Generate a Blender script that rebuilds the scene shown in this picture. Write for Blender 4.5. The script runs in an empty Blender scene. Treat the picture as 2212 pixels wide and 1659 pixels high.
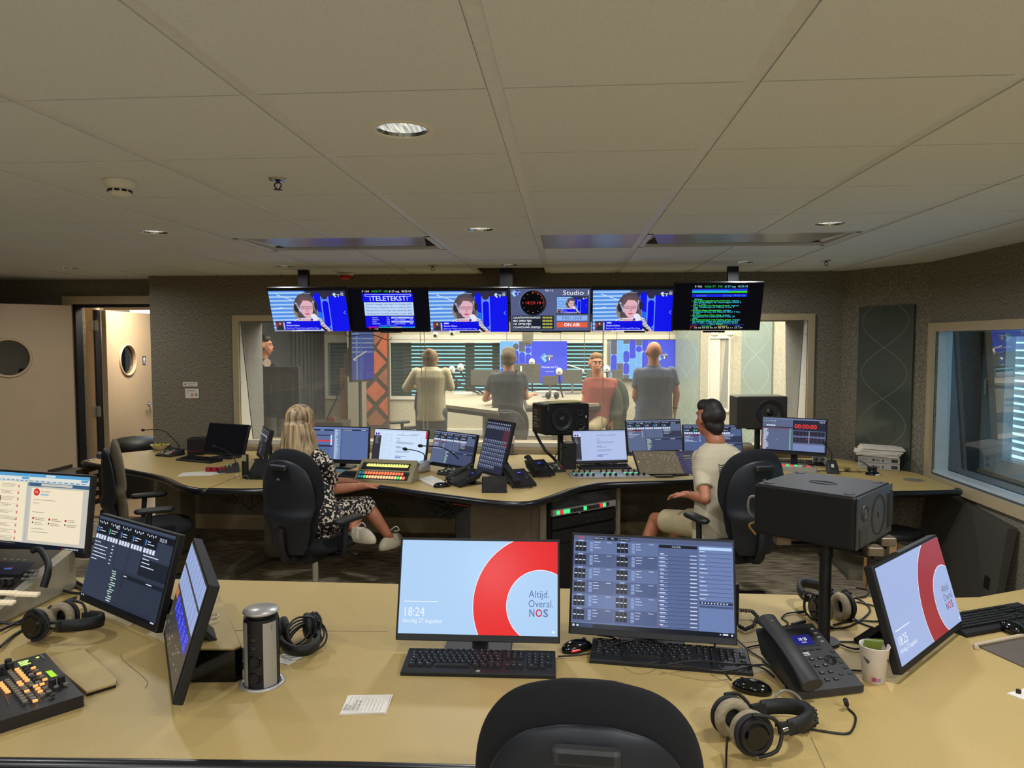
import bpy, bmesh, math, random
from mathutils import Vector as V, Matrix as MX, Euler
random.seed(7)
PI = math.pi
D2R = math.radians
sc = bpy.context.scene
COL = sc.collection
# ------------------------------------------------------------------ camera, world, exposure
F_PX, YAW, PITCH, CZ = 1580.0, D2R(4.345), D2R(3.284), 1.78
cam_d = bpy.data.cameras.new('camera')
cam_d.sensor_width = 36.0
cam_d.lens = F_PX / 2212 * 36.0
cam_d.clip_start = 0.05
cam = bpy.data.objects.new('camera', cam_d)
COL.objects.link(cam)
cam.location = (0, 0, CZ)
cam.rotation_euler = Euler((PI / 2 - PITCH, 0, YAW), 'XYZ')
sc.camera = cam
sc.view_settings.view_transform = 'Standard'
sc.view_settings.look = 'None'
sc.view_settings.exposure = 0.0
sc.view_settings.gamma = 1.0
sc.view_settings.use_curve_mapping = False
sc.cycles.max_bounces = 8
sc.cycles.diffuse_bounces = 4
sc.cycles.glossy_bounces = 3
sc.cycles.transparent_max_bounces = 12
sc.cycles.caustics_reflective = False
sc.cycles.caustics_refractive = False
sc.cycles.sample_clamp_indirect = 4.0
W = bpy.data.worlds.new('daylight'); sc.world = W; W.use_nodes = True
W.node_tree.nodes['Background'].inputs[0].default_value = (0.62, 0.86, 1.0, 1)
W.node_tree.nodes['Background'].inputs[1].default_value = 2.6

def lamp(name, loc, size, power, col, rot=(0, 0, 0), shape='DISK', sy=None, spread=170):
    d = bpy.data.lights.new(name, 'AREA'); d.shape = shape; d.size = size
    if sy: d.size_y = sy
    d.energy = power; d.color = col; d.spread = D2R(spread)
    o = bpy.data.objects.new(name, d); COL.objects.link(o)
    o.location = loc; o.rotation_euler = rot
    return o
CEIL = 2.402
WARM = (0.93, 0.96, 1.0)
# ceiling downlights: a 1.86 m grid; the unseen rows behind the view carry the most power
DOWN = {(-4.19, 5.9): 8, (-2.33, 5.9): 2, (-0.475, 5.93): 2, (1.37, 5.88): 9, (-2.34, 4.02): 18, (-0.485, 4.06): 19, (1.375, 4.01): 19,
        (-0.487, 2.155): 4, (1.375, 2.155): 15, (-2.34, 2.155): 7, (-2.33, 0.3): 13, (-0.48, 0.3): 5, (1.37, 0.3): 29, (-2.33, -1.5): 50, (1.37, -1.5): 52, (-0.48, -1.5): 52}
for (lx, ly), pw in DOWN.items():
    lamp('downlight_beam', (lx, ly, CEIL - 0.012), 0.14, pw, WARM, spread=168)
# the studio behind the glass: white ceiling fittings above the view, then two added lights
lamp('studio_light', (-1.6, 9.3, 2.66), 2.6, 125, (1.0, 0.93, 0.80), shape='RECTANGLE', sy=2.4)
lamp('studio_light', (1.4, 9.2, 2.66), 2.2, 125, (1.0, 0.93, 0.80), shape='RECTANGLE', sy=2.4)
lamp('studio_light', (-1.4, 7.75, 2.66), 3.4, 60, (1.0, 0.94, 0.84), shape='RECTANGLE', sy=.7)  # added near the window to brighten the backs of the people
lamp('studio_light', (1.2, 7.75, 2.66), 1.6, 32, (1.0, 0.94, 0.84), shape='RECTANGLE', sy=.7)  # added likewise, right half of the window side
lamp('corridor_light', (-4.5, 7.9, 2.5), 0.5, 40, (1.0, 0.90, 0.78), shape='RECTANGLE', sy=0.5)

# ------------------------------------------------------------------ pixel -> world helpers (rays of the calibrated view)
FV = V((-math.sin(YAW) * math.cos(PITCH), math.cos(YAW) * math.cos(PITCH), -math.sin(PITCH)))
RV = V((math.cos(YAW), math.sin(YAW), 0)); UV = RV.cross(FV)
CAM = V((0, 0, CZ))
def ray(px, py): return FV + RV * ((px - 1106) / F_PX) - UV * ((py - 829.5) / F_PX)
def on(px, py, z=0.76):
    d = ray(px, py); return CAM + d * ((z - CZ) / d.z)
def at(px, py, Y):
    d = ray(px, py); return CAM + d * (Y / d.y)
def atx(px, py, X):
    d = ray(px, py); return CAM + d * (X / d.x)

# ------------------------------------------------------------------ materials
def lin(c):
    r = []
    for v in c[:3]:
        v = v / 255.0
        r.append(v / 12.92 if v <= 0.04045 else ((v + 0.055) / 1.055) ** 2.4)
    return tuple(r)
MATS = {}
def mat(name, rgb=(128, 128, 128), rough=0.5, metal=0.0, noise=0.0, scale=(30, 30, 30), rgb2=None, bump=0.0, emit=0.0, spec=0.5, coat=0.0, kind='noise', detail=4, lo=.35, hi=.65):
    if name in MATS: return MATS[name]
    m = bpy.data.materials.new(name); m.use_nodes = True
    nt = m.node_tree; b = nt.nodes['Principled BSDF']
    c = lin(rgb)
    b.inputs['Base Color'].default_value = (*c, 1)
    b.inputs['Roughness'].default_value = rough
    b.inputs['Metallic'].default_value = metal
    b.inputs['Specular IOR Level'].default_value = spec
    if coat: b.inputs['Coat Weight'].default_value = coat
    if noise or rgb2 or bump:
        tc = nt.nodes.new('ShaderNodeTexCoord'); mp = nt.nodes.new('ShaderNodeMapping')
        mp.inputs['Scale'].default_value = scale
        nt.links.new(tc.outputs['Object'], mp.inputs[0])
        if kind == 'voronoi':
            nz = nt.nodes.new('ShaderNodeTexVoronoi'); nz.inputs['Scale'].default_value = 1.0; out = nz.outputs['Distance']
        elif kind == 'wave':
            nz = nt.nodes.new('ShaderNodeTexWave'); nz.inputs['Scale'].default_value = 1.0; nz.inputs['Distortion'].default_value = 3; out = nz.outputs['Fac']
        else:
            nz = nt.nodes.new('ShaderNodeTexNoise'); nz.inputs['Scale'].default_value = 1.0; nz.inputs['Detail'].default_value = detail; out = nz.outputs[0]
        nt.links.new(mp.outputs[0], nz.inputs[0])
        cr = nt.nodes.new('ShaderNodeValToRGB')
        cr.color_ramp.elements[0].position = lo; cr.color_ramp.elements[1].position = hi
        if rgb2: c2 = lin(rgb2)
        else: c2 = tuple(min(1, v * (1 + noise)) for v in c); c = tuple(v * (1 - noise) for v in c)
        cr.color_ramp.elements[0].color = (*c, 1); cr.color_ramp.elements[1].color = (*c2, 1)
        nt.links.new(out, cr.inputs[0]); nt.links.new(cr.outputs[0], b.inputs['Base Color'])
        if bump:
            bp = nt.nodes.new('ShaderNodeBump'); bp.inputs['Strength'].default_value = bump; bp.inputs['Distance'].default_value = 0.002
            nt.links.new(out, bp.inputs['Height']); nt.links.new(bp.outputs[0], b.inputs['Normal'])
    if emit:
        if rgb2: nt.links.new(cr.outputs[0], b.inputs['Emission Color'])
        else: b.inputs['Emission Color'].default_value = (*lin(rgb), 1)
        b.inputs['Emission Strength'].default_value = emit
    MATS[name] = m
    return m
def glass(name, tint=(235, 240, 240), refl=0.10, haze=0.0, rough=0.0, fk=1.0):
    if name in MATS: return MATS[name]
    m = bpy.data.materials.new(name); m.use_nodes = True; nt = m.node_tree; nt.nodes.clear()
    o = nt.nodes.new('ShaderNodeOutputMaterial'); t = nt.nodes.new('ShaderNodeBsdfTransparent'); g = nt.nodes.new('ShaderNodeBsdfGlossy')
    t.inputs[0].default_value = (*lin(tint), 1); g.inputs['Roughness'].default_value = rough
    lw = nt.nodes.new('ShaderNodeFresnel'); lw.inputs[0].default_value = 1.5
    mu = nt.nodes.new('ShaderNodeMath'); mu.operation = 'MULTIPLY_ADD'; mu.inputs[1].default_value = fk; mu.inputs[2].default_value = refl - 0.04 * fk
    nt.links.new(lw.outputs[0], mu.inputs[0])
    mx = nt.nodes.new('ShaderNodeMixShader'); nt.links.new(mu.outputs[0], mx.inputs[0]); nt.links.new(t.outputs[0], mx.inputs[1]); nt.links.new(g.outputs[0], mx.inputs[2])
    last = mx
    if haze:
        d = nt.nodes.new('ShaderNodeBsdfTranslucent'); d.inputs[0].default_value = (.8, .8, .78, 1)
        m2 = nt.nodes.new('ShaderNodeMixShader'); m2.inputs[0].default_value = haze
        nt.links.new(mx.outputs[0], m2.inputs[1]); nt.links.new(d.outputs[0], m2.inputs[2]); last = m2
    nt.links.new(last.outputs[0], o.inputs[0]); MATS[name] = m
    return m
def attr_mat(name, emit, rough=0.3):
    m = bpy.data.materials.new(name); m.use_nodes = True; nt = m.node_tree; b = nt.nodes['Principled BSDF']
    a = nt.nodes.new('ShaderNodeAttribute'); a.attribute_name = 'Col'
    b.inputs['Roughness'].default_value = rough
    if emit:
        b.inputs['Base Color'].default_value = (0.005, 0.005, 0.006, 1)
        b.inputs['Specular IOR Level'].default_value = 0.1
        nt.links.new(a.outputs['Color'], b.inputs['Emission Color']); b.inputs['Emission Strength'].default_value = emit
    else:
        nt.links.new(a.outputs['Color'], b.inputs['Base Color'])
    return m
M_SCREEN = attr_mat('backlit_screen', 1.0, 0.22)
M_DIM = attr_mat('dim_backlit_screen', 0.55, 0.22)
M_PRINT = attr_mat('printed_ink', 0, 0.6)
black = mat('black_plastic', (14, 15, 17), 0.55, noise=.15, scale=(60, 60, 60))
blackm = mat('matt_black_plastic', (13, 14, 15), 0.62, noise=.2, scale=(90, 90, 90))
gloss = mat('gloss_black', (8, 9, 11), 0.12, noise=.1)
dgrey = mat('dark_grey_plastic', (42, 42, 43), 0.5, noise=.1)
grey = mat('grey_plastic', (110, 110, 106), 0.5, noise=.08)
alu = mat('brushed_aluminium', (176, 174, 168), 0.36, metal=.45, noise=.03, scale=(4, 200, 200))
chrome = mat('polished_steel', (190, 190, 188), 0.15, metal=1, noise=.03)
white = mat('white_paint', (226, 222, 210), 0.45, noise=.02, scale=(8, 8, 8))
cream = mat('cream_frame_paint', (182, 164, 130), 0.45, noise=.03, scale=(9, 9, 9))
felt = mat('grey_felt', (95, 90, 77), 0.95, rgb2=(150, 142, 124), scale=(150, 150, 60), bump=.35, spec=.1, detail=5)
feltl = mat('light_studio_felt', (176, 168, 148), 0.95, rgb2=(205, 198, 180), scale=(70, 70, 50), bump=.3, spec=.1)
tilem = mat('ceiling_tile', (216, 220, 223), 0.9, noise=.035, scale=(160, 160, 160), spec=.15, bump=.1)
railm = mat('ceiling_rail_paint', (214, 216, 216), 0.4, noise=.03)
lam = mat('beige_laminate', (180, 155, 98), 0.5, noise=.025, scale=(120, 120, 120), spec=.35)
edgem = mat('desk_edge_rubber', (15, 16, 21), 0.3, noise=.1)
greyleg = mat('desk_leg_paint', (120, 112, 92), 0.5, noise=.05)
carpet = mat('woven_carpet', (118, 106, 86), 1.0, rgb2=(188, 174, 146), scale=(7, 34, 10), bump=.4, spec=.05, detail=7)
skin = mat('skin', (190, 128, 98), 0.55, noise=.06, scale=(25, 25, 25), spec=.35)
skinp = mat('pale_skin', (200, 148, 122), 0.55, noise=.05, scale=(25, 25, 25), spec=.3)
cable = mat('black_cable', (12, 12, 13), 0.45, noise=.1)

# ------------------------------------------------------------------ mesh builder
class MB:
    def __init__(s): s.v = []; s.f = []; s.m = []; s.sm = []; s.mats = []; s.X = MX.Identity(4)
    def at(s, loc=(0, 0, 0), rot=(0, 0, 0)):
        s.X = MX.Translation(loc) @ Euler(rot, 'XYZ').to_matrix().to_4x4(); return s
    def mi(s, m):
        if m not in s.mats: s.mats.append(m)
        return s.mats.index(m)
    def add(s, vs, fs, m, smooth=False):
        b = len(s.v); k = s.mi(m)
        s.v += [s.X @ V(p) for p in vs]
        for f in fs: s.f.append([b + i for i in f]); s.m.append(k); s.sm.append(smooth)
        return s
    def box(s, c, d, m):
        x, y, z = c; a, b, e = d[0] / 2, d[1] / 2, d[2] / 2
        vs = [(x + i * a, y + j * b, z + k * e) for k in (-1, 1) for j in (-1, 1) for i in (-1, 1)]
        return s.add(vs, [(0, 2, 3, 1), (4, 5, 7, 6), (0, 1, 5, 4), (2, 6, 7, 3), (0, 4, 6, 2), (1, 3, 7, 5)], m)
    def loft(s, rings, m, cap=True, smooth=True, close=True):
        n = len(rings[0]); vs = [p for r in rings for p in r]; fs = []
        for k in range(len(rings) - 1):
            for i in range(n if close else n - 1):
                j = (i + 1) % n; a = k * n; b = a + n
                fs.append((a + i, a + j, b + j, b + i))
        s.add(vs, fs, m, smooth)
        if cap:
            s.add(rings[0], [tuple(reversed(range(n)))], m); s.add(rings[-1], [tuple(range(n))], m)
        return s
    def rbox(s, c, d, m, r=.006, e=.002, n=3):
        x, y, z = c; hx, hy, hz = d[0] / 2, d[1] / 2, d[2] / 2
        r = min(r, hx * .98, hy * .98); e = min(e, r * .9, hz * .9)
        def ring(ins, zz):
            P = []; rr = max(r - ins, .0002)
            for cx, cy, a0 in ((1, 1, 0), (-1, 1, 90), (-1, -1, 180), (1, -1, 270)):
                for k in range(n + 1):
                    a = D2R(a0 + 90 * k / n)
                    P.append((x + cx * (hx - r) + rr * math.cos(a), y + cy * (hy - r) + rr * math.sin(a), zz))
            return P
        return s.loft([ring(e, z - hz), ring(0, z - hz + e), ring(0, z + hz - e), ring(e, z + hz)], m, smooth=False)
    def prism(s, pts, z0, z1, m, e=0):
        n = len(pts)
        return s.add([(p[0], p[1], z0) for p in pts] + [(p[0], p[1], z1) for p in pts],
                     [tuple(reversed(range(n))), tuple(range(n, 2 * n))] + [(i, (i + 1) % n, n + (i + 1) % n, n + i) for i in range(n)], m)
    def cyl(s, p0, p1, r0, m, r1=None, n=16, cap=True):
        if r1 is None: r1 = r0
        p0, p1 = V(p0), V(p1); d = (p1 - p0)
        if d.length < 1e-6: return s
        d.normalize(); u = d.orthogonal().normalized(); w = d.cross(u)
        R = lambda p, r: [p + u * (r * math.cos(2 * PI * i / n)) + w * (r * math.sin(2 * PI * i / n)) for i in range(n)]
        return s.loft([R(p0, r0), R(p1, r1)], m, cap)
    def tube(s, pts, r, m, n=6, cr=3, close=False):
        P = [V(p) for p in pts]
        if cr > 1 and len(P) > 2:
            Q = []
            for i in range(len(P) - 1):
                a, b, c, d = P[max(i - 1, 0)], P[i], P[i + 1], P[min(i + 2, len(P) - 1)]
                for k in range(cr):
                    t = k / cr
                    Q.append(.5 * ((2 * b) + (c - a) * t + (2 * a - 5 * b + 4 * c - d) * t * t + (3 * b - a - 3 * c + d) * t ** 3))
            P = Q + [P[-1]]
        rings = []; u = None
        for i, p in enumerate(P):
            d = (P[min(i + 1, len(P) - 1)] - P[max(i - 1, 0)])
            if d.length < 1e-7: d = V((0, 0, 1))
            d.normalize()
            u = d.orthogonal().normalized() if u is None else (u - d * u.dot(d)).normalized()
            w = d.cross(u); rr = r(i / (len(P) - 1)) if callable(r) else r
            rings.append([p + u * (rr * math.cos(2 * PI * k / n)) + w * (rr * math.sin(2 * PI * k / n)) for k in range(n)])
        return s.loft(rings, m)
    def lathe(s, prof, m, o=(0, 0, 0), n=24, cap=False, smooth=True):
        return s.loft([[(o[0] + r * math.cos(2 * PI * i / n), o[1] + r * math.sin(2 * PI * i / n), o[2] + z) for i in range(n)] for r, z in prof], m, cap, smooth)
    def ell(s, c, r, m, n=14, k=8, rot=None):
        c = V(c); rot = rot or MX.Identity(3); rings = []
        for j in range(k + 1):
            a = -PI / 2 + PI * j / k; q = max(math.cos(a), .02)
            rings.append([c + rot @ V((r[0] * q * math.cos(2 * PI * i / n), r[1] * q * math.sin(2 * PI * i / n), r[2] * math.sin(a))) for i in range(n)])
        return s.loft(rings, m)
    def torus(s, c, R, r, m, n=28, k=8, ax=None, sx=1, sy=1, a0=0, a1=360):
        rot = V((0, 0, 1)).rotation_difference(V(ax)).to_matrix() if ax else MX.Identity(3); c = V(c); rings = []
        full = abs(a1 - a0) >= 359.9
        for i in range(n + (0 if full else 1)):
            a = D2R(a0 + (a1 - a0) * i / n)
            rings.append([c + rot @ V(((R + r * math.cos(2 * PI * j / k)) * math.cos(a) * sx, (R + r * math.cos(2 * PI * j / k)) * math.sin(a) * sy, r * math.sin(2 * PI * j / k))) for j in range(k)])
        if full: rings.append(rings[0])
        return s.loft(rings, m, cap=not full)
    def mesh(s, name):
        me = bpy.data.meshes.new(name); me.from_pydata([tuple(p) for p in s.v], [], s.f)
        for m in s.mats: me.materials.append(m)
        me.polygons.foreach_set('material_index', s.m); me.polygons.foreach_set('use_smooth', s.sm)
        me.update(); return me
    def build(s, name, parent=None, world=False, loc=None, rot=None):
        if world and parent:
            inv = wm(parent).inverted(); s.v = [inv @ V(p) for p in s.v]
        return link(name, s.mesh(name), parent, loc, rot)
def wm(o):
    m = o.matrix_basis.copy()
    while o.parent: o = o.parent; m = o.matrix_basis @ m
    return m
def link(name, me, parent=None, loc=None, rot=None):
    o = bpy.data.objects.new(name, me); COL.objects.link(o)
    if parent: o.parent = parent
    if loc is not None: o.location = loc
    if rot is not None: o.rotation_euler = rot
    return o
def tag(o, label=None, cat=None, group=None, kind=None):
    if label: o['label'] = label
    if cat: o['category'] = cat
    if group: o['group'] = group
    if kind: o['kind'] = kind
    return o
def thing(name, label, cat, loc=(0, 0, 0), rz=0, group=None):
    o = bpy.data.objects.new(name, None); COL.objects.link(o); o.empty_display_size = .05
    o.location = loc; o.rotation_euler = (0, 0, D2R(rz))
    return tag(o, label, cat, group)
def struct(name, mb, parent=None):
    o = mb.build(name, parent)
    if not parent: o['kind'] = 'structure'
    return o
def copy_tree(o, loc=None, rz=None, label=None, group=None, parent=None):
    kids = list(o.children); c = o.copy(); COL.objects.link(c); c.parent = parent
    if loc is not None: c.location = loc
    if rz is not None: c.rotation_euler = (0, 0, D2R(rz))
    if label: c['label'] = label
    if group: c['group'] = group
    for k in kids: copy_tree(k, parent=c)
    return c

def clip(poly, nx, ny, d):       # keep nx*x+ny*y<=d
    out = []
    for i in range(len(poly)):
        a, c = poly[i], poly[(i + 1) % len(poly)]; da, dc = nx * a[0] + ny * a[1] - d, nx * c[0] + ny * c[1] - d
        if da <= 0: out.append(a)
        if da * dc < 0: t = da / (da - dc); out.append((a[0] + (c[0] - a[0]) * t, a[1] + (c[1] - a[1]) * t))
    return out
# ------------------------------------------------------------------ flat pictures (screens, print): coloured faces, the picture's own units
TXT = {}
def text_geo(s, bold):
    if (s, bold) in TXT: return TXT[(s, bold)]
    cu = bpy.data.curves.new('t', 'FONT'); cu.body = s; cu.size = 1; cu.resolution_u = 2
    if bold: cu.offset = .018
    o = bpy.data.objects.new('t', cu); COL.objects.link(o)
    me = o.to_mesh(); vs = [(v.co.x, v.co.y) for v in me.vertices]; fs = [tuple(p.vertices) for p in me.polygons]
    o.to_mesh_clear(); bpy.data.objects.remove(o); bpy.data.curves.remove(cu)
    w = max([v[0] for v in vs] or [1]); TXT[(s, bold)] = (vs, fs, w)
    return TXT[(s, bold)]
class Canvas:
    """w,h metres; W,H picture units with y down. Plane y=0 facing -Y, bottom centre at the origin."""
    def __init__(s, w, h, W=160., H=90., lift=.0003):
        s.w, s.h, s.W, s.H, s.lift = w, h, W, H, lift; s.v = []; s.f = []; s.c = []; s.L = 0; s.ox = s.oy = 0; s.k = 1.; s.ky = None
    def P(s, x, y):
        x = s.ox + x * s.k; y = s.oy + y * (s.ky or s.k)
        return ((x / s.W - .5) * s.w, -s.L * s.lift, (1 - y / s.H) * s.h)
    def poly(s, pts, c):
        if s.H == 90: pts = clip(clip(clip(clip(pts, 1, 0, 160), -1, 0, 0), 0, 1, 90), 0, -1, 0)
        if len(pts) < 3: return
        b = len(s.v); s.v += [s.P(*p) for p in pts]; s.f.append(list(range(b, b + len(pts)))); s.c.append(lin(c))
    def rect(s, x, y, w, h, c): s.poly([(x, y), (x, y + h), (x + w, y + h), (x + w, y)], c)
    def disc(s, x, y, rx, c, ry=None, n=24, a0=0, a1=360):
        ry = ry or rx; s.poly([(x + rx * math.cos(-D2R(a0 + (a1 - a0) * i / n)), y + ry * math.sin(-D2R(a0 + (a1 - a0) * i / n))) for i in range(n + (a1 - a0 < 360))][::-1][::-1], c)
    def pill(s, x, y, w, h, c):
        r = w / 2
        s.poly([(x + r + r * math.cos(D2R(a)), y + r - r * math.sin(D2R(a))) for a in range(0, 181, 20)] + [(x + r + r * math.cos(D2R(a)), y + h - r - r * math.sin(D2R(a))) for a in range(180, 361, 20)], c)
    def line(s, x0, y0, x1, y1, w, c):
        d = math.hypot(x1 - x0, y1 - y0) or 1; nx, ny = -(y1 - y0) / d * w / 2, (x1 - x0) / d * w / 2
        s.poly([(x0 + nx, y0 + ny), (x0 - nx, y0 - ny), (x1 - nx, y1 - ny), (x1 + nx, y1 + ny)], c)
    def text(s, t, x, y, size, c, bold=False, width=None, anchor='l', rot=0):
        vs, fs, w = text_geo(t, bold); kx = size * 1.35
        if width: kx = width / w
        elif anchor == 'c': x -= w * kx / 2
        elif anchor == 'r': x -= w * kx
        if width and anchor == 'c': x -= width / 2
        b = len(s.v); ca, sa = math.cos(D2R(rot)), math.sin(D2R(rot)); ky = size * 1.35
        for a, q in vs:
            p, r = a * kx, -q * ky
            s.v.append(s.P(x + p * ca + r * sa, y - p * sa + r * ca))
        for f in fs: s.f.append([b + i for i in f]); s.c.append(lin(c))
    def dashes(s, x, y, w, n, dy, c, th=.8, lo=.3, hi=1.):
        for i in range(n): s.rect(x, y + i * dy, w * random.uniform(lo, hi), th, c)
    def build(s, name, parent, m=None, loc=(0, 0, 0), rot=(0, 0, 0)):
        me = bpy.data.meshes.new(name); me.from_pydata(s.v, [], s.f); me.materials.append(m or M_SCREEN)
        a = me.attributes.new('Col', 'FLOAT_COLOR', 'FACE')
        buf = []
        for c in s.c: buf += [c[0], c[1], c[2], 1.0]
        a.data.foreach_set('color', buf); me.update()
        return link(name, me, parent, loc, rot)

# ------------------------------------------------------------------ one-surface bodies: union of tapered limbs, remeshed into one skin
def blob(name, prims, m, parent, vox=.01, smooth=6, dec=None):
    b = MB()
    for p in prims:
        if p[0] == 'c':      # rounded tapered limb: p0,r0,p1,r1
            _, a, r0, c, r1 = p; a, c = V(a), V(c)
            b.cyl(a, c, r0, m, r1, n=14); b.ell(a, (r0,) * 3, m, 14, 8); b.ell(c, (r1,) * 3, m, 14, 8)
        elif p[0] == 'f':    # flat-ended tapered tube, for cloth
            _, a, r0, c, r1 = p; b.cyl(a, c, r0, m, r1, n=18)
        elif p[0] == 'e':    # ellipsoid centre, radii, z-rotation
            _, c, r, rz = p[:4]; b.ell(c, r, m, 18, 12, rot=(MX.Rotation(D2R(rz), 3, 'Z') @ MX.Rotation(D2R(p[4] if len(p) > 4 else 0), 3, 'X')))
        elif p[0] == 't':    # torso loft: list of (centre, half width, half depth), rz
            _, secs, rz = p; R = MX.Rotation(D2R(rz), 3, 'Z'); n = 20
            rings = [[V(c) + R @ V((hw * abs(math.cos(2 * PI * i / n)) ** .8 * (1 if math.cos(2 * PI * i / n) > 0 else -1), hd * math.sin(2 * PI * i / n), 0)) for i in range(n)] for c, hw, hd in secs]
            b.loft(rings, m)
    o = b.build(name, parent, world=True)
    r = o.modifiers.new('r', 'REMESH'); r.mode = 'VOXEL'; r.voxel_size = vox; r.use_smooth_shade = True
    s = o.modifiers.new('s', 'SMOOTH'); s.iterations = smooth; s.factor = .5
    if dec: d = o.modifiers.new('d', 'DECIMATE'); d.ratio = dec
    dg = bpy.context.evaluated_depsgraph_get(); me = bpy.data.meshes.new_from_object(o.evaluated_get(dg))
    o.modifiers.clear(); o.data = me
    return o
# ================================================================== THE ROOM
YW = 6.68; YS = 7.2          # control-room face of the back wall, studio side of it
WL, WR, WB, WT = -3.08, 2.12, 0.80, 1.975
b = MB(); b.box((-1.4, 2.6, -.05), (9.4, 9.2, .1), carpet); struct('floor', b)
# back wall with the big studio window
b = MB()
b.box(((-3.95 + WL - .0) / 2, (YW + YS) / 2, 1.3), (WL + 3.95, YS - YW, 2.6), felt)
b.box(((2.44 + WR) / 2, (YW + YS) / 2, 1.3), (2.44 - WR, YS - YW, 2.6), felt)
b.box(((WL + WR) / 2, (YW + YS) / 2, (WT + 2.6) / 2), (WR - WL, YS - YW, 2.6 - WT), felt)
b.box(((WL + WR) / 2, (YW + YS) / 2, WB / 2), (WR - WL, YS - YW, WB), felt)
struct('wall_back', b)
# angled piece and right wall (with window opening Y 3.2..5.86)
PB0, PB1 = V((2.42, YW, 0)), V((2.82, 5.94, 0)); XR = 2.82
b = MB(); b.prism([(2.42, YW), (2.82, 5.94), (3.6, 6.31), (3.2, 7.2), (2.42, 7.2)], 0, 2.6, felt); struct('wall_right_angled', b)
RY0, RY1, RZ0, RZ1 = 3.1, 5.86, .76, 1.86
b = MB()
b.box((XR + .02, (RY1 + 5.95) / 2, 1.3), (.04, 5.95 - RY1, 2.6), felt)
b.box((XR + .15, (RY0 - 2) / 2, 1.3), (.3, RY0 + 2, 2.6), felt)
b.box((XR + .15, (RY0 + RY1) / 2, (RZ1 + 2.6) / 2), (.3, RY1 - RY0, 2.6 - RZ1), felt)
b.box((XR + .15, (RY0 + RY1) / 2, RZ0 / 2), (.3, RY1 - RY0, RZ0), felt)
struct('wall_right', b)
b = MB(); b.box((-1.4, -2.05, 1.3), (9.4, .1, 2.6), felt); struct('wall_front', b)
b = MB(); b.box((-6.05, 2.5, 1.3), (.1, 9.2, 2.6), felt); struct('wall_left', b)
# door wall, set back a little, left of the window wall
DL, DR, DT, YD = -4.93, -3.99, 2.155, 7.0
b = MB()
b.box(((-6.1 + DL) / 2, YD + .08, 1.3), (DL + 6.1, .16, 2.6), felt)
b.box(((DL + DR) / 2, YD + .08, (DT + 2.6) / 2), (DR - DL, .16, 2.6 - DT), felt)
b.box(((DR - 3.95) / 2 + 0, YD + .08, 1.3), (abs(-3.95 - DR), .16, 2.6), felt)
struct('wall_back_left', b)
skirt = mat('skirting_paint', (196, 180, 140), .5, noise=.04)
b = MB(); b.box((-.76, YW - .01, .07), (6.36, .02, .14), skirt); struct('baseboard_back', b)
b = MB(); b.at((2.605, 6.305, 0), (0, 0, math.atan2(-.75, .37))); b.box((0, -.01, .07), (.84, .02, .14), skirt); struct('baseboard_angled', b)
b = MB(); b.box((XR - .01, 2, .07), (.02, 7.9, .14), skirt); struct('baseboard_right', b)
b = MB(); b.box((-5.5, YD - .01, .07), (1.1, .02, .14), skirt); struct('baseboard_left', b)

# ---- ceiling: slab, rails, tiles
T = .62; GX, GY = -.2915 * T, 1.827
slab = MB(); slab.box((-1.4, 2.6, 2.6), (9.4, 9.2, .1), dgrey)
slab.box((-1.4, -.35, CEIL + .012), (9.4, 3.1, .02), tilem)
ceil = struct('ceiling', slab)
def clip_room(P):
    P = clip(P, 1, 0, XR - .002)
    e = PB1 - PB0; n = V((-e.y, e.x)); n = n / n.length; d = n.x * PB0.x + n.y * PB0.y
    s_ = 1 if (n.x * 5 + n.y * 7) > d else -1
    if P: P = clip(P, n.x * s_, n.y * s_, d * s_ - .002)
    if P: P = clip(P, 0, 1, (YW - .002) if max(p[0] for p in P) > -3.9 else YD - .002)
    return P
holes = [(x, y) for (x, y) in DOWN if y > 1.5]
beams = [(-1.907, 4.34, 2), (-.02, 4.34, 1), (.65, 4.34, 2)]   # cooling beams occupy these cells: x index start
tile_me = {}
def in_beam(i, j): return j == 4 and i in (-3, -2, 0, 1, 2)
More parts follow.
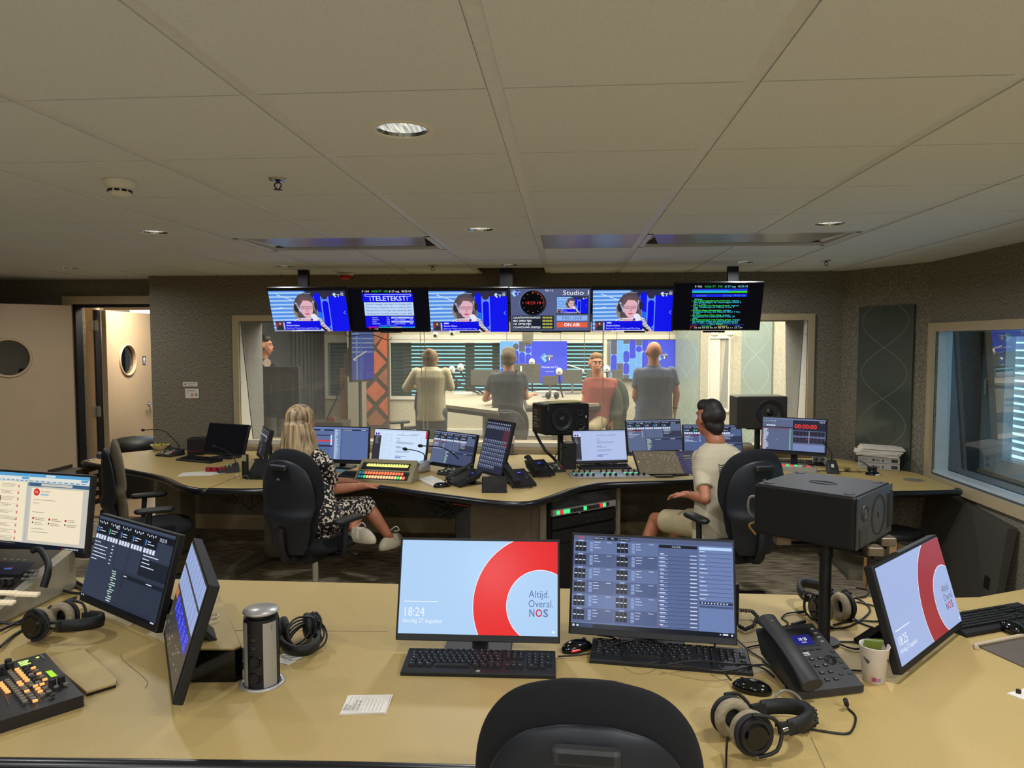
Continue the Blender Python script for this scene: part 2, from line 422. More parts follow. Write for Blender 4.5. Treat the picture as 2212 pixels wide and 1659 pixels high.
for i in range(-10, 5):
    for j in range(-1, 9):
        x0, y0 = GX + i * T, GY + j * T
        if in_beam(i, j): continue
        if (i, j) == (-1, 7): continue             # open tile above the mount of the screens
        P = [(x0 + .021, y0 + .003), (x0 + T - .021, y0 + .003), (x0 + T - .021, y0 + T - .003), (x0 + .021, y0 + T - .003)]
        if x0 + T < -3.9 and y0 > 6.1: P = [(p[0], min(p[1], YD)) for p in P]
        Q = clip_room([(max(p[0], -5.98), p[1]) for p in P])
        if len(Q) < 3: continue
        hh = [h for h in holes if x0 < h[0] < x0 + T and y0 < h[1] < y0 + T]
        b = MB()
        if hh and len(Q) == 4:
            cx, cy = hh[0]; n = 24; hw = [(cx + .083 * math.cos(2 * PI * k / n), cy + .083 * math.sin(2 * PI * k / n)) for k in range(n)]
            def edge(k):
                a = 2 * PI * k / n; dx, dy = math.cos(a), math.sin(a); t = 9
                if dx > 1e-6: t = min(t, (Q[1][0] - cx) / dx)
                if dx < -1e-6: t = min(t, (Q[0][0] - cx) / dx)
                if dy > 1e-6: t = min(t, (Q[2][1] - cy) / dy)
                if dy < -1e-6: t = min(t, (Q[0][1] - cy) / dy)
                return (cx + dx * t, cy + dy * t)
            ow = [edge(k) for k in range(n)]
            for q in Q:       # corners
                k = min(range(n), key=lambda k: (ow[k][0] - q[0]) ** 2 + (ow[k][1] - q[1]) ** 2); ow[k] = q
            z = CEIL; vs = [(p[0], p[1], z) for p in ow] + [(p[0], p[1], z) for p in hw] + [(p[0], p[1], z + .02) for p in ow]
            b.add(vs, [(k, (k + 1) % n, n + (k + 1) % n, n + k) for k in range(n)] + [(k, 2 * n + k, 2 * n + (k + 1) % n, (k + 1) % n) for k in range(n)], tilem)
        else:
            b.prism(Q, CEIL, CEIL + .018, tilem)
        b.build('ceiling_tile', ceil)
for i in range(-9, 6):
    x = GX + i * T
    for seg in ([(1.2, 7.0)] if i not in (-2, 2) else [(1.2, GY + 4 * T), (GY + 5 * T, 7.0)]):
        P = clip_room([(x - .02, seg[0]), (x + .02, seg[0]), (x + .02, min(seg[1], YD if x < -3.97 else YW)), (x - .02, min(seg[1], YD if x < -3.97 else YW))])
        if len(P) >= 3: MB().prism(P, CEIL + .004, CEIL + .02, railm).build('ceiling_rail', ceil)
# perforated cooling beams set in the grid
beamm = mat('perforated_beam_metal', (176, 174, 172), .30, metal=.5, noise=.12, scale=(180, 180, 180))
for nm, i0, nx, lab in (('ceiling_vent', -3, 2, 'long perforated metal ceiling beam above the leftmost wall screens'),
                        ('ceiling_vent', 0, 1, 'short flat metal ceiling panel between the two long beams'),
                        ('ceiling_vent', 1, 2, 'long perforated metal ceiling beam above the rightmost wall screens')):
    x0, x1, y0, y1 = GX + i0 * T + .022, GX + (i0 + nx) * T - .022, GY + 4 * T + .003, GY + 5 * T - .003
    t = thing(nm, lab, 'ceiling vent', ((x0 + x1) / 2, (y0 + y1) / 2, CEIL), 0, 'metal ceiling beams')
    w, d = x1 - x0, y1 - y0
    if nx == 2:
        f = MB()
        for sx in (-1, 1): f.box((sx * (w / 2 - .015), 0, .012), (.03, d, .024), railm)
        for sy in (-1, 1): f.box((0, sy * (d / 2 - .015), .012), (w, .03, .024), railm)
        f.build('frame', t)
        p = MB(); p.add([(-w / 2 + .03, -d / 2 + .03, .008), (w / 2 - .03, -d / 2 + .03, .008), (w / 2 - .12, d / 2 - .07, .016), (-w / 2 + .12, d / 2 - .07, .016)], [(0, 1, 2, 3)], beamm)
        p.add([(-w / 2 + .03, -d / 2 + .03, .008), (-w / 2 + .12, d / 2 - .07, .07), (-w / 2 + .03, d / 2 - .03, .02)], [(0, 1, 2)], railm)
        p.add([(w / 2 - .03, -d / 2 + .03, .008), (w / 2 - .12, d / 2 - .07, .07), (w / 2 - .03, d / 2 - .03, .02)], [(2, 1, 0)], railm)
        p.add([(-w / 2 + .03, d / 2 - .03, .02), (w / 2 - .03, d / 2 - .03, .02), (w / 2 - .12, d / 2 - .07, .07), (-w / 2 + .12, d / 2 - .07, .07)], [(0, 3, 2, 1)], dgrey)
        p.build('perforated_plate', t)
    else:
        MB().box((0, 0, .008), (w, d, .012), beamm).build('metal_plate', t)
# downlights
dl_on = mat('lit_lamp', (255, 236, 190), .4, emit=9.0)
dl_dim = mat('dim_lamp', (110, 122, 126), .4, rgb2=(248, 248, 238), scale=(120, 9, 1), emit=.85)  # bright ribbed reflections painted as streaks into the glow
cup = mat('ribbed_reflector', (215, 220, 218), .18, metal=.95, rgb2=(90, 100, 105), scale=(70, 70, 1.5), kind='noise', bump=.3)
DLAB = {(-4.19, 5.9): 'round ceiling downlight nearest the open door', (-2.33, 5.9): 'round ceiling downlight left of the red ceiling alarm',
        (-0.475, 5.93): 'round ceiling downlight beside the open ceiling tile', (1.37, 5.88): 'brightly burning ceiling downlight above the rightmost wall screen',
        (-2.34, 4.02): 'round ceiling downlight left of the long beam, beyond the smoke detector', (-0.485, 4.06): 'round ceiling downlight between the long beam and the short metal panel',
        (1.375, 4.01): 'round ceiling downlight in front of the right long beam', (-0.487, 2.155): 'largest, nearest round ceiling downlight with ribbed reflector'}
DLAB[(1.375, 2.155)] = 'round ceiling downlight just outside the right edge of the view'; DLAB[(-2.34, 2.155)] = 'round ceiling downlight just outside the left edge of the view'
for k, lab in DLAB.items():
    t = thing('downlight', lab, 'ceiling light', (k[0], k[1], CEIL), 0, 'round ceiling downlights')
    MB().lathe([(.074, .004), (.076, -.003), (.088, -.003), (.094, .0)], white, n=32).build('trim_ring', t)
    MB().lathe([(.075, .0), (.066, .035), (.05, .07), (.03, .085)], cup, n=32).build('reflector', t)
    MB().lathe([(.073, .010), (.001, .012)], dl_on if DOWN[k] >= 30 else dl_dim, n=24).build('bulb', t)
# smoke detector, sprinklers, red alarm
p = on(258, 390, CEIL)
t = thing('smoke_detector', 'white domed smoke detector with dark slots on the ceiling', 'smoke detector', (p.x, p.y, CEIL - .001))
MB().lathe([(.056, 0), (.056, -.012), (.051, -.024), (.04, -.032)], white, n=28).build('base', t)
h = MB().lathe([(.041, -.032), (.039, -.05), (.03, -.058), (.002, -.06)], white, n=28)
h.build('cap', t)
for k in range(10):
    a = 2 * PI * k / 10; MB().at((.0415 * math.cos(a), .0415 * math.sin(a), -.040), (0, 0, a)).box((0, 0, 0), (.003, .018, .008), blackm).build('slot', t)
for (px, py), lab in (((600, 386), 'nearest ceiling sprinkler with steel rosette, beside the nearest downlight'), ((935, 573), 'small dark ceiling sprinkler above the second wall screen'), ((1785, 562), 'small dark ceiling sprinkler beyond the rightmost downlight')):
    p = on(px, py, CEIL); t = thing('sprinkler', lab, 'sprinkler', (p.x, p.y, CEIL - .001), 0, 'ceiling sprinklers')
    MB().lathe([(.034, 0), (.03, -.006), (.012, -.004)], chrome, n=20).build('rosette', t)
    q = MB(); q.cyl((0, 0, -.004), (0, 0, -.016), .007, dgrey); q.tube([(.004, 0, -.012), (.014, 0, -.024), (.004, 0, -.038)], .0025, dgrey); q.tube([(-.004, 0, -.012), (-.014, 0, -.024), (-.004, 0, -.038)], .0025, dgrey)
    q.build('frame', t); MB().lathe([(.001, -.038), (.018, -.04), (.001, -.042)], dgrey, n=12).build('deflector', t)
p = on(750, 590, CEIL); t = thing('ceiling_alarm', 'red alarm light with cream base on the ceiling', 'alarm', (p.x, p.y - .06, CEIL - .001))
MB().rbox((0, 0, -.012), (.13, .08, .024), white, .01).build('base', t)
MB().lathe([(.052, -.024), (.052, -.045), (.042, -.06), (.002, -.062)], mat('red_plastic', (190, 30, 30), .3, noise=.1), n=20).build('lens', t)

# ---- studio window: beige frame, white lining panels, felt reveal, two panes
def wframe(name, x0, x1, z0, z1, y, w, d, m):
    f = MB()
    f.box(((x0 + x1) / 2, y, z1 + w / 2), (x1 - x0 + 2 * w, d, w), m); f.box(((x0 + x1) / 2, y, z0 - w / 2), (x1 - x0 + 2 * w, d, w), m)
    f.box((x0 - w / 2, y, (z0 + z1) / 2), (w, d, z1 - z0), m); f.box((x1 + w / 2, y, (z0 + z1) / 2), (w, d, z1 - z0), m)
    return f
win = struct('window_1', wframe('w', WL, WR, WB, WT, YW - .015, .055, .03, cream))
for s_, x in ((-1, WL), (1, WR)):
    n = 'lining_panel'; y0a, y0b = (YW, YW)
    yt, yb = (6.70, 6.93) if s_ < 0 else (6.78, 6.93)
    q = MB(); xx = x - s_ * .004
    q.add([(xx, YW, WB), (xx, yb, WB), (xx, yt, WT), (xx, YW, WT)], [(0, 1, 2, 3)], white)
    for zz in (1.85, 1.4, .95):
        for yy in (YW + .02, YW + .02 + (yb - YW - .05) * (WT - zz)): q.cyl((xx, yy, zz), (xx - s_ * .003, yy, zz), .004, dgrey, n=6)
    q.build(n, win)
    MB().add([(xx - s_ * .002, yb - .004, WB), (xx - s_ * .002, yb + .008, WB), (xx - s_ * .002, yt + .008, WT), (xx - s_ * .002, yt - .004, WT)], [(0, 1, 2, 3)], blackm).build('gasket', win)
fr = mat('reveal_felt', (132, 130, 126), .95, rgb2=(158, 156, 150), scale=(90, 90, 60), bump=.3)
MB().add([(WL + .003, 6.9, WB), (WL + .003, YS - .02, WB), (WL + .003, YS - .02, WT), (WL + .003, 6.7, WT)], [(0, 1, 2, 3)], fr).build('reveal_panel', win)
MB().add([(WR - .003, 6.93, WB), (WR - .02, YS - .02, WB), (WR - .05, YS - .02, WT), (WR - .003, 6.78, WT)], [(3, 2, 1, 0)], fr).build('reveal_panel', win)
MB().box(((WL + WR) / 2, 6.93, WB + .006), (WR - WL, .5, .012), cream).build('sill', win)
MB().box(((WL + WR) / 2, 6.73, WB + .03), (WR - WL, .05, .045), white).build('sill_rail', win)
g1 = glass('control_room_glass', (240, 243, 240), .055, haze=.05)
seams = [WL + .01, at(912, 800, 6.85).x, at(1303, 800, 6.85).x, WR - .01]
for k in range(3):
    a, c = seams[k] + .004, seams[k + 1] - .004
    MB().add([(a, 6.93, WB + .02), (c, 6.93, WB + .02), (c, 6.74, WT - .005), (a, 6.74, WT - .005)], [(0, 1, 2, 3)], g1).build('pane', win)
    if k: 
        for dy, dx in ((0, 0), (.2, 0)):
            MB().tube([(seams[k], 6.928 + dy, WB + .02), (seams[k], 6.742 + dy, WT - .005)], .0035, mat('clear_seal', (190, 190, 175), .3, noise=.05), n=4).build('pane_seal', win)
g2 = glass('studio_side_glass', (246, 248, 246), .03)
MB().add([(WL + .01, YS - .03, WB + .02), (WR - .03, YS - .03, WB + .02), (WR - .05, YS - .03, WT - .005), (WL + .01, YS - .03, WT - .005)], [(0, 1, 2, 3)], g2).build('pane', win)

# ---- glass acoustic panel on the angled wall (etched loops)
def loops(cv, seed, n, c):
    rnd = random.Random(seed)
def acoustic_panel(name, p0, p1, z0, z1, label, base, c_line, group=None, seed=1, off=.012):
    p0, p1 = V((*p0, 0)), V((*p1, 0)); w = (p1 - p0).length; a = math.atan2(p1.y - p0.y, p1.x - p0.x); mid = (p0 + p1) / 2
    t = thing(name, label, 'wall panel', (mid.x, mid.y, z0), math.degrees(a), group)
    h = z1 - z0; MB().rbox((0, -off, h / 2), (w, .02, h), base, .002, .001).build('panel', t)
    cv = Canvas(w, h, 100, 100 * h / w); H = 100 * h / w; c = c_line
    cv.L = 1
    rnd = random.Random(seed); y = -10
    # crossing rounded ribbons, etched into the sheet
    P = []
    for k in range(41):
        yy = H * k / 40; P.append((50 + 42 * math.sin(yy / 26 + seed), yy)); 
    for k in range(40):
        cv.line(*P[k], *P[k + 1], 1.1, c); cv.line(100 - P[k][0], P[k][1], 100 - P[k + 1][0], P[k + 1][1], 1.1, c)
    cv.build('etched_line', t, M_PRINT, loc=(0, -off - .0105, 0))
    return t
greenp = mat('grey_green_glass_panel', (72, 80, 72), .18, noise=.06, scale=(2, 2, 2), coat=.3)
def pb(t): q = PB0.lerp(PB1, t); return (q.x, q.y)
acoustic_panel('acoustic_panel', pb(.22), pb(.84), .70, 2.08, 'tall dark grey-green glass panel with etched curves between the two windows', greenp, (108, 114, 100), seed=.6)

# ---- right window with metal lining, outer frame and louvre blind
b = MB(); xw = XR - .012
for (y0, y1, z0, z1) in ((RY0 - .06, RY1 + .07, RZ1, RZ1 + .065), (RY0 - .06, RY1 + .07, RZ0 - .075, RZ0), (RY1, RY1 + .07, RZ0, RZ1), (RY0 - .06, RY0, RZ0, RZ1)):
    b.box((xw, (y0 + y1) / 2, (z0 + z1) / 2), (.03, y1 - y0, z1 - z0), cream)
win2 = struct('window_2', b)
XO = 3.3
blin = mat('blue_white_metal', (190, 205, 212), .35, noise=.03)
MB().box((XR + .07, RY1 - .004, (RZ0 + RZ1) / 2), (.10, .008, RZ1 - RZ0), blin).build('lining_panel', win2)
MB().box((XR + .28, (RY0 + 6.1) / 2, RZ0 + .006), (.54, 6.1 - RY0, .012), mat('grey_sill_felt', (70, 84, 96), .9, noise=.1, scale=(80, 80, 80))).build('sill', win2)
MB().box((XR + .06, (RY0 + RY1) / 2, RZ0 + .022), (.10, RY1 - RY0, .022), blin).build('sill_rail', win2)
MB().prism([(XR + .03, RY1 - .0), (XO + .05, 6.10), (XO + .05, 6.12), (XR + .03, RY1 + .02)], RZ0 - .05, RZ1 + .1, mat('blue_lit_felt', (58, 70, 82), .95, rgb2=(84, 98, 110), scale=(90, 90, 90), bump=.3)).build('reveal_panel', win2)  # bluish daylight on the felt put into its colour
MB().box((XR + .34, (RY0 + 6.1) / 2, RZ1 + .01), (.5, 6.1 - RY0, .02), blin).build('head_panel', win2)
MB().add([(XR + .12, RY0, RZ0 + .02), (XR + .12, RY1 - .008, RZ0 + .02), (XR + .07, RY1 - .008, RZ1), (XR + .07, RY0, RZ1)], [(0, 1, 2, 3)], glass('side_window_glass', (225, 238, 242), .05, fk=.22)).build('pane', win2)
f = MB()
yj = atx(2120, 900, XO).y; yk = atx(2172, 900, XO).y
f.box((XO + .02, (yj + yk) / 2, (RZ0 + RZ1) / 2), (.07, yj - yk, RZ1 - RZ0 + .2), blin)
f.box((XO + .02, (RY0 + yk) / 2, RZ0 + .06), (.07, yk - RY0, .14), blin); f.box((XO + .02, (RY0 + yk) / 2, RZ1 + .0), (.07, yk - RY0, .08), blin)
of = f.build('outer_frame', win2)
hz = atx(2140, 820, XO).z
q = MB(); q.box((XO - .03, (yj + yk) / 2, hz), (.02, .025, .09), alu); q.cyl((XO - .03, (yj + yk) / 2, hz + .01), (XO - .07, (yj + yk) / 2, hz + .01), .009, alu); q.cyl((XO - .07, (yj + yk) / 2, hz + .01), (XO - .07, (yj + yk) / 2 + .0, hz - .11), .009, alu)
q.build('handle', of)
MB().add([(XO + .03, RY0, RZ0), (XO + .03, yk, RZ0), (XO + .03, yk, RZ1), (XO + .03, RY0, RZ1)], [(0, 1, 2, 3)], glass('outer_glass', (230, 240, 245), .03, fk=.15)).build('pane', win2)
bl = thing('window_blind', 'metal louvre blind glowing with daylight in the right window', 'blind', (XO + .12, (RY0 + yk) / 2 + .14, RZ0))
slatm = mat('louvre_metal', (205, 214, 216), .35, noise=.04)
sl = None
for k in range(22):
    if sl is None:
        q = MB(); n = 6; ring = [(-.03 + .06 * i / n, .006 * math.sin(PI * i / n) ) for i in range(n + 1)]
        L = (yk - RY0) + .30
        q.add([(x, -L / 2, z) for x, z in ring] + [(x, L / 2, z) for x, z in ring], [(i, i + 1, n + 2 + i, n + 1 + i) for i in range(n)], slatm, True)
        sl = q.build('slat', bl, rot=(0, D2R(50), 0)); sl.location = (0, 0, .0)
    else:
        c = sl.copy(); COL.objects.link(c); c.location = (0, 0, k * .058)
# outside wall of the window bay so that daylight only enters through the louvres
b = MB(); b.box((XO + .1, (RY0 - 2) / 2, 1.3), (.1, RY0 + 2, 2.6), dgrey); b.box((3.2, RY0 - .05, 1.3), (.5, .1, 2.6), blin)
b.box((XO + .1, RY1 + .55, 1.3), (.1, .6, 2.6), dgrey); b.box((3.3, 4.5, 2.25), (.5, 3, .1), dgrey); b.box((XO + .1, 4.5, .3), (.1, 3, .76), dgrey); b.box((XO + .12, 4.5, 2.2), (.1, 3, .6), dgrey)
struct('wall_outer', b)

# ---- doorway on the left, both doors, lobby
b = MB()
for (x0, x1, z0, z1) in ((DL - .09, DL, 0, DT + .08), (DR, DR + .03, 0, DT + .08), (DL, DR, DT, DT + .08)): b.box(((x0 + x1) / 2, YD - .02, (z0 + z1) / 2), (x1 - x0, .05, z1 - z0), cream)
for (x0, x1, z0, z1) in ((DL, DL + .03, 0, DT), (DL, DR, DT - .03, DT)): b.box(((x0 + x1) / 2, YD + .03, (z0 + z1) / 2), (x1 - x0, .10, z1 - z0), blackm)
struct('trim_1', b)
doorm = mat('warm_white_door_paint', (216, 190, 154), .4, noise=.02, scale=(5, 5, 5))
def porthole_leaf(name, hinge, ang, w, h, pz, pr, px=.5):
    """door leaf; ang = direction of the leaf from the hinge, degrees"""
    n = 28; b = MB(); th = .05; cx, cz = w * px, pz
    Q = [(0, .01), (w, .01), (w, h), (0, h)]
    for y in (-th / 2, th / 2):
        inner = [(cx + pr * math.cos(2 * PI * k / n), cz + pr * math.sin(2 * PI * k / n)) for k in range(n)]; outer = []
        for k in range(n):
            a = 2 * PI * k / n; dx, dz = math.cos(a), math.sin(a); t = 9
            if dx > 1e-6: t = min(t, (w - cx) / dx)
            if dx < -1e-6: t = min(t, -cx / dx)
            if dz > 1e-6: t = min(t, (h - cz) / dz)
            if dz < -1e-6: t = min(t, (.01 - cz) / dz)
            outer.append((cx + dx * t, cz + dz * t))
        for q in Q:
            k = min(range(n), key=lambda k: (outer[k][0] - q[0]) ** 2 + (outer[k][1] - q[1]) ** 2); outer[k] = q
        b.add([(p[0], y, p[1]) for p in outer] + [(p[0], y, p[1]) for p in inner], [(k, (k + 1) % n, n + (k + 1) % n, n + k) for k in range(n)], doorm)
        if y > 0:
            b.add([(p[0], -y, p[1]) for p in outer] + [(p[0], y, p[1]) for p in outer], [(k, (k + 1) % n, n + (k + 1) % n, n + k) for k in range(n)], doorm)
            b.add([(p[0], -y, p[1]) for p in inner] + [(p[0], y, p[1]) for p in inner], [(k, (k + 1) % n, n + (k + 1) % n, n + k) for k in range(n)], doorm)
    o = b.build(name); o.location = (*hinge, 0); o.rotation_euler = (0, 0, D2R(ang)); o['kind'] = 'structure'
    for s_ in (-1, 1):
        q = MB(); q.torus((cx, s_ * (th / 2 + .004), cz), pr + .012, .013, doorm, n=32, k=6, ax=(0, 1, 0)); q.build('porthole_ring', o)
    MB().cyl((cx, -.003, cz), (cx, .003, cz), pr, glass('porthole_glass', (70, 86, 94), .2), n=28).build('porthole_glass', o)
    return o
hx, hy = at(150, 700, 6.93).x, 6.93
d1 = porthole_leaf('door_1', (hx + .02, hy), -133.5, 1.0, 2.14, 1.63, .165, .53)
MB().box((.985, 0, 1.07), (.006, .06, 2.14), blackm).build('seal_strip', d1)
d2h = at(224, 700, 7.75)
e2 = min((at(321, 700, 7.75 + .01 * k) for k in range(20, 140)), key=lambda e: abs(math.hypot(e.x - d2h.x, e.y - 7.75) - .98))
d2 = porthole_leaf('door_2', (d2h.x, 7.75), math.degrees(math.atan2(e2.y - 7.75, e2.x - d2h.x)), .98, 2.13, 1.57, .165, .44)
q = MB(); q.cyl((.88, -.03, 1.02), (.88, -.075, 1.02), .011, chrome); q.cyl((.88, -.07, 1.02), (.76, -.07, 1.02), .009, chrome); q.box((.88, -.028, 1.02), (.04, .006, .04), chrome); q.build('door_handle', d2)
cv = Canvas(.075, .11, 10, 14); cv.rect(0, 0, 10, 14, (45, 50, 110)); cv.L = 1; cv.disc(5, 5, 3.4, (235, 235, 235)); cv.rect(2.5, 6, 2.6, 6.4, (235, 235, 235)); cv.line(6.5, 8, 9, 12.5, 1.3, (235, 235, 235))
cv.build('door_sticker', d2, M_PRINT, loc=(.80, -.0265, 1.50))
cv = Canvas(.02, .1, 2, 10); cv.rect(0, 0, 2, 10, (150, 140, 120))
# lobby between the doors
b = MB(); lobw = mat('lobby_paint', (206, 190, 164), .5, noise=.02)
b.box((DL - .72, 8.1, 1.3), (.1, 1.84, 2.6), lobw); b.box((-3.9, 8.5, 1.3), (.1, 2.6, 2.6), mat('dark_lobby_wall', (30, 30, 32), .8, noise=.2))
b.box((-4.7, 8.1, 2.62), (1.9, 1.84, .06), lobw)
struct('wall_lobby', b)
b = MB(); b.box((-4.5, 9.9, -.01), (3, 5.7, .06), mat('lobby_lino', (160, 138, 108), .5, noise=.05)); struct('floor_lobby', b)
b = MB(); b.box(((DL + DR) / 2, YD + .08, .012), (DR - DL, .2, .024), mat('oak_threshold', (176, 146, 106), .45, noise=.12, scale=(4, 60, 10))); struct('trim_2', b)
f = MB(); xj = d2h.x
for (x0, x1, y) in ((xj - .42, xj - .36, 7.25), (xj - .30, xj - .16, 7.45), (xj - .14, xj - .05, 7.7)): f.box(((x0 + x1) / 2, y, 1.09), (x1 - x0, .12, 2.18), doorm)
f.box((-4.4, 7.7, 2.19), (1.3, .1, .12), doorm); f.box((xj - .035, 7.69, 1.08), (.014, .1, 2.1), blackm)
j = struct('trim_3', f)
for pz in (1.96, 1.02):
    q = MB(); q.box((xj - .03, 7.62, pz), (.10, .006, .11), alu)
    for k in (-1, 0, 1): q.cyl((xj - .03, 7.612, pz + k * .034 - .014), (xj - .03, 7.612, pz + k * .034 + .014), .011, chrome, n=10)
    q.build('hinge', j)
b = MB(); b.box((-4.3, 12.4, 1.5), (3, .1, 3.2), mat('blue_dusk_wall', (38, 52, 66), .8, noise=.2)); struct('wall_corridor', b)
t = thing('waste_bin', 'round dark bin in the doorway behind the left desk', 'bin', (at(290, 960, 8.0).x, 8.0, .02))
MB().lathe([(.20, 0), (.24, .55), (.25, .56), (.23, .56), (.2, .1)], blackm, n=24).build('bucket', t)
MB().lathe([(.25, .56), (.25, .60), (.18, .66), (.02, .68)], black, n=24).build('lid', t)
# first aid notices on the felt
for k, (px, py, w, h) in enumerate(((411, 830, .145, .042), (415, 850, .135, .092))):
    p = at(px, py, YW - .004); t = thing('notice', ['narrow white first aid notice with a red cross on the felt wall', 'white card with three small symbols under the first aid notice'][k], 'notice', (p.x, p.y, p.z - h / 2))
    cv = Canvas(w, h, 100, 100 * h / w); H = 100 * h / w; cv.rect(0, 0, 100, H, (226, 216, 200)); cv.L = 1
    if k == 0:
        cv.rect(8, H * .42, 16, H * .16, (190, 30, 30)); cv.rect(14, H * .22, 4, H * .56, (190, 30, 30)); cv.text('BEDRIJFSHULP', 30, 13, 7, (60, 60, 60), width=60); cv.text('VERLENING', 30, 24, 7, (60, 60, 60), width=48)
    else:
        cv.dashes(15, 10, 70, 2, 6, (150, 140, 130), 3, .8, 1); cv.rect(42, 34, 16, 18, (210, 80, 40)); cv.disc(80, 43, 9, (40, 120, 60)); cv.L = 2; cv.rect(47, 40, 6, 6, (250, 240, 230)); cv.line(76, 38, 84, 48, 3, (240, 240, 240)); cv.dashes(12, 26, 14, 1, 2, (130, 120, 110), 3); cv.dashes(72, 26, 14, 1, 2, (130, 120, 110), 3)
    cv.build('print', t, M_PRINT, loc=(0, -.001, 0)); MB().box((0, 0, h / 2), (w, .0018, h), white).build('card', t)
# ================================================================== THE STUDIO BEHIND THE GLASS
YB = 11.0
b = MB(); b.box((-.6, 9.2, -.06), (7.6, 4.0, .1), mat('studio_floor', (150, 142, 128), .7, noise=.06)); struct('floor_studio', b)
b = MB(); b.box((-.6, 9.3, 2.78), (7.8, 4.2, .1), mat('studio_ceiling_paint', (225, 220, 205), .8, noise=.02)); struct('ceiling_studio', b)
def X11(px, Y=YB): return at(px, 742, Y).x
# studio back wall with two window openings
oz0, oz1 = at(1000, 862, YB).z, at(1000, 736, YB).z
wins = [(X11(703), X11(757)), (X11(838), X11(1310))]
xs = [-4.4, wins[0][0], wins[0][1], wins[1][0], wins[1][1], 3.4]
b = MB()
for a, c in ((xs[0], xs[1]), (xs[2], xs[3]), (xs[4], xs[5])): b.box(((a + c) / 2, YB + .1, 1.4), (c - a, .2, 2.8), feltl)
for a, c in wins:
    b.box(((a + c) / 2, YB + .1, (oz1 + 2.8) / 2), (c - a, .2, 2.8 - oz1), feltl); b.box(((a + c) / 2, YB + .1, oz0 / 2), (c - a, .2, oz0), feltl)
struct('wall_studio_back', b)
for k, (a, c) in enumerate(wins):
    f = wframe('w', a + .04, c - .04, oz0 + .04, oz1 - .03, YB - .01, .05, .04, white)
    w = struct('window_%d' % (k + 3), f)
    MB().box(((a + c) / 2, YB + .18, (oz0 + oz1) / 2), (c - a, .006, oz1 - oz0), glass('studio_window_glass', (200, 225, 225), .04)).build('pane', w)
    m_ = mat('window_bar_grey', (92, 96, 94), .5, noise=.05)
    bars = [X11(868), X11(884), X11(1003), X11(1022), X11(1062), X11(1077)] if k else []
    for x0, x1 in zip(bars[::2], bars[1::2]): MB().box(((x0 + x1) / 2, YB + .13, (oz0 + oz1) / 2), (x1 - x0, .06, oz1 - oz0), m_).build('mullion', w)
    bl = thing('window_blind', ['narrow teal lit blind beside the dark studio curtain', 'wide grey-green horizontal blind across the studio back window'][k], 'blind', ((a + c) / 2, YB + .06, oz0), 0, 'studio blinds')
    sm = mat('green_grey_slat', (74, 96, 92), .5, noise=.08); s0 = None
    n = int((oz1 - oz0 - .05) / .057)
    for i in range(n + 1):
        if s0 is None: s0 = MB().box((0, 0, 0), (c - a - .1, .052, .003), sm).build('slat', bl, rot=(D2R(-52), 0, 0))
        else: q = s0.copy(); COL.objects.link(q); q.location = (0, 0, .03 + i * .057)
    s0.location = (0, 0, .03)
b = MB(); b.box((-.5, YB - .06, .42), (7.6, .12, .09), white); b.box((-.5, YB - .05, .20), (7.6, .1, .4), feltl); struct('trim_4', b)
b = MB(); b.box((X11(1080), YB - .02, oz1 + .055), (7.4, .04, .07), white); struct('trim_5', b)
# left: dark pleated acoustic curtain wall, as tall vertical panels
pc = mat('dark_pleated_panel', (46, 49, 52), .7, noise=.2, scale=(20, 20, 2))
c0, c1 = V((at(552, 742, 9.0).x, 9.0)), V((X11(704), YB - .05))
t = thing('pleated_curtain', 'dark grey curtain of tall vertical pleats at the studio left side', 'curtain', (c0.x, c0.y, 0))
N = 17; dd = (c1 - c0) / N; ang = math.atan2(dd.y, dd.x); me = None
q = MB(); L = dd.length
q.add([(0, 0, 0), (L * .75, .035, 0), (L, 0, 0), (0, 0, 2.7), (L * .75, .035, 2.7), (L, 0, 2.7)][:6], [(0, 1, 4, 3), (1, 2, 5, 4)], pc)
me = q.mesh('pleat')
for k in range(N): link('pleat', me, t, (dd.x * k, dd.y * k, 0), (0, 0, ang + D2R(4)))
b = MB(); b.prism([(-3.84, 7.2), (-3.74, 7.2), (c0.x - .12, c0.y), (c1.x - .12, YB + .1), (-3.84, YB + .1)], 0, 2.75, pc); struct('wall_studio_left', b)
# cream column and wood panel with red diamond tiles
x0, x1 = X11(783, 10.6), X11(838, 10.6)
wood = mat('reddish_brown_wood', (112, 74, 52), .5, noise=.15, scale=(3, 30, 3))
t = thing('tile_panel', 'brown wooden wall panel set with terracotta diamond tiles', 'wall panel', ((x0 + x1) / 2, 10.6, 0))
MB().box((0, .05, 1.38), (x1 - x0, .08, 2.75), wood).build('wood_panel', t)
MB().box((0, .005, 1.55), (x1 - x0 - .01, .012, 2.1), mat('dark_grout', (66, 58, 48), .8, noise=.1)).build('grout', t)
rt = mat('terracotta', (178, 92, 66), .55, noise=.14, scale=(14, 14, 14)); rt2 = mat('brown_tile', (140, 90, 66), .55, noise=.14, scale=(14, 14, 14))
hw = (x1 - x0) / 2 - .012
def tile(pts, m):
    P = []
    for q in (clip(clip(clip(clip(pts, 1, 0, hw), -1, 0, hw), 0, 1, 2.6), 0, -1, -.55),): P = q
    if len(P) > 2:
        MB().add([(p[0], -.012, p[1]) for p in P] + [(p[0], .0, p[1]) for p in P], [tuple(range(len(P)))] + [(i, len(P) + i, len(P) + (i + 1) % len(P), (i + 1) % len(P)) for i in range(len(P))], m).build('diamond_tile', t)
r_ = .165; k = 0
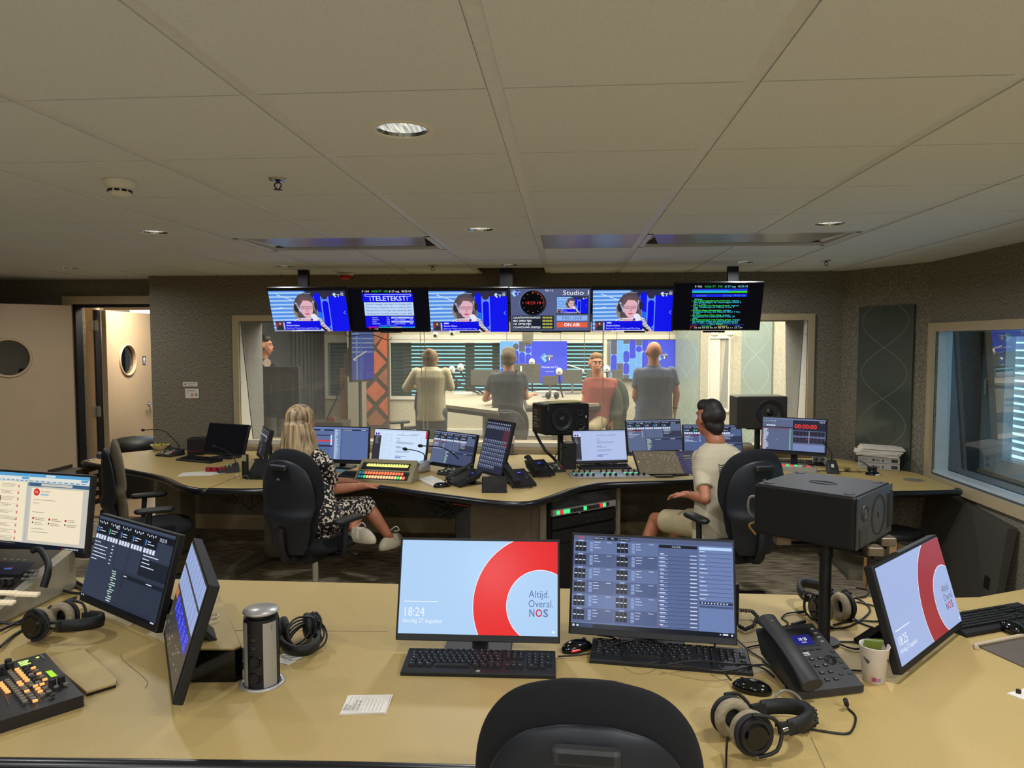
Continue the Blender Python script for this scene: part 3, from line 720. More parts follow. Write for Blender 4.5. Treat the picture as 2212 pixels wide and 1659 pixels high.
for zz in [.62 + .215 * i for i in range(10)]:
    big = 4 <= (k % 10) <= 6
    for cx in ((0, ) if k % 2 == 0 else (-.19, .19)):
        s_ = .92 if not big else 1.0
        tile([(cx - r_ * s_, zz), (cx, zz - r_ * s_ * 1.05), (cx + r_ * s_, zz), (cx, zz + r_ * s_ * 1.05 * (1.6 if big and cx else 1))], rt if (k % 3) else rt2)
    k += 1
x0, x1 = X11(755, 10.3), X11(783, 10.3)
b = MB(); b.box(((x0 + x1) / 2 - .02, 10.4, 1.4), (x1 - x0, .3, 2.7), mat('grey_column_paint', (150, 145, 128), .6, noise=.03)); struct('trim_6', b)
b = MB(); b.box(((X11(738, 10.5) + X11(757, 10.5)) / 2, 10.5, .7), (X11(757, 10.5) - X11(738, 10.5), .2, 1.4), wood); struct('trim_7', b)
# tall screen hung on the column, seen from its side, with its dark funnel-shaped housing
p0 = at(808, 812, 8.8); p1 = at(762, 824, 8.5); w = .36
t = thing('hanging_screen', 'portrait screen with blue picture turned sideways in front of the column', 'screen', ((p0.x + p1.x) / 2, 8.65, p1.z), math.degrees(math.atan2(p0.y - p1.y, p0.x - p1.x)))
wd = math.hypot(p0.x - p1.x, p0.y - p1.y); MB().rbox((0, .03, .32), (wd + .02, .05, .66), black, .004).build('housing', t)
cv = Canvas(wd, .63, 45, 105); cv.rect(0, 0, 45, 105, (70, 90, 190)); cv.L = 1
for k in range(5): cv.rect(0, 12 + k * 9, 45, 3, (150, 185, 225))
cv.rect(24, 40, 21, 65, (60, 70, 200)); cv.rect(8, 0, 3, 105, (150, 170, 220)); cv.rect(17, 0, 3, 105, (60, 120, 220)); cv.L = 2; cv.line(2, 64, 30, 48, 2.5, (255, 245, 225)); cv.line(2, 64, 8, 66, 2.5, (255, 245, 225))
cv.build('display', t, M_DIM, loc=(0, .004, .015))
a0, a1 = at(762, 824, 8.55), at(738, 760, 8.9)
q = MB(); 
zs = [(at(762, 712, 8.55).z, -.0, -.12), (at(762, 770, 8.55).z, 0, -.19), (at(762, 808, 8.55).z, 0, -.34), (at(762, 824, 8.55).z, 0, -.04)]
P = [(a0.x, zs[0][0]), (a0.x, a0.z), (a0.x - .11, a0.z + .09), (a0.x - .13, a0.z + .30), (a0.x - .03, a0.z + .46), (a0.x - .02, zs[0][0])]
q.add([(x, 8.6, z) for x, z in P] + [(x, 8.75, z) for x, z in P], [tuple(range(6)), tuple(reversed(range(6, 12)))] + [(i, i + 6, (i + 1) % 6 + 6, (i + 1) % 6) for i in range(6)], dgrey)
q.build('rear_bracket', t, world=True)
q = MB(); q.tube([at(748, 818, 8.7), at(706, 905, 8.7)], .014, dgrey, n=6, cr=1); q.build('strut', t, world=True)
MB().cyl((0, .06, -1.55 + .25), (0, .06, .1), .02, dgrey).build('pole', t)
# small red case on a dark console, left
p = at(716, 905, 8.9); t = thing('case', 'small dark red case standing low behind the studio glass', 'case', (p.x, p.y, p.z - .03)); MB().rbox((0, 0, .025), (.11, .08, .05), mat('dark_red_case', (120, 50, 44), .5, noise=.1), .01).build('body', t); MB().box((0, -.02, .055), (.04, .01, .008), black).build('carry_handle', t)
t = thing('console_cabinet', 'dark low console cabinet at the far left of the studio', 'cabinet', (p.x - .12, 8.95, 0))
MB().rbox((0, 0, (p.z - .03) / 2), (.6, .35, p.z - .03), dgrey, .01).build('body', t); MB().box((0, -.18, .5), (.5, .01, .02), black).build('groove', t)

# big monitor seen from behind at the left, with its arm clamps and hose
p0, p1 = at(553, 800, 7.9), at(652, 806, 7.75)
t = thing('large_monitor', 'large dark monitor seen from behind at the studio left edge', 'monitor', (p0.x + .22, 7.8, .98), -6)
w = (p1 - p0).length; MB().rbox((.02, 0, .25), (w + .02, .045, .56), dgrey, .006).build('housing', t)
MB().rbox((.02, -.028, .25), (w - .1, .02, .40), mat('monitor_back', (50, 50, 50), .55, noise=.1), .02).build('rear_cover', t)
for x in (-.12, .02):
    q = MB(); q.cyl((x, -.05, .02), (x, -.05, .32), .014, blackm); q.cyl((x, -.06, .24), (x, -.06, .34), .022, black); q.build('arm_post', t)
q = MB(); q.box((-.12, -.08, .10), (.12, .03, .03), grey); q.cyl((-.15, -.1, -.04), (-.15, -.1, .12), .02, grey); q.cyl((-.2, -.1, .12), (-.12, -.1, .14), .012, grey); q.build('clamp', t)
MB().tube([(-.12, -.1, .06), (-.10, -.12, -.06), (-.16, -.12, -.16), (-.26, -.1, -.18)], .008, mat('grey_hose', (150, 150, 145), .5, noise=.05)).build('hose', t)
MB().cyl((.05, .06, -.98), (.05, .06, .1), .03, blackm).build('stand', t)

# posters
def pills(cv, x0, n, w, H, seed):
    rnd = random.Random(seed); C = [(34, 52, 214), (34, 52, 214), (34, 52, 214), (92, 160, 235), (78, 80, 104)]
    for i in range(n):
        y = -rnd.uniform(2, 20)
        while y < H:
            h = rnd.choice((14, 26, 42)); yy = max(y, 0)
            hh = min(y + h, H) - yy
            if hh > 4:
                if y < 0 or y + h > H: cv.rect(x0 + i * w + .4, yy, w - .8, hh, rnd.choice(C))
                else: cv.pill(x0 + i * w + .4, y, w - .8, h, rnd.choice(C))
            y += h + .8
def logo(cv, x, y, s, c1, c2, name=True):
    cv.poly([(x, y), (x + 8 * s, y - 8 * s), (x + 14 * s, y - 2 * s), (x + 8.5 * s, y + 3 * s)][:4], c1)
    cv.poly([(x, y), (x + 8.5 * s, y + 3 * s), (x + 14 * s, y + 7 * s), (x + 9 * s, y + 12 * s)], c1)
    cv.poly([(x + 11 * s, y + 1 * s), (x + 19 * s, y - 8 * s), (x + 27 * s, y + 1 * s), (x + 19 * s, y + 10 * s)], c2)
    cv.L += 1
    if name: cv.text('npo', x + 3.5 * s, y + 1.5 * s, 4.2 * s, (40, 50, 120), True, rot=45); cv.text('radio', x + 13.5 * s, y - .5 * s, 4.5 * s, (235, 235, 250), width=13 * s)
    cv.rect(x + 18.2 * s, y + .8 * s, 1.8 * s, 6.5 * s, (240, 240, 255)); cv.L -= 1
for nm, pxs, py0, py1, Y, k in (('poster', (1080, 1225), 737, 826, 10.75, 0), ('poster', (1318, 1461), 735, 818, 10.9, 1)):
    a, c = at(pxs[0], py1, Y), at(pxs[1], py0, Y); w, h = c.x - a.x, c.z - a.z
    t = thing(nm, ['blue banner with pill shapes and station logo hanging before the blinds', 'blue banner of pill shapes on the wall behind the bald man'][k], 'banner', ((a.x + c.x) / 2, Y, a.z), 0, 'blue station banners')
    MB().box((0, .015, h / 2), (w, .025, h), mat('banner_board', (60, 70, 140), .5, noise=.03)).build('board', t)
    cv = Canvas(w, h, 145, 145 * h / w); H = 145 * h / w; cv.rect(0, 0, 145, H, (44, 66, 226)); cv.L = 1
    nw = 68 if k == 0 else 84; cv.rect(0, 0, nw, H, (116, 168, 240)); cv.L = 2; pills(cv, 1, 5 if k == 0 else 6, nw / (5 if k == 0 else 6) - .2, H, 11 + k)
    cv.L = 1
    if k == 0:
        logo(cv, 88, 34, 1.0, (120, 190, 240), (72, 76, 150)); cv.text('Nieuws en Co', 90, 58, 5, (225, 235, 250), width=36); cv.text('NPO.APP', 99, 67, 3, (200, 215, 245), width=17)
    else: logo(cv, 100, 34, 1.0, (120, 190, 240), (72, 76, 150))
    cv.build('print', t, M_PRINT, loc=(0, 0, 0))
    for x_ in (-w * .4, w * .4): MB().cyl((x_, .02, h), (x_, .02, 2.73 - a.z), .004, grey, n=6).build('hanging_wire', t)

# right side of the studio: glass panels, felt piers, slit window
def XY(px, Y): p = at(px, 742, Y); return (p.x, p.y)
pA, pB_, pC, pD, pE, pF = XY(1462, 10.85), XY(1513, 10.2), XY(1605, 9.3), XY(1671, 8.75), XY(1684, 8.6), XY(1700, 7.4)
b = MB(); b.prism([(pA[0], YB + .1), pA, pB_, pC, pD, pE, (pE[0] + .02, 7.22), (3.3, 7.22), (3.3, YB + .1)], 0, 2.75, feltl); struct('wall_studio_right', b)
pg = mat('pale_green_glass_panel', (150, 164, 156), .2, noise=.05, scale=(3, 3, 3))
acoustic_panel('acoustic_panel', pA, pB_, .35, 2.6, 'pale green glass panel behind the bald man in the studio', pg, (182, 192, 184), seed=2.2, group='studio glass panels')
acoustic_panel('acoustic_panel', pC, pD, .35, 2.6, 'pale green glass panel behind the speaker at the right of the studio', pg, (182, 192, 184), seed=3.1, group='studio glass panels')
q0, q1 = V(pB_).lerp(V(pC), .27), V(pB_).lerp(V(pC), .75); a = math.atan2(q1.y - q0.y, q1.x - q0.x); m0 = (q0 + q1) / 2; w = (q1 - q0).length
f = MB(); z0, z1 = .9, at(1560, 728, 9.7).z
for s_ in (-1, 1): f.box((s_ * w / 2, -.015, (z0 + z1) / 2), (.035, .03, z1 - z0), white)
f.box((0, -.015, z1), (w, .03, .04), white); f.box((0, -.015, z0), (w, .03, .04), white)
f.box((-w * .25, -.008, (z0 + z1) / 2), (w * .5, .012, z1 - z0), white)
f.add([(0, -.012, z0), (w / 2, -.012, z0), (w / 2, -.012, z1), (w * .28, -.012, z1)], [(0, 1, 2, 3)], fr)
o = f.build('window_5'); o.location = (m0.x, m0.y, 0); o.rotation_euler = (0, 0, a); o['kind'] = 'structure'
for px in (1544, 1578):
    p = at(px, 722, 9.4); t = thing('wall_sensor', ['round white wall fitting above the slit window, left one', 'round white wall fitting above the slit window, right one'][px > 1550], 'fitting', tuple(p))
    MB().ell((0, 0, 0), (.05, .03, .03), white).build('dome', t)
# cameras under the screens line and grey round lamp housing
for px, py in ((941, 723), (977, 719)):
    p = at(px, py, 10.6); t = thing('ceiling_camera', ['small white ball camera above the woman in the cream jacket', 'small white ball camera right of its twin on the studio frieze'][px > 950], 'camera', tuple(p))
    MB().ell((0, 0, 0), (.045, .045, .045), white).build('housing', t); MB().cyl((0, -.03, -.01), (0, -.05, -.015), .02, black).build('lens', t); MB().cyl((0, 0, .03), (0, 0, .12), .03, white).build('mount', t)
p = at(1140, 742, 9.4); t = thing('lamp_housing', 'grey cylindrical lamp housing hanging below the clock screen', 'lamp', (p.x, p.y, p.z))
MB().lathe([(.002, -.02), (.05, -.01), (.068, .03), (.075, .15), (.075, .45)], mat('grey_lamp_metal', (132, 130, 116), .45, noise=.05), n=24).build('shade', t)
MB().cyl((0, 0, .45), (0, 0, 2.735 - p.z), .012, grey).build('stem', t)
# bright V-shaped reflected strip, built as a glowing tube with arm and wire
p = at(1248, 798, 10.3); q = at(1226, 806, 10.3)
t = thing('glowing_strip', 'thin white angled glowing strip beside the blue banner', 'lamp', (p.x, 10.3, p.z))
MB().tube([at(1225, 815, 10.3), at(1262, 800, 10.3)], .012, mat('strip_glow', (255, 246, 225), .4, emit=1.6), n=6, cr=1).build('tube', t, world=True)
MB().cyl(at(1262, 799, 10.3), at(1262, 799, 10.3) + V((0, 0, .95)), .006, grey, n=6).build('wire', t, world=True); MB().tube([at(1225, 788, 10.3), at(1262, 799, 10.3)], .008, white, n=6, cr=1).build('arm', t, world=True)

# ---- studio tables, high standing desks
st = mat('studio_table_top', (158, 150, 132), .5, noise=.03); tz = 1.08
def hi_table(name, label, poly, leg):
    cx = sum(p[0] for p in poly) / len(poly); cy = sum(p[1] for p in poly) / len(poly)
    t = thing(name, label, 'table', (cx, cy, 0), 0, 'high studio desks')
    MB().prism(poly, tz - .03, tz, st).build('tabletop', t, world=True)
    e = MB(); e.prism([((p[0] - cx) * 1.03 + cx, (p[1] - cy) * 1.03 + cy) for p in poly], tz - .07, tz - .03, dgrey).build('edge', t, world=True)
    for (lx, ly) in leg:
        q = MB(); q.box((lx, ly, .5), (.09, .3, 1.0), alu); q.box((lx, ly, .03), (.1, .7, .06), grey); q.build('leg', t, world=True)
def XZ(px, py): p = on(px, py, tz); return (p.x, p.y)
hi_table('studio_desk', 'high pale studio desk with microphones left of the seated man', [XZ(950, 873), XZ(1075, 888), XZ(1085, 846), XZ(960, 845)], [(XZ(1050, 875)[0], XZ(1050, 875)[1] + .2)])
hi_table('studio_desk', 'long high pale studio desk with monitors in front of the blue banner', [XZ(1140, 876), XZ(1290, 872), XZ(1345, 858), XZ(1330, 843), XZ(1130, 846)], [(XZ(1200, 870)[0], XZ(1200, 870)[1] + .3)])
p = on(1095, 930, .4)
# monitors from behind in the studio
def back_monitor(px0, px1, py0, py1, Y, lab, group='studio monitors seen from behind', strip=False):
    a, c = at(px0, py1, Y), at(px1, py0, Y); w, h = c.x - a.x, c.z - a.z
    t = thing('studio_monitor', lab, 'monitor', ((a.x + c.x) / 2, Y, tz), 0, group)
    zb = a.z - tz
    MB().rbox((0, 0, zb + h / 2), (w, .03, h), mat('studio_monitor_back', (86, 84, 80), .5, noise=.06), .004).build('rear_cover', t)
    q = MB(); q.box((0, .01, zb / 2 + .02), (.03, .02, zb + .1), grey); q.box((0, .0, .006), (.2, .16, .012), grey); q.build('stand', t)
    if strip: MB().box((-w * .25 + .01, -.018, zb + h * .6), (.022, .006, h * .6), white).build('strip', t)
    return t
back_monitor(1110, 1167, 786, 828, 9.7, 'dark monitor with a pale vertical strip beside the banner logo', strip=True)
back_monitor(1215, 1258, 799, 829, 9.9, 'dark monitor right of the ball microphone, before the angled glowing strip')
back_monitor(1266, 1290, 800, 829, 9.9, 'narrow dark monitor just left of the man in red')
back_monitor(1322, 1345, 799, 830, 9.9, 'dark monitor between the man in red and the bald man')
back_monitor(1017, 1080, 800, 832, 9.6, 'black slanted monitor between the cream jacket and the seated man')
back_monitor(1172, 1205, 812, 832, 9.3, 'small black screen unit with white label on the long studio desk')
# ball microphones on arms
def ball_mic(px, py, Y, foot, lab):
    p = at(px, py, Y); t = thing('studio_microphone', lab, 'microphone', (p.x, p.y, tz), 0, 'studio microphones')
    MB().ell(p, (.042, .042, .05), white).build('windshield', t, world=True)
    q = MB(); q.torus(p - V((0, 0, .045)), .034, .005, blackm, n=16, k=4); q.tube([p - V((0, 0, .05)), V(foot) * .35 + V(p) * .65 - V((0, 0, .09)), foot], .011, blackm, n=6); q.build('boom_arm', t, world=True)
    cv = Canvas(.03, .03, 10, 10); cv.poly([(5, 0), (10, 5), (5, 10), (0, 5)], (50, 60, 120)); cv.L = 1; cv.rect(4.3, 2, 1.4, 6, (230, 230, 240)); cv.build('badge', t, M_PRINT, loc=tuple(V((0, -.05, p.z - tz - .02))))
ball_mic(976, 799, 8.9, on(1035, 850, tz), 'white ball microphone, left one of the pair beside the cream jacket')
ball_mic(995, 794, 9.0, on(1048, 852, tz), 'white ball microphone, right and higher one of the pair')
ball_mic(1149, 782, 10.0, on(1150, 846, tz), 'white ball microphone peeping over the monitor below the banner')
ball_mic(1208, 803, 9.0, on(1216, 858, tz), 'white ball microphone in the middle of the long studio desk')
ball_mic(1311, 797, 9.6, on(1316, 850, tz), 'white ball microphone right behind the man in red')
# headphones and papers on the studio desks
for k, (px, py, lab) in enumerate(((978, 839, 'black headphones lying on the studio desk by the microphones'), (1193, 863, 'white-banded headphones lying on the long studio desk'))):
    p = on(px, py, tz); t = thing('headphones', lab, 'headphones', (p.x, p.y, tz)); 
    for s_ in (-1, 1): MB().ell((s_ * .05, 0, .05), (.035, .045, .045), blackm).build('ear_cup', t)
    MB().torus((0, .03, .03), .07, .01, [blackm, white][k], n=16, k=6, a0=0, a1=180).build('headband', t)
for k, (px, py, w) in enumerate(((1180, 846, .3), (1000, 850, .25))):
    p = on(px, py, tz); t = thing('paper_sheet', ['white papers on the long studio desk', 'white papers below the pair of microphones'][k], 'paper', (p.x, p.y, tz), 8); MB().box((0, 0, .004), (w, .2, .006), white).build('sheet', t); MB().box((.02, .02, .009), (w * .8, .15, .004), white).build('sheet', t)
# ================================================================== PICTURES ON THE SCREENS (160 x 90 units each)
def broadcast(cv):
    L = cv.L
    cv.rect(0, 0, 160, 90, (84, 142, 226)); cv.L = L + 1
    for k in range(11): cv.poly([(0, 3 + k * 8.6), (0, 6.4 + k * 8.6), (88, 6 + k * 8.4), (88, 2.5 + k * 8.4)], (170, 208, 248))
    cv.rect(74, 0, 4, 88, (60, 70, 120)); cv.rect(78, 0, 82, 12, (44, 44, 66)); cv.rect(78, 12, 82, 78, (14, 20, 236)); cv.L = L + 2
    cv.line(16, 8, 58, 24, 1.6, (205, 225, 250)); cv.line(4, 40, 26, 37, 2.6, (205, 225, 250))
    cv.rect(93, 12, 1, 78, (90, 130, 240)); cv.rect(107, 12, 17, 78, (96, 140, 246)); cv.L = L + 3
    cv.pill(95, 4, 11, 40, (14, 20, 236)); cv.disc(115.5, 12, 7, (50, 46, 70)); cv.pill(109.5, 22, 12.5, 58, (10, 10, 232)); cv.pill(95, 46, 12, 60, (36, 104, 240)); cv.disc(116, 86, 6, (36, 80, 235))
    cv.rect(78, 0, 82, 5, (44, 44, 66)); cv.rect(150, 2, 6, 9, (150, 160, 190)); cv.rect(0, 86, 110, 4, (150, 150, 175))
    cv.L = L + 3; cv.poly([(133, 8), (137, 4), (141, 8), (138, 10), (141, 13), (138, 15)], (190, 220, 255)); cv.rect(142, 8, 6, 1.5, (220, 230, 255)); cv.rect(144.5, 8, 1.3, 6, (220, 230, 255)); cv.line(152, 48, 156, 44, 1, (120, 170, 250)); cv.line(152, 48, 156, 52, 1, (120, 170, 250))
    # presenter: hair, face, glasses, headset, striped top, microphone
    cv.L = L + 4; hair, hair2 = (84, 74, 82), (150, 138, 120)
    cv.poly([(47, 46), (51, 24), (60, 10), (72, 5), (86, 8), (95, 20), (98, 40), (97, 54), (92, 58), (60, 62), (52, 56)], hair)
    cv.poly([(46, 34), (50, 30), (56, 58), (62, 66), (56, 64), (48, 54)], hair2); cv.poly([(94, 30), (98, 36), (98, 54), (94, 60), (92, 50)], hair2)
    cv.poly([(40, 72), (48, 64), (60, 60), (96, 58), (104, 62), (110, 74), (120, 88), (38, 90)], (222, 224, 240))
    cv.L = L + 5
    for k in range(7): cv.line(41, 70 + k * 3, 60, 63 + k * 3.4, 1.1, (40, 40, 78)); cv.line(96, 62 + k * 3.4, 108 + k * 1.4, 66 + k * 3.4, 1.1, (40, 40, 78))
    cv.poly([(60, 62), (92, 62), (84, 80), (66, 80)], (222, 168, 180)); cv.poly([(108, 90), (112, 84), (122, 88), (124, 90)], (214, 160, 172))
    cv.poly([(61, 26), (68, 19), (86, 20), (89, 30), (88, 44), (84, 56), (76, 61), (68, 56), (62, 46)], (226, 176, 190)); cv.L = L + 6
    cv.poly([(58, 30), (62, 16), (74, 12), (88, 18), (90, 28), (82, 22), (70, 21), (63, 32)], (100, 82, 86))
    for cx in (68.5, 81): cv.rect(cx - 5, 34, 10, .8, (70, 40, 80)); cv.rect(cx - 5, 34, .8, 5, (70, 40, 80)); cv.rect(cx + 4.2, 34, .8, 5, (70, 40, 80)); cv.rect(cx - 4.5, 39, 9, .8, (70, 40, 80)); cv.rect(cx - 2, 36.3, 4, 1, (60, 40, 60))
    cv.poly([(74, 38), (77, 38), (78.5, 46), (74, 46)], (205, 146, 162)); cv.poly([(69, 50), (76, 49), (82, 50.5), (76, 53)], (190, 80, 110))
    cv.poly([(52, 26), (56, 26), (64, 46), (61, 48)], (178, 186, 205)); cv.poly([(89, 22), (92, 22), (93, 42), (91, 42)], (178, 186, 205)); cv.disc(54, 38, 5, (40, 40, 52), 9); cv.disc(95, 34, 4.5, (40, 40, 52), 9)
    cv.L = L + 7; cv.disc(88, 60, 7.5, (230, 232, 244), 9.5); cv.rect(80, 66, 17, 9, (36, 34, 44)); cv.line(94, 74, 112, 90, 5, (36, 36, 44)); cv.line(82, 56, 80, 72, 1, (36, 34, 44)); cv.L = L + 8; cv.poly([(83, 60), (86, 63), (84, 67), (81, 64)], (40, 50, 150))
    cv.rect(24, 67, 76, 19.5, (12, 12, 226)); cv.rect(5, 67, 19, 20, (70, 60, 70)); cv.L = L + 9
    cv.rect(5, 72, 5, 8, (170, 40, 50)); cv.disc(14, 72.5, 3.2, (30, 26, 30), 4.4); cv.poly([(8, 87), (10, 78), (20, 77), (23, 87)], (44, 48, 56)); cv.rect(21, 70, 3, 16, (180, 190, 225)); cv.pill(28, 69.2, 3, 3, (200, 210, 250)); cv.rect(29, 69.2, 9, 3, (200, 210, 250))
    cv.L = L + 10; cv.disc(14, 72.8, 2, (220, 160, 150), 3); cv.text('Shantie Chiboe', 27, 78.2, 3.4, (210, 215, 255), True, width=28); cv.text('Raad voor Ouders bij Leergeld Den Haag', 27, 84, 3.2, (200, 205, 250), width=68)
    cv.L = L
def tele_main(cv):
    cv.rect(0, 0, 160, 90, (6, 6, 16)); cv.L = 1; cv.rect(28, 9, 104, 18, (16, 16, 230)); cv.rect(30, 28, 102, 29, (186, 214, 248)); cv.rect(30, 58, 102, 25, (16, 16, 226)); cv.rect(34, 80.5, 22, 3, (235, 40, 40)); cv.rect(56, 80.5, 26, 3, (40, 210, 60)); cv.rect(82, 80.5, 22, 3, (230, 225, 60)); cv.rect(104, 80.5, 28, 3, (60, 190, 235))
    cv.L = 2; cv.text('P 100', 28, 6.6, 4.4, (230, 230, 230), width=15); cv.text('NOS-TT  100', 48, 6.6, 4.4, (60, 220, 90), width=33); cv.text('di 27 aug  18:25:18', 83, 6.6, 4.4, (240, 240, 240), width=46)
    w = (205, 218, 255)
    for (x0, y0, x1, y1) in ((34, 11, 128, 11), (34, 11, 34, 15), (34, 15, 44, 15), (44, 15, 44, 25), (128, 11, 128, 15), (128, 15, 120, 15), (120, 15, 120, 25)): cv.line(x0, y0, x1, y1, 1.1, w)
    cv.text('TELETEKST', 46, 24.6, 11, w, True, width=72)
    for i, s_ in enumerate(('Derde ritzege Van Aert in Vuelta 802', 'Klassieker afgelast door staking 802', 'Koopmeiners op weg naar Juventus 803', 'Griekspoor bereikt tweede ronde. 843')): cv.text(s_, 34, 34 + i * 6.6, 3.6, (50, 60, 150), width=94)
    for i, (a, n1, c_, n2) in enumerate((('nieuws', '101', 'sport', '601'), ('televisie', '200', 'weer verkeer', '700'), ('radio', '300', 'wedden', '850'), ('financieel', '500', 'ondertiteling', '888'))):
        y = 62.5 + i * 4.4; cv.text(a, 44, y, 3.2, (190, 205, 255)); cv.text(n1, 74, y, 3.2, (190, 205, 255))
        if i % 2 == 0: cv.rect(84, y - 3.2, 46, 3.8, (190, 205, 250))
        cv.L = 3; cv.text(c_, 90, y, 3.2, (40, 50, 170) if i % 2 == 0 else (190, 205, 255)); cv.text(n2, 122, y, 3.2, (40, 50, 170) if i % 2 == 0 else (190, 205, 255)); cv.L = 2
    cv.text('copyright NOS 2024', 58, 79.6, 3.2, (90, 150, 240)); cv.text('01', 36, 87.5, 3, (240, 60, 60)); cv.text('-> 03', 46, 87.5, 3, (230, 230, 230))
def tele_files(cv):
    cv.rect(0, 0, 160, 90, (5, 5, 12)); cv.L = 1; cv.rect(32, 10, 100, 4.5, (30, 60, 220)); cv.rect(32, 14.5, 100, 3.4, (60, 220, 60)); cv.rect(32, 20, 100, 6, (24, 40, 215))
    cv.L = 2; cv.rect(32, 13, 66, 4, (30, 180, 230)); cv.text('P 730', 36, 7.4, 4, (235, 235, 235), width=13); cv.text('NOS-TT  730', 54, 7.4, 4, (50, 215, 110), width=32); cv.text('di 27 aug  18:25:18', 90, 7.4, 4, (120, 225, 245), width=42); cv.text('actueel', 40, 24.5, 3.4, (70, 150, 235), width=18); cv.text('27 aug  18:20 uur', 88, 24.5, 3.4, (70, 150, 235), width=42)
    G, Cy = (70, 235, 90), (60, 205, 225)
    L_ = [('Files:', '', 37), ("- A2 's-Hertogenbosch->Utrecht", 'tussen', 32), ('', 'afrit Everdingen en Nieuwegein-Zuid 6', 36), ('', 'km, 7 min.', 36), ("- A2 Utrecht->'s-Hertogenbosch", 'tussen', 32), ('', 'knp. Oudenrijn en Vianen 6 km, 7', 36), ('', 'min.', 36), ('- A4 Den Haag->Amsterdam', 'tussen', 32), ('', 'Schiphol en knp. De Nieuwe Meer 9 km,', 36), ('', '9 min.', 36), ('- A4 Amsterdam->Den Haag', 'tussen', 32), ('', 'Hoogmade en Leidschendam 9 km, 24', 36), ('', 'min.', 36), ('- A7 Heerenveen->de Duitse grens', 'tussen', 32), ('', 'Groningen-West en afrit Euroborg 6.6', 36), ('', 'km, 7 min., wegwerkzaamheden, dicht.', 36)]
    for i, (g, c_, x) in enumerate(L_):
        y = 31.4 + i * 3.15
        if g: cv.text(g, x, y, 2.9, G if i else Cy, True, width=len(g) * 2.35)
        if c_: cv.text(c_, x + len(g) * 2.35 + (2.5 if g else 0), y, 2.9, Cy, True, width=len(c_) * 2.35)
    cv.rect(32, 81, 100, .6, (70, 90, 240)); cv.text('Bron: ANWB', 70, 81.6, 3, G); cv.text('nieuws', 33, 85, 3, (240, 60, 60)); cv.text('binnenland', 54, 85, 3, G); cv.text('buitenland', 84, 85, 3, (235, 225, 60)); cv.text('sport', 116, 85, 3, (80, 170, 240)); cv.text('01', 32, 88.6, 3, (240, 60, 60)); cv.text('02 03 04 05 06 07 08 09 10 11 12 13+', 40, 88.6, 3, (225, 225, 225), width=90)
def clock_pic(cv):
    cv.rect(0, 0, 160, 90, (84, 94, 132)); cv.L = 1; cv.disc(45, 29.5, 27, (118, 134, 180), 28, n=40); cv.L = 2; cv.disc(45.6, 30, 26.6, (30, 36, 48), 27.4, n=40); cv.L = 3; cv.disc(45, 29.6, 24, (4, 4, 7), 25, n=40); cv.L = 4
    for k in range(12): cv.disc(45 + 20 * math.sin(k * PI / 6), 29.6 - 20.6 * math.cos(k * PI / 6), .8, (240, 190, 160), n=8)
    for k in range(19): cv.disc(45 + 22.4 * math.sin(k * PI / 30), 29.6 - 23.2 * math.cos(k * PI / 30), .7, (235, 70, 50), n=8)
    cv.text('18:25:18', 45, 32.4, 6.4, (232, 58, 52), width=32, anchor='c')
    logo(cv, 1.5, 8, .72, (170, 215, 255), (36, 50, 190), True); cv.L = 1
    cv.text('R5-12', 70, 5.6, 4.2, (235, 240, 255), width=16); cv.text('Studio 1', 105, 13, 10, (250, 252, 255), width=52)
    cv.rect(3, 57, 84, 30, (28, 32, 50)); cv.L = 2
    for i, s_ in enumerate(('COUNTDOWN PLAYOUT:', 'MIC OPEN TIJD:', 'CD OPTELTIJD:', 'COUNTDOWN STERTIJD:')):
        cv.text(s_, 4.5, 63.2 + i * 7.1, 4.4, (244, 248, 255), True, width=[56, 38, 37, 56][i]); cv.text('00:00:00', 64, 63.2 + i * 7.1, 4.4, (225, 228, 90), True, width=20)
    cv.rect(93, 57, 62, 11, (142, 178, 240)); cv.rect(93, 71.5, 62, 11, (232, 96, 64)); cv.L = 3
    cv.text('MIC LIVE', 124, 65.6, 7, (84, 100, 150), width=40, anchor='c'); cv.text('ON AIR', 124, 80, 7, (252, 250, 255), True, width=33, anchor='c')
    cv.L = 1; cv.rect(92, 16, 64, 38, (20, 20, 30)); cv.L = 2; cv.ox, cv.oy, cv.k = 93, 17, .3875; broadcast(cv); cv.ox = cv.oy = 0; cv.k = 1
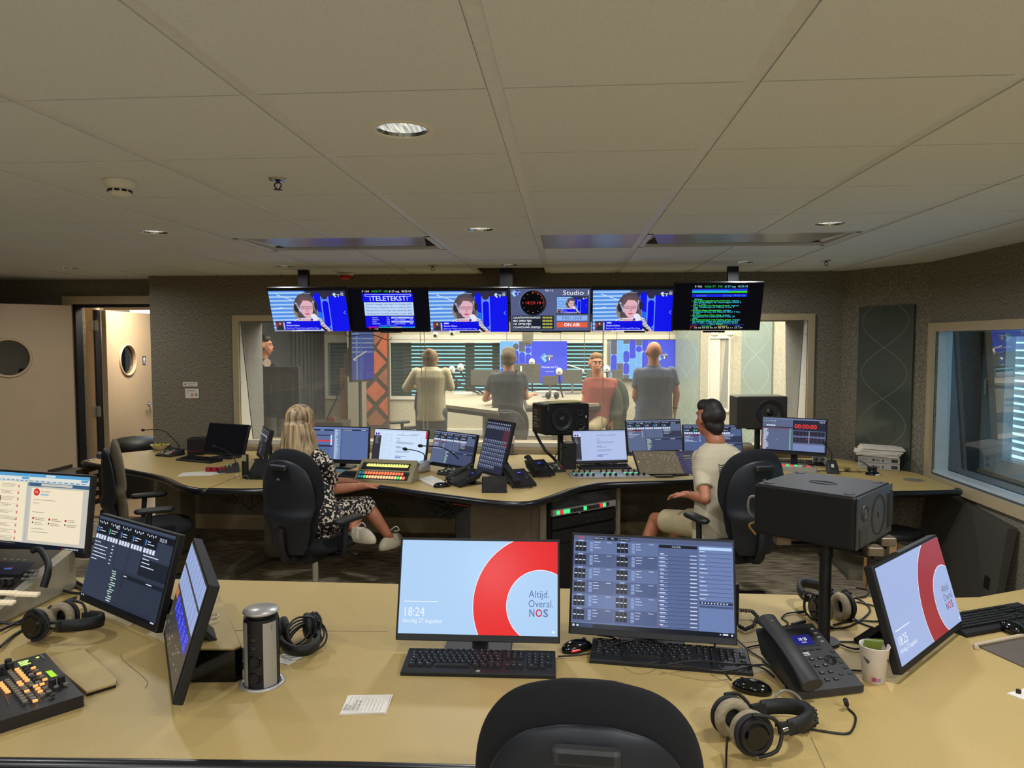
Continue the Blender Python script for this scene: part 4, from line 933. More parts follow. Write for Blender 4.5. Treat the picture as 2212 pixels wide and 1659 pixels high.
def ui_radio(cv, bg=(92, 104, 136), panel=(70, 80, 110), red=True, seed=0, tree=True):
    rnd = random.Random(seed); cv.rect(0, 0, 160, 90, bg); cv.L = 1; dk = tuple(int(v * .42) for v in bg); wt = (214, 222, 240)
    cv.rect(0, 0, 160, 2.6, tuple(min(255, int(v * 1.25)) for v in bg)); cv.rect(0, 3.6, 160, 7, dk)
    for i in range(5):
        x = 2 + i * 26; cv.rect(x, 10.5, 24, 8.5, dk)
        if i < 4: cv.rect(x + 25, 3, .6, 46, dk)
    cv.rect(52, 50, 108, 40, panel); cv.rect(78, 53, 82, 33, dk); cv.rect(105, 31, 55, 18, tuple(int(v * .6) for v in bg)); cv.L = 2
    cv.rect(79, 57, 80, 28, panel)
    for i in range(5):
        x = 2 + i * 26
        for k in range(4): cv.rect(x + k * 6, 20, 4.6, 4.8, wt)
        for k in range(5): cv.rect(x + 1 + k * 4, 5 + (k % 2), 1.6, 2, wt)
        cv.rect(x + 1, 11.5, 2, 6, (70, 140, 235) if i != 1 else (70, 200, 120)); cv.dashes(x + 5, 12.5, 14, 2, 2.6, wt, .8)
    cv.text('18:25:18', 132, 9.5, 4, wt, width=14); cv.text('18:25', 40, 9.5, 4, wt, width=9)
    if red: cv.rect(2, 27, 44, 3.4, (110, 34, 40))
    for k in range(6): cv.dashes(3, 28 + k * 3.8, 34, 1, 1, wt, .9); cv.rect(42, 28 + k * 3.8, 4, 1, wt)
    for k in range(4): cv.dashes(108, 27 + k * 3.8, 44, 1, 1, wt, .9, .3, .8)
    if tree:
        for k in range(14): cv.rect(54 + (k % 3) * 1.5, 53 + k * 2.4, rnd.uniform(5, 14), 1.1, (190, 208, 205) if k % 2 else (170, 210, 190))
    cv.dashes(80, 54.2, 20, 1, 1, wt, 1); cv.dashes(126, 54.2, 14, 1, 1, wt, 1); cv.rect(0, 87.4, 160, 2.6, (12, 14, 26)); cv.L = 3; cv.rect(2, 88, 2, 1.3, wt); cv.rect(6, 88, 2, 1.3, wt); cv.rect(150, 88, 7, 1.3, wt)
def ui_doc(cv, bg=(206, 226, 250), red=True, seed=0):
    cv.rect(0, 0, 160, 90, bg); cv.L = 1; ln = (120, 134, 176); cv.rect(0, 0, 160, 4, tuple(int(v * .93) for v in bg)); cv.rect(0, 17, 22, 73, (52, 52, 62)); cv.rect(2, 8, 20, 9, (210, 210, 245)); cv.L = 2
    for x in (6, 13): cv.disc(x, 13, 2.6, (60, 50, 150), 3.4)
    cv.dashes(5, 20, 12, 8, 2.6, (150, 155, 165), .8); cv.rect(1, 83, 20, 4, (90, 90, 100))
    for k in range(9): cv.rect(26, 14 + k * 8, 26, .5, (170, 188, 214)); cv.dashes(27, 17 + k * 8, 18, 1, 1, (150, 165, 195), .5)
    cv.rect(53, 8, .5, 78, (160, 180, 210)); cv.rect(144, 14, .5, 30, (160, 180, 210))
    for (y, w, c) in ((14, 60, ln), (24, 10, ln), (30, 12, ln), (34, 54, ln), (37, 50, ln), (46, 14, (90, 100, 160)), (49, 30, (90, 100, 160)), (58, 44, ln), (61, 40, ln), (72, 34, (90, 96, 180)), (75, 18, (70, 70, 190)), (77, 18, (70, 70, 190))): cv.rect(70, y, w, 1.2, c)
    cv.rect(84, 10, 5, 1.5, (200, 70, 90)); cv.rect(112, 11, 24, 1, ln); cv.rect(0, 88, 160, 2, (150, 160, 190))
    if red: cv.rect(156, 0, 4, 22, (216, 40, 60))
def ui_list(cv, seed=0):
    cv.rect(0, 0, 160, 90, (92, 112, 160)); cv.L = 1; wt = (206, 220, 244); cv.rect(0, 0, 160, 4, (110, 130, 180)); cv.rect(0, 6, 62, 4, (40, 44, 66)); cv.rect(0, 21, 56, 2.4, (40, 44, 66)); cv.rect(0, 35, 60, 3.6, (216, 60, 70)); cv.rect(0, 48, 60, 5, (44, 48, 72)); cv.rect(84, 5, 74, 4, (44, 48, 72)); cv.rect(64, 5, 18, 82, (120, 142, 182))
    cv.L = 2; cv.dashes(66, 6, 12, 32, 2.5, wt, 1.2, .3, 1); cv.rect(54, 21, 4, 28, wt); cv.dashes(3, 56, 52, 8, 4, (70, 84, 124), 1.4, .9, 1); cv.rect(88, 6.4, 26, 1.4, wt); cv.rect(140, 6.4, 14, 1.4, wt); cv.rect(24, 7.3, 10, 1.5, wt); cv.rect(84, 9, .8, 78, (50, 56, 86)); cv.rect(0, 86, 160, 4, (18, 20, 34))
def ui_nos(cv, t_='18:24', bg=(176, 210, 246), redc=(232, 42, 42), txt=(98, 112, 170)):
    cv.rect(0, 0, 160, 90, bg); cv.L = 1; cx, cy = 143, 62; 
    def ring(R, c, S=1.0):
        P = []
        for k in range(0, 121):
            a = D2R(k * 3); P.append((cx + R * math.cos(a), cy + R * S * math.sin(a)))
        P = clip(clip(clip(clip(P, 1, 0, 160), -1, 0, 0), 0, 1, 90), 0, -1, 0); cv.poly(P, c)
    ring(68.6, (246, 250, 255)); cv.L = 2; ring(68, redc); cv.L = 3; ring(34.6, (246, 250, 255)); cv.L = 4; ring(34, bg)
    cv.L = 5; cv.text('Altijd.', 131, 54, 7.4, txt, width=20.5); cv.text('Overal.', 130.5, 63, 7.4, txt, width=25); cv.text('N', 131.3, 72, 7.6, txt, True, width=5.6); cv.text('S', 145.4, 72, 7.6, txt, True, width=5.2); cv.text('O', 137.8, 72, 7.6, (205, 40, 70), True, width=6.9)
    w = (238, 246, 255); cv.rect(5, 59.2, 34, .8, w); cv.text(t_, 4, 73.5, 9, w, width=22); cv.text('dinsdag 27 augustus', 4, 79.6, 4.4, w, width=40); cv.rect(154.6, 85, 2.4, 2, w)
def ui_mixer(cv):
    cv.rect(0, 0, 160, 90, (96, 114, 158)); cv.L = 1; wt = (204, 216, 240); dk = (20, 24, 34); md = (78, 92, 132)
    cv.rect(0, 0, 160, 4.4, (82, 94, 130)); 
    for r_ in range(6):
        y = 5 + r_ * 13.3
        for c_ in range(2):
            x = 1 + c_ * 43
            if r_ % 2: cv.rect(x - 1, y - .6, 42.6, 13.3, md)
    cv.rect(86, 5, 40, 80.6, (88, 104, 148)); cv.rect(126.6, 5, 33.4, 80.6, (108, 128, 176)); cv.rect(0, 85.6, 160, 4.4, (14, 18, 30)); cv.L = 2
    cv.text('LIVE', 4, 3.4, 2.6, (220, 60, 60)); 
    for x in (20, 34.5, 47): cv.rect(x, .9, 11, 3, dk)
    for r_ in range(6):
        y = 5 + r_ * 13.3
        for c_ in range(2):
            x = 1 + c_ * 43
            for k in range(3): cv.rect(x + .6 + k * 3.9, y + 1.4, 3.5, 9.4, dk)
            for k in range(3): cv.rect(x + 15.6, y + 1 + k * 3.4, 3.4, 2.9, (128, 148, 196))
            cv.dashes(x + 20, y + 1, 7, 3, 2.8, wt, .55, .5, 1); cv.rect(x + 33, y + 1, 5, .5, wt); cv.rect(x + 4, y - .2, 5, .7, wt)
    cv.rect(87, 5.6, 38, 3, dk); cv.rect(127, 6, 32, 2.8, (186, 216, 250))
    for k in range(19):
        y = 14 + k * 3.75; cv.rect(87, y + 2.7, 38, .3, (40, 50, 80)); cv.rect(88.4, y, 6 * random.uniform(.5, 1), .9, wt); cv.rect(88.4, y + 1.5, 7.5, .6, (150, 170, 215)); cv.rect(118, y + .8, 6.6, .9, wt); cv.rect(87.3, y, .6, 1.4, random.choice(((210, 60, 70), wt, (210, 60, 70))))
    for k in range(12): cv.rect(127, 12 + k * 4.1, 32, .35, (52, 62, 96)); cv.rect(127.6, 10 + k * 4.1, random.uniform(3, 8), .7, wt)
    cv.rect(127, 58, 32, 2.6, (48, 56, 84)); cv.rect(127, 61.6, 32, 2.2, (70, 84, 120)); cv.L = 3
    for r_ in range(6):
        for c_ in range(2):
            for k in range(3): cv.rect(2 + c_ * 43 + k * 3.9, 5 + r_ * 13.3 + 5.6, 2.6, .8, (244, 248, 255))
    cv.text('Default Preset', 20.8, 2.9, 1.8, wt, width=9.4); cv.text('FIL', 38.5, 2.9, 1.8, wt); cv.text('Stop Preset/cue', 48, 2.9, 1.8, wt, width=9.2); cv.text('Audio Radio', 100, 7.9, 2, wt, width=9)
    for k in range(9): cv.disc(129.5 + k * 3, 59.3, .75, wt, n=8)
    cv.rect(1.5, 86.7, 2.2, 2, wt); cv.rect(5.5, 86.9, 2.4, 1.7, wt); cv.rect(9, 86, 13, 3.4, (44, 60, 96)); cv.rect(146, 87, 1.4, 1, wt); cv.rect(149, 86.6, 5, 1.6, wt); cv.disc(157.6, 87.6, 1, wt, n=10)
def ui_browser(cv):
    cv.rect(0, 0, 160, 90, (196, 192, 182)); cv.L = 1; bl = (86, 158, 206); cr_ = (240, 226, 196); lg = (150, 140, 120)
    cv.rect(0, 0, 160, 4, bl); cv.rect(0, 4, 160, 3.6, (224, 226, 216)); cv.rect(0, 7.6, 160, 3, (206, 216, 214)); cv.rect(70, 10.6, 90, 4.4, (60, 92, 126)); cv.rect(0, 11, 68, 72, cr_); cv.rect(76, 17, 76, 64, cr_); cv.rect(0, 84.5, 160, 5.5, (18, 24, 36)); cv.L = 2
    cv.rect(60, 4.5, 10, 2.6, bl); cv.rect(148, 4.5, 10, 2.6, bl); cv.rect(90, 11.2, 46, 3, (196, 196, 186)); cv.rect(71, 0, .8, 84, (160, 175, 185)); cv.rect(96, .8, 14, 2.6, (200, 220, 228))
    for k in range(10): cv.rect(72 + k * 8.6, 8.6, 5, .9, (70, 110, 150)); cv.rect(2 + k * 7, 8.6, 4, .9, (70, 110, 150))
    cv.disc(84, 22, 4.6, (200, 46, 40), 4.4); cv.rect(90, 23.5, 12, 2.2, (150, 190, 210))
    for y in (31, 35, 46, 53, 66, 70): cv.dashes(80, y, 20 + (y * 7) % 20, 1, 1, lg, .6)
    for k in range(3):
        x = 82 + k * 24; cv.disc(x, 54, 1.5, (200, 50, 44)); cv.dashes(x + 3, 53, 15, 2, 2, lg, .7, .6); cv.disc(x - .5, 59, 1.1, (60, 60, 60)); cv.dashes(x + 2, 58.4, 16, 2, 2, lg, .7, .6)
    for k in range(9): cv.dashes(30, 14 + k * 8, 26, 3, 1.7, lg, .5, .4); cv.rect(55, 15 + k * 8, 2.4, 3, (205, 120, 110)); cv.rect(18, 22 + k * 8, 40, .25, (190, 178, 150))
    for k in (0, 1, 2, 3): cv.rect(20, 13.5 + k * 8, 3.4, 3.4, (50, 130, 90))
    for k in (2, 4.6, 5.8, 7): cv.rect(24, 13 + k * 8, 6, 7, (110, 84, 76)); 
    cv.text('Henk Liebeton', 90, 21.6, 2.4, (120, 110, 96), width=15); cv.L = 3; cv.text('HL', 81.6, 23.3, 3, (245, 225, 220)); 
    for k in (2, 4.6, 5.8, 7): cv.disc(27, 15.6 + k * 8, 1.7, (196, 150, 130), 2.2)
    for k in range(12): cv.rect(128 + k * 2, 86.6, 1.2, 1.6, (200, 200, 200) if k > 1 else (200, 60, 60))
def ui_touch(cv):
    cv.rect(0, 0, 160, 90, (62, 58, 54)); cv.L = 1
    for r_ in range(2):
        for k in range(8): cv.rect(2 + k * 19.5, 2 + r_ * 22, 18.2, 19, (150, 168, 214))
    for k in range(6): cv.rect(26 + k * 21, 47, 19, 15, (44, 52, 200))
    cv.rect(2, 46, 20, 8, (180, 110, 80)); cv.L = 2
    for k in range(6):
        for j in range(5): cv.rect(28 + k * 21, 49 + j * 2.6, random.uniform(4, 14), .8, (120, 130, 235))
    for k in range(30): cv.rect(random.uniform(4, 150), random.uniform(66, 88), random.uniform(1, 5), 1, (150, 146, 138))
def ui_matrix(cv):     # portrait 90 wide x 150
    cv.rect(0, 0, 160, 90, (40, 44, 62)); cv.L = 1; cv.rect(120, 14, 40, 30, (84, 46, 60)); cv.rect(0, 0, 160, 3, (26, 30, 44))
    for c_ in range(13): cv.rect(6 + c_ * 11.6, 9, 7, 6, (120, 132, 160)); cv.rect(8 + c_ * 11.6, 4, 4, 2, (196, 206, 224))
    for r_ in range(7):
        for c_ in range(13 if r_ < 6 else 9): cv.rect(6 + c_ * 11.6, 34 + r_ * 7.4, 6.4, 5.4, (134, 148, 178))
    cv.L = 2
    for r_ in range(7):
        for c_ in range(13 if r_ < 6 else 9): cv.rect(6.6 + c_ * 11.6, 36.5 + r_ * 7.4, 5, 2.4, (66, 76, 104))
def ui_zero(cv):
    cv.rect(0, 0, 160, 90, (92, 102, 134)); cv.L = 1; dk = (38, 40, 58); wt = (214, 224, 240); cv.rect(0, 0, 160, 4, (110, 122, 160)); cv.rect(78, 4, 82, 27, dk); cv.rect(0, 24, 78, 2.4, dk); cv.rect(80, 33, 78, 12, (40, 40, 56)); cv.rect(80, 50, 78, 14, (48, 46, 64)); cv.rect(0, 86.6, 160, 3.4, (14, 16, 26)); cv.rect(80, 68, 78, 18, (120, 136, 180)); cv.L = 2
    cv.text('00:00:00', 82, 25.6, 12, (238, 66, 58), True, width=56); cv.text('18:25:18', 144, 9, 4, wt, width=13); cv.rect(2, 28, 72, 1.4, (140, 40, 50))
    for k in range(4): cv.rect(10 + k * 6, 19, 5, 3.4, wt)
    for k in range(6): cv.rect(4 + k * 5.5, 8, 2.6, 2, (120, 210, 120) if k < 3 else wt)
    for k in range(26): cv.rect(1, 30 + k * 2.2, .9, 1.2, (215, 70, 80)); cv.rect(3, 30 + k * 2.2, random.uniform(6, 14), 1.1, wt); cv.rect(70, 28 + k * 2.25, 4, 1.1, (130, 210, 150))
    for k in range(8): cv.rect(86 + k * 9, 34, .4, 29, (110, 100, 130))
    cv.rect(119, 33, 1, 32, (205, 215, 235)); cv.rect(112, 54, 10, .9, (220, 60, 70)); cv.disc(38, 60, .9, wt, n=8)
def ui_surface(cv):
    cv.rect(0, 0, 160, 90, (104, 94, 78)); cv.L = 1; cv.rect(112, 0, 48, 90, (62, 60, 84)); c_ = (170, 158, 134)  # warm reflection on the surface painted into the base colour
    for k in range(120):
        x, y = random.uniform(4, 150), random.uniform(5, 84); cv.rect(x, y, random.uniform(1, 6), .8, c_ if x < 110 else (120, 128, 190))
    for k in range(14): cv.line(60 + k * 4, 20 + (k * 13) % 20, 64 + k * 4, 12 + (k * 13) % 20, .7, c_)
    for k in range(6): cv.rect(128, 20 + k * 9, 20, 2, (210, 200, 60) if k < 2 else (96, 104, 180))
    cv.rect(4, 40, 3, 5, (220, 200, 60))
def ui_dark(cv): cv.rect(0, 0, 160, 90, (9, 10, 13))
def ui_radio_dark(cv): ui_radio(cv, (44, 50, 64), (40, 46, 60), seed=4)

# ================================================================== OBJECT MAKERS
def tilt_mat(t_): return (-D2R(t_), 0, 0)
def flat_screen(label, x, y, z, yaw, tilt, w, pic, asp=.575, name='desk_monitor', group=None, stand='foot', m=None, bez=.008, chin=.022, th=.03, dz=.76, H=90., top_light=True):
    h = w * asp; t = thing(name, label, 'monitor' if 'tv' not in name and 'wall' not in name else 'screen', (x, y, dz), yaw, group)
    zb = z - dz; R = tilt_mat(tilt)
    MB().rbox((0, th / 2 + .001, h / 2), (w, th, h), black, .006, .002).build('housing', t, loc=(0, 0, zb), rot=R)
    if pic is None: pass
    elif isinstance(pic, bpy.types.Mesh): link('display', pic, t, (0, -.001, zb), R)
    else:
        cv = Canvas(w - 2 * bez, h - bez - chin, 160, H); cv.oy = 0; pic(cv)
        for i, p in enumerate(cv.v): cv.v[i] = (p[0], p[1], p[2] + chin)
        cv.build('display', t, m or M_SCREEN, loc=(0, -.001, zb), rot=R)
    s_, c_ = math.sin(D2R(tilt)), math.cos(D2R(tilt)); hp = V((0, th + .02 + s_ * h * .35, zb + c_ * h * .35))
    if stand == 'foot':
        q = MB(); q.box((0, hp.y + .02, (hp.z) / 2), (.05, .02, hp.z), black); q.cyl((0, hp.y - .02, hp.z), (0, hp.y + .03, hp.z), .03, black); q.rbox((0, hp.y - .02, .006), (.22, .17, .012), black, .02); q.build('stand', t)
    elif stand == 'wedge':      # low touch-screen foot: sloping arm and heavy base
        q = MB(); q.loft([[(-.07, .05, .0), (.07, .05, .0), (.07, .23, .0), (-.07, .23, .0)], [(-.07, .05, .014), (.07, .05, .014), (.07, .23, .014), (-.07, .23, .014)]], gloss, smooth=False)
        q.loft([[(-.06, .20, .01), (.06, .20, .01), (.06, .22, .01), (-.06, .22, .01)], [(-.05, hp.y, hp.z), (.05, hp.y, hp.z), (.05, hp.y + .02, hp.z), (-.05, hp.y + .02, hp.z)]], black, smooth=False); q.build('stand', t)
    return t
def key_mesh(w=.0145, d=.0140, h=.006, m=None):
    q = MB(); a, c = w / 2, d / 2; q.loft([[(-a, -c, 0), (a, -c, 0), (a, c, 0), (-a, c, 0)], [(-a + .002, -c + .0015, h), (a - .002, -c + .0015, h), (a - .002, c - .003, h + .001), (-a + .002, c - .003, h + .001)]], m or black, smooth=False)
    return q.mesh('key')
def keyboard(label, x, y, yaw, w=.44, d=.15, parts=False, body=None, keym=None, z=.76, logo_txt=None, group=None):
    body = body or black; keym = keym or black; t = thing('keyboard', label, 'keyboard', (x, y, z), yaw, group)
    q = MB(); q.loft([[(-w / 2, -d / 2, 0), (w / 2, -d / 2, 0), (w / 2, d / 2, 0), (-w / 2, d / 2, 0)], [(-w / 2, -d / 2, .010), (w / 2, -d / 2, .010), (w / 2 , d / 2, .024), (-w / 2, d / 2, .024)], [(-w / 2 + .004, -d / 2 + .004, .014), (w / 2 - .004, -d / 2 + .004, .014), (w / 2 - .004, d / 2 - .004, .027), (-w / 2 + .004, d / 2 - .004, .027)]], body, smooth=False)
    q.build('keyboard_base', t); u = (w - .03) / 22.6; km = key_mesh(u * .88, min(u * .86, (d - .04) / 6.2 * .86), .006, keym); widths = {}
    rows = [[(0, 1), (2, 1), (3, 1), (4, 1), (5, 1), (6.5, 1), (7.5, 1), (8.5, 1), (9.5, 1), (11, 1), (12, 1), (13, 1), (14, 1), (15.4, 1), (16.4, 1), (17.4, 1)],
            [(i, 1) for i in range(13)] + [(13, 2), (15.4, 1), (16.4, 1), (17.4, 1), (18.8, 1), (19.8, 1), (20.8, 1), (21.8, 1)],
            [(0, 1.5)] + [(1.5 + i, 1) for i in range(12)] + [(13.5, 1.5), (15.4, 1), (16.4, 1), (17.4, 1), (18.8, 1), (19.8, 1), (20.8, 1), (21.8, 1)],
            [(0, 1.75)] + [(1.75 + i, 1) for i in range(12)] + [(13.75, 1.25), (18.8, 1), (19.8, 1), (20.8, 1)],
            [(0, 1.25)] + [(1.25 + i, 1) for i in range(11)] + [(12.25, 2.75), (16.4, 1), (18.8, 1), (19.8, 1), (20.8, 1), (21.8, 1)],
            [(0, 1.4), (1.4, 1.3), (2.7, 1.3), (4, 6.2), (10.2, 1.3), (11.5, 1.3), (12.8, 1), (13.8, 1.2), (15.4, 1), (16.4, 1), (17.4, 1), (18.8, 2), (20.8, 1)]]
    dy = (d - .045) / 6; sl = .013 / d
    all_ = MB()
    for r_, row in enumerate(rows):
        yy = d / 2 - .014 - (r_ + .5) * dy - (0 if r_ else -.003); zz = .0195 + yy * sl + .0005
        for kx, kw in row:
            xx = -w / 2 + .015 + (kx + kw / 2) * u
            if parts:
                o = link('key', km, t, (xx, yy, zz), (D2R(5), 0, 0)); o.scale = ((kw * u - .12 * u) / (u * .88), 1, 1)
            else: all_.box((xx, yy, zz + .003), (kw * u - .003, dy * .82, .006), keym)
    if not parts: tag(all_.build('keys', t), kind='stuff')
    else:
        mp = Canvas(w, d, 160, 160 * d / w, .0); wt = (170, 172, 176); mp.L = 0
        for r_, row in enumerate(rows):
            yy = d / 2 - .014 - (r_ + .5) * dy - (0 if r_ else -.003); zz = .0195 + yy * sl + .0086
            for kx, kw in row:
                xx = -w / 2 + .015 + (kx + kw * .38) * u
                if kw > 5: continue
                b0 = len(mp.v); s_ = .0016 if kw < 1.2 else .0024
                for (a, c) in ((-s_, -.0012), (s_, -.0012), (s_, .0012), (-s_, .0012)): mp.v.append((xx + a, yy + .001 + c, zz + c * .1))
                mp.f.append([b0, b0 + 1, b0 + 2, b0 + 3]); mp.c.append(lin(wt))
        tag(mp.build('key_print', t, M_PRINT), kind='stuff')
    if logo_txt:
        cv = Canvas(.014, .014, 10, 10); cv.disc(5, 5, 4.6, (196, 190, 176)); cv.L = 1; cv.text(logo_txt, 5, 7.2, 5.5, (40, 38, 34), True, anchor='c'); cv.build('badge', t, M_PRINT, loc=(0, -d / 2 + .004, .0145), rot=(D2R(-84), 0, 0))
    return t
def mouse(label, x, y, yaw, red=False, z=.76, s=1.0):
    t = thing('mouse', label, 'mouse', (x, y, z), yaw); q = MB(); R = []
    for zz, k in ((0, .92), (.004, 1), (.014, .98), (.024, .82), (.031, .55), (.0335, .2)):
        R.append([((.031 if abs(math.sin(a)) < .99 else .031) * k * math.cos(a) * s, (.057 * k * math.sin(a) + (1 - k) * -.006) * s, zz * s) for a in [2 * PI * i / 24 for i in range(24)]])
    q.loft(R, gloss); q.build('body', t); MB().at((0, .028 * s, .0285 * s)).cyl((-.003, 0, 0), (.003, 0, 0), .008, dgrey, n=12).build('scroll_wheel', t)
    if red: MB().at((.0275, -.02, .012)).rbox((0, 0, 0), (.006, .034, .006), mat('red_glow', (220, 30, 40), .3, emit=1.0), .002).build('red_light', t)
    return t
def desk_phone(label, x, y, yaw, big=False, z=.76, s=1.0, group=None, cord=True):
    t = thing('desk_phone', label, 'phone', (x, y, z), yaw, group); w, d, zt, zl = .19 * s, .21 * s, .105 * s, .022 * s; a = math.atan2(zt - zl, d)
    q = MB(); q.loft([[(-w / 2, -d / 2, .004), (w / 2, -d / 2, .004), (w / 2 - .01, d / 2 - .03, .004 + .045), (-w / 2 + .01, d / 2 - .03, .049)], [(-w / 2, -d / 2, zl), (w / 2, -d / 2, zl), (w / 2 - .006, d / 2, zt), (-w / 2 + .006, d / 2, zt)]], dgrey if big else black, smooth=False); q.build('body', t)
    q = MB(); q.box((0, d / 2 - .05 * s, .03), (w * .6, .012, .06), black); q.box((0, d / 2 - .03 * s, .004), (w * .6, .09 * s, .008), black); q.build('stand', t)
    def S(u, v, off=0.0): yy = -d / 2 + v * d; return V(((u - .5) * w, yy - off * math.sin(a), zl + (zt - zl) * v + off * math.cos(a)))
    q = MB(); hx = -w / 2 + .028 * s
    P0, P1 = S(.16, -.02, .026 * s), S(.16, 1.0, .03 * s)
    def hr(p, hw, hh): return [p + V((hw * math.cos(2 * PI * i / 14), -math.sin(a) * hh * math.sin(2 * PI * i / 14), math.cos(a) * hh * math.sin(2 * PI * i / 14))) for i in range(14)]
    R = []
    for k in range(9):
        u_ = k / 8; p = P0.lerp(P1, u_); e = abs(u_ - .5) * 2; R.append(hr(p + V((0, -math.sin(a), math.cos(a))) * (.012 * s * (1 - e ** 2)), (.026 + .004 * e ** 3) * s, (.009 + .011 * e ** 4) * s))
    q.loft(R, dgrey if big else black); q.build('handset', t)
    cv = Canvas(.056 * s, .036 * s, 30, 20); cv.rect(0, 0, 30, 20, (34, 34, 120)); cv.L = 1
    if big: cv.text('18 25', 15, 11, 5.6, (240, 245, 255), True, width=14, anchor='c'); cv.rect(10.5, 14, 8, 1.6, (190, 195, 230))
    else: cv.rect(8, 8, 12, 3, (190, 200, 240))
    p = S(.62, .66, .0015); cv.build('display', t, M_DIM if not big else M_SCREEN, loc=p, rot=(a - PI / 2, 0, 0))
    km = key_mesh(.0135 * s, .0095 * s, .0035, dgrey if not big else black); k2 = mat('phone_key_silver', (130, 130, 130), .4, noise=.05)
    for r_ in range(4):
        for c_ in range(3): link('key', km, t, S(.40 + c_ * .135, .44 - r_ * .105, .0), (a, 0, 0))
    kk = MB()
    for c_ in range(4): kk.at(S(.42 + c_ * .11, .58, .001), (a, 0, 0)).box((0, 0, 0), (.013 * s, .005 * s, .003), black)
    for r_ in range(5): kk.at(S(.93, .52 - r_ * .085, .001), (a, 0, 0)).box((0, 0, 0), (.010 * s, .006 * s, .003), dgrey)
    kk.at(S(.80, .40, 0), (a, 0, 0)).lathe([(.016 * s, 0), (.016 * s, .003), (.009 * s, .003), (.009 * s, .005), (.001, .005)], black, n=16)
    kk.at(S(.80, .18, .001), (a, 0, 0)).box((0, 0, 0), (.012 * s, .006 * s, .003), dgrey); kk.build('function_keys', t)
    if big:
        q = MB()
        for r_ in range(4): q.at(S(.9, .90 - r_ * .07, .001), (a, 0, 0)).rbox((0, 0, 0), (.012, .007, .003), k2, .002)
        q.build('line_keys', t)
        q = MB(); q.add([S(.40, .63, .0008), S(.84, .63, .0008), S(.84, .93, .0008), S(.40, .93, .0008)], [(0, 1, 2, 3)], black); q.build('bezel', t)
        cv = Canvas(.05, .008, 50, 8); cv.text('Yealink', 8, 6.6, 6, (120, 120, 120), width=26); cv.build('print', t, M_PRINT, loc=S(.55, .945, .001), rot=(a - PI / 2, 0, 0))
        cv = Canvas(.044, .013, 44, 13); cv.rect(0, 0, 44, 13, (190, 190, 180)); cv.L = 1; cv.rect(12, 7, 28, 3.4, (60, 60, 60)); cv.rect(12, 2.4, 22, 1.4, (120, 120, 120)); cv.build('sticker', t, M_PRINT, loc=S(.46, .50, .001), rot=(a - PI / 2, 0, 0))
        cv = Canvas(.14, .10, 140, 100); 
        labs = ['1', '2', '3', '4', '5', '6', '7', '8', '9', '*', '0', '#']
        for i, l_ in enumerate(labs):
            cv2 = Canvas(.012, .008, 12, 8); cv2.text(l_, 2.5, 6.4, 5.5, (200, 200, 200)); cv2.rect(6, 4.6, 4, 1, (150, 150, 150)) if l_ not in '*0#1' else None
            cv2.build('key_print', t, M_PRINT, loc=S(.40 + (i % 3) * .135, .425 - (i // 3) * .105, .0042), rot=(a - PI / 2, 0, 0))
        cv = Canvas(.02, .012, 20, 12); cv.text('vpi', 3, 9, 7, (90, 86, 76), True); cv.build('handset_print', t, M_PRINT, loc=S(.16, .86, .056), rot=(a - PI / 2 + .25, 0, 0))
    if cord:
        P = []; n = 150; c0 = S(.1, -.02, .02); path = [c0, V((-w * .62, -d * .62, .016)), V((-w * .30, -d * .85, .012)), V((w * .15, -d * .80, .012)), V((w * .1, -d * .62, .012))]
        for k in range(n):
            u_ = k / (n - 1) * (len(path) - 1); i = min(int(u_), len(path) - 2); p = path[i].lerp(path[i + 1], u_ - i); an = k * 1.9
            dr = (path[i + 1] - path[i]).normalized(); o1 = dr.orthogonal().normalized(); o2 = dr.cross(o1); P.append(p + (o1 * math.cos(an) + o2 * math.sin(an)) * .0055 * s)
        MB().tube(P, .0016, cable, n=4, cr=1).build('coiled_cord', t)
    return t
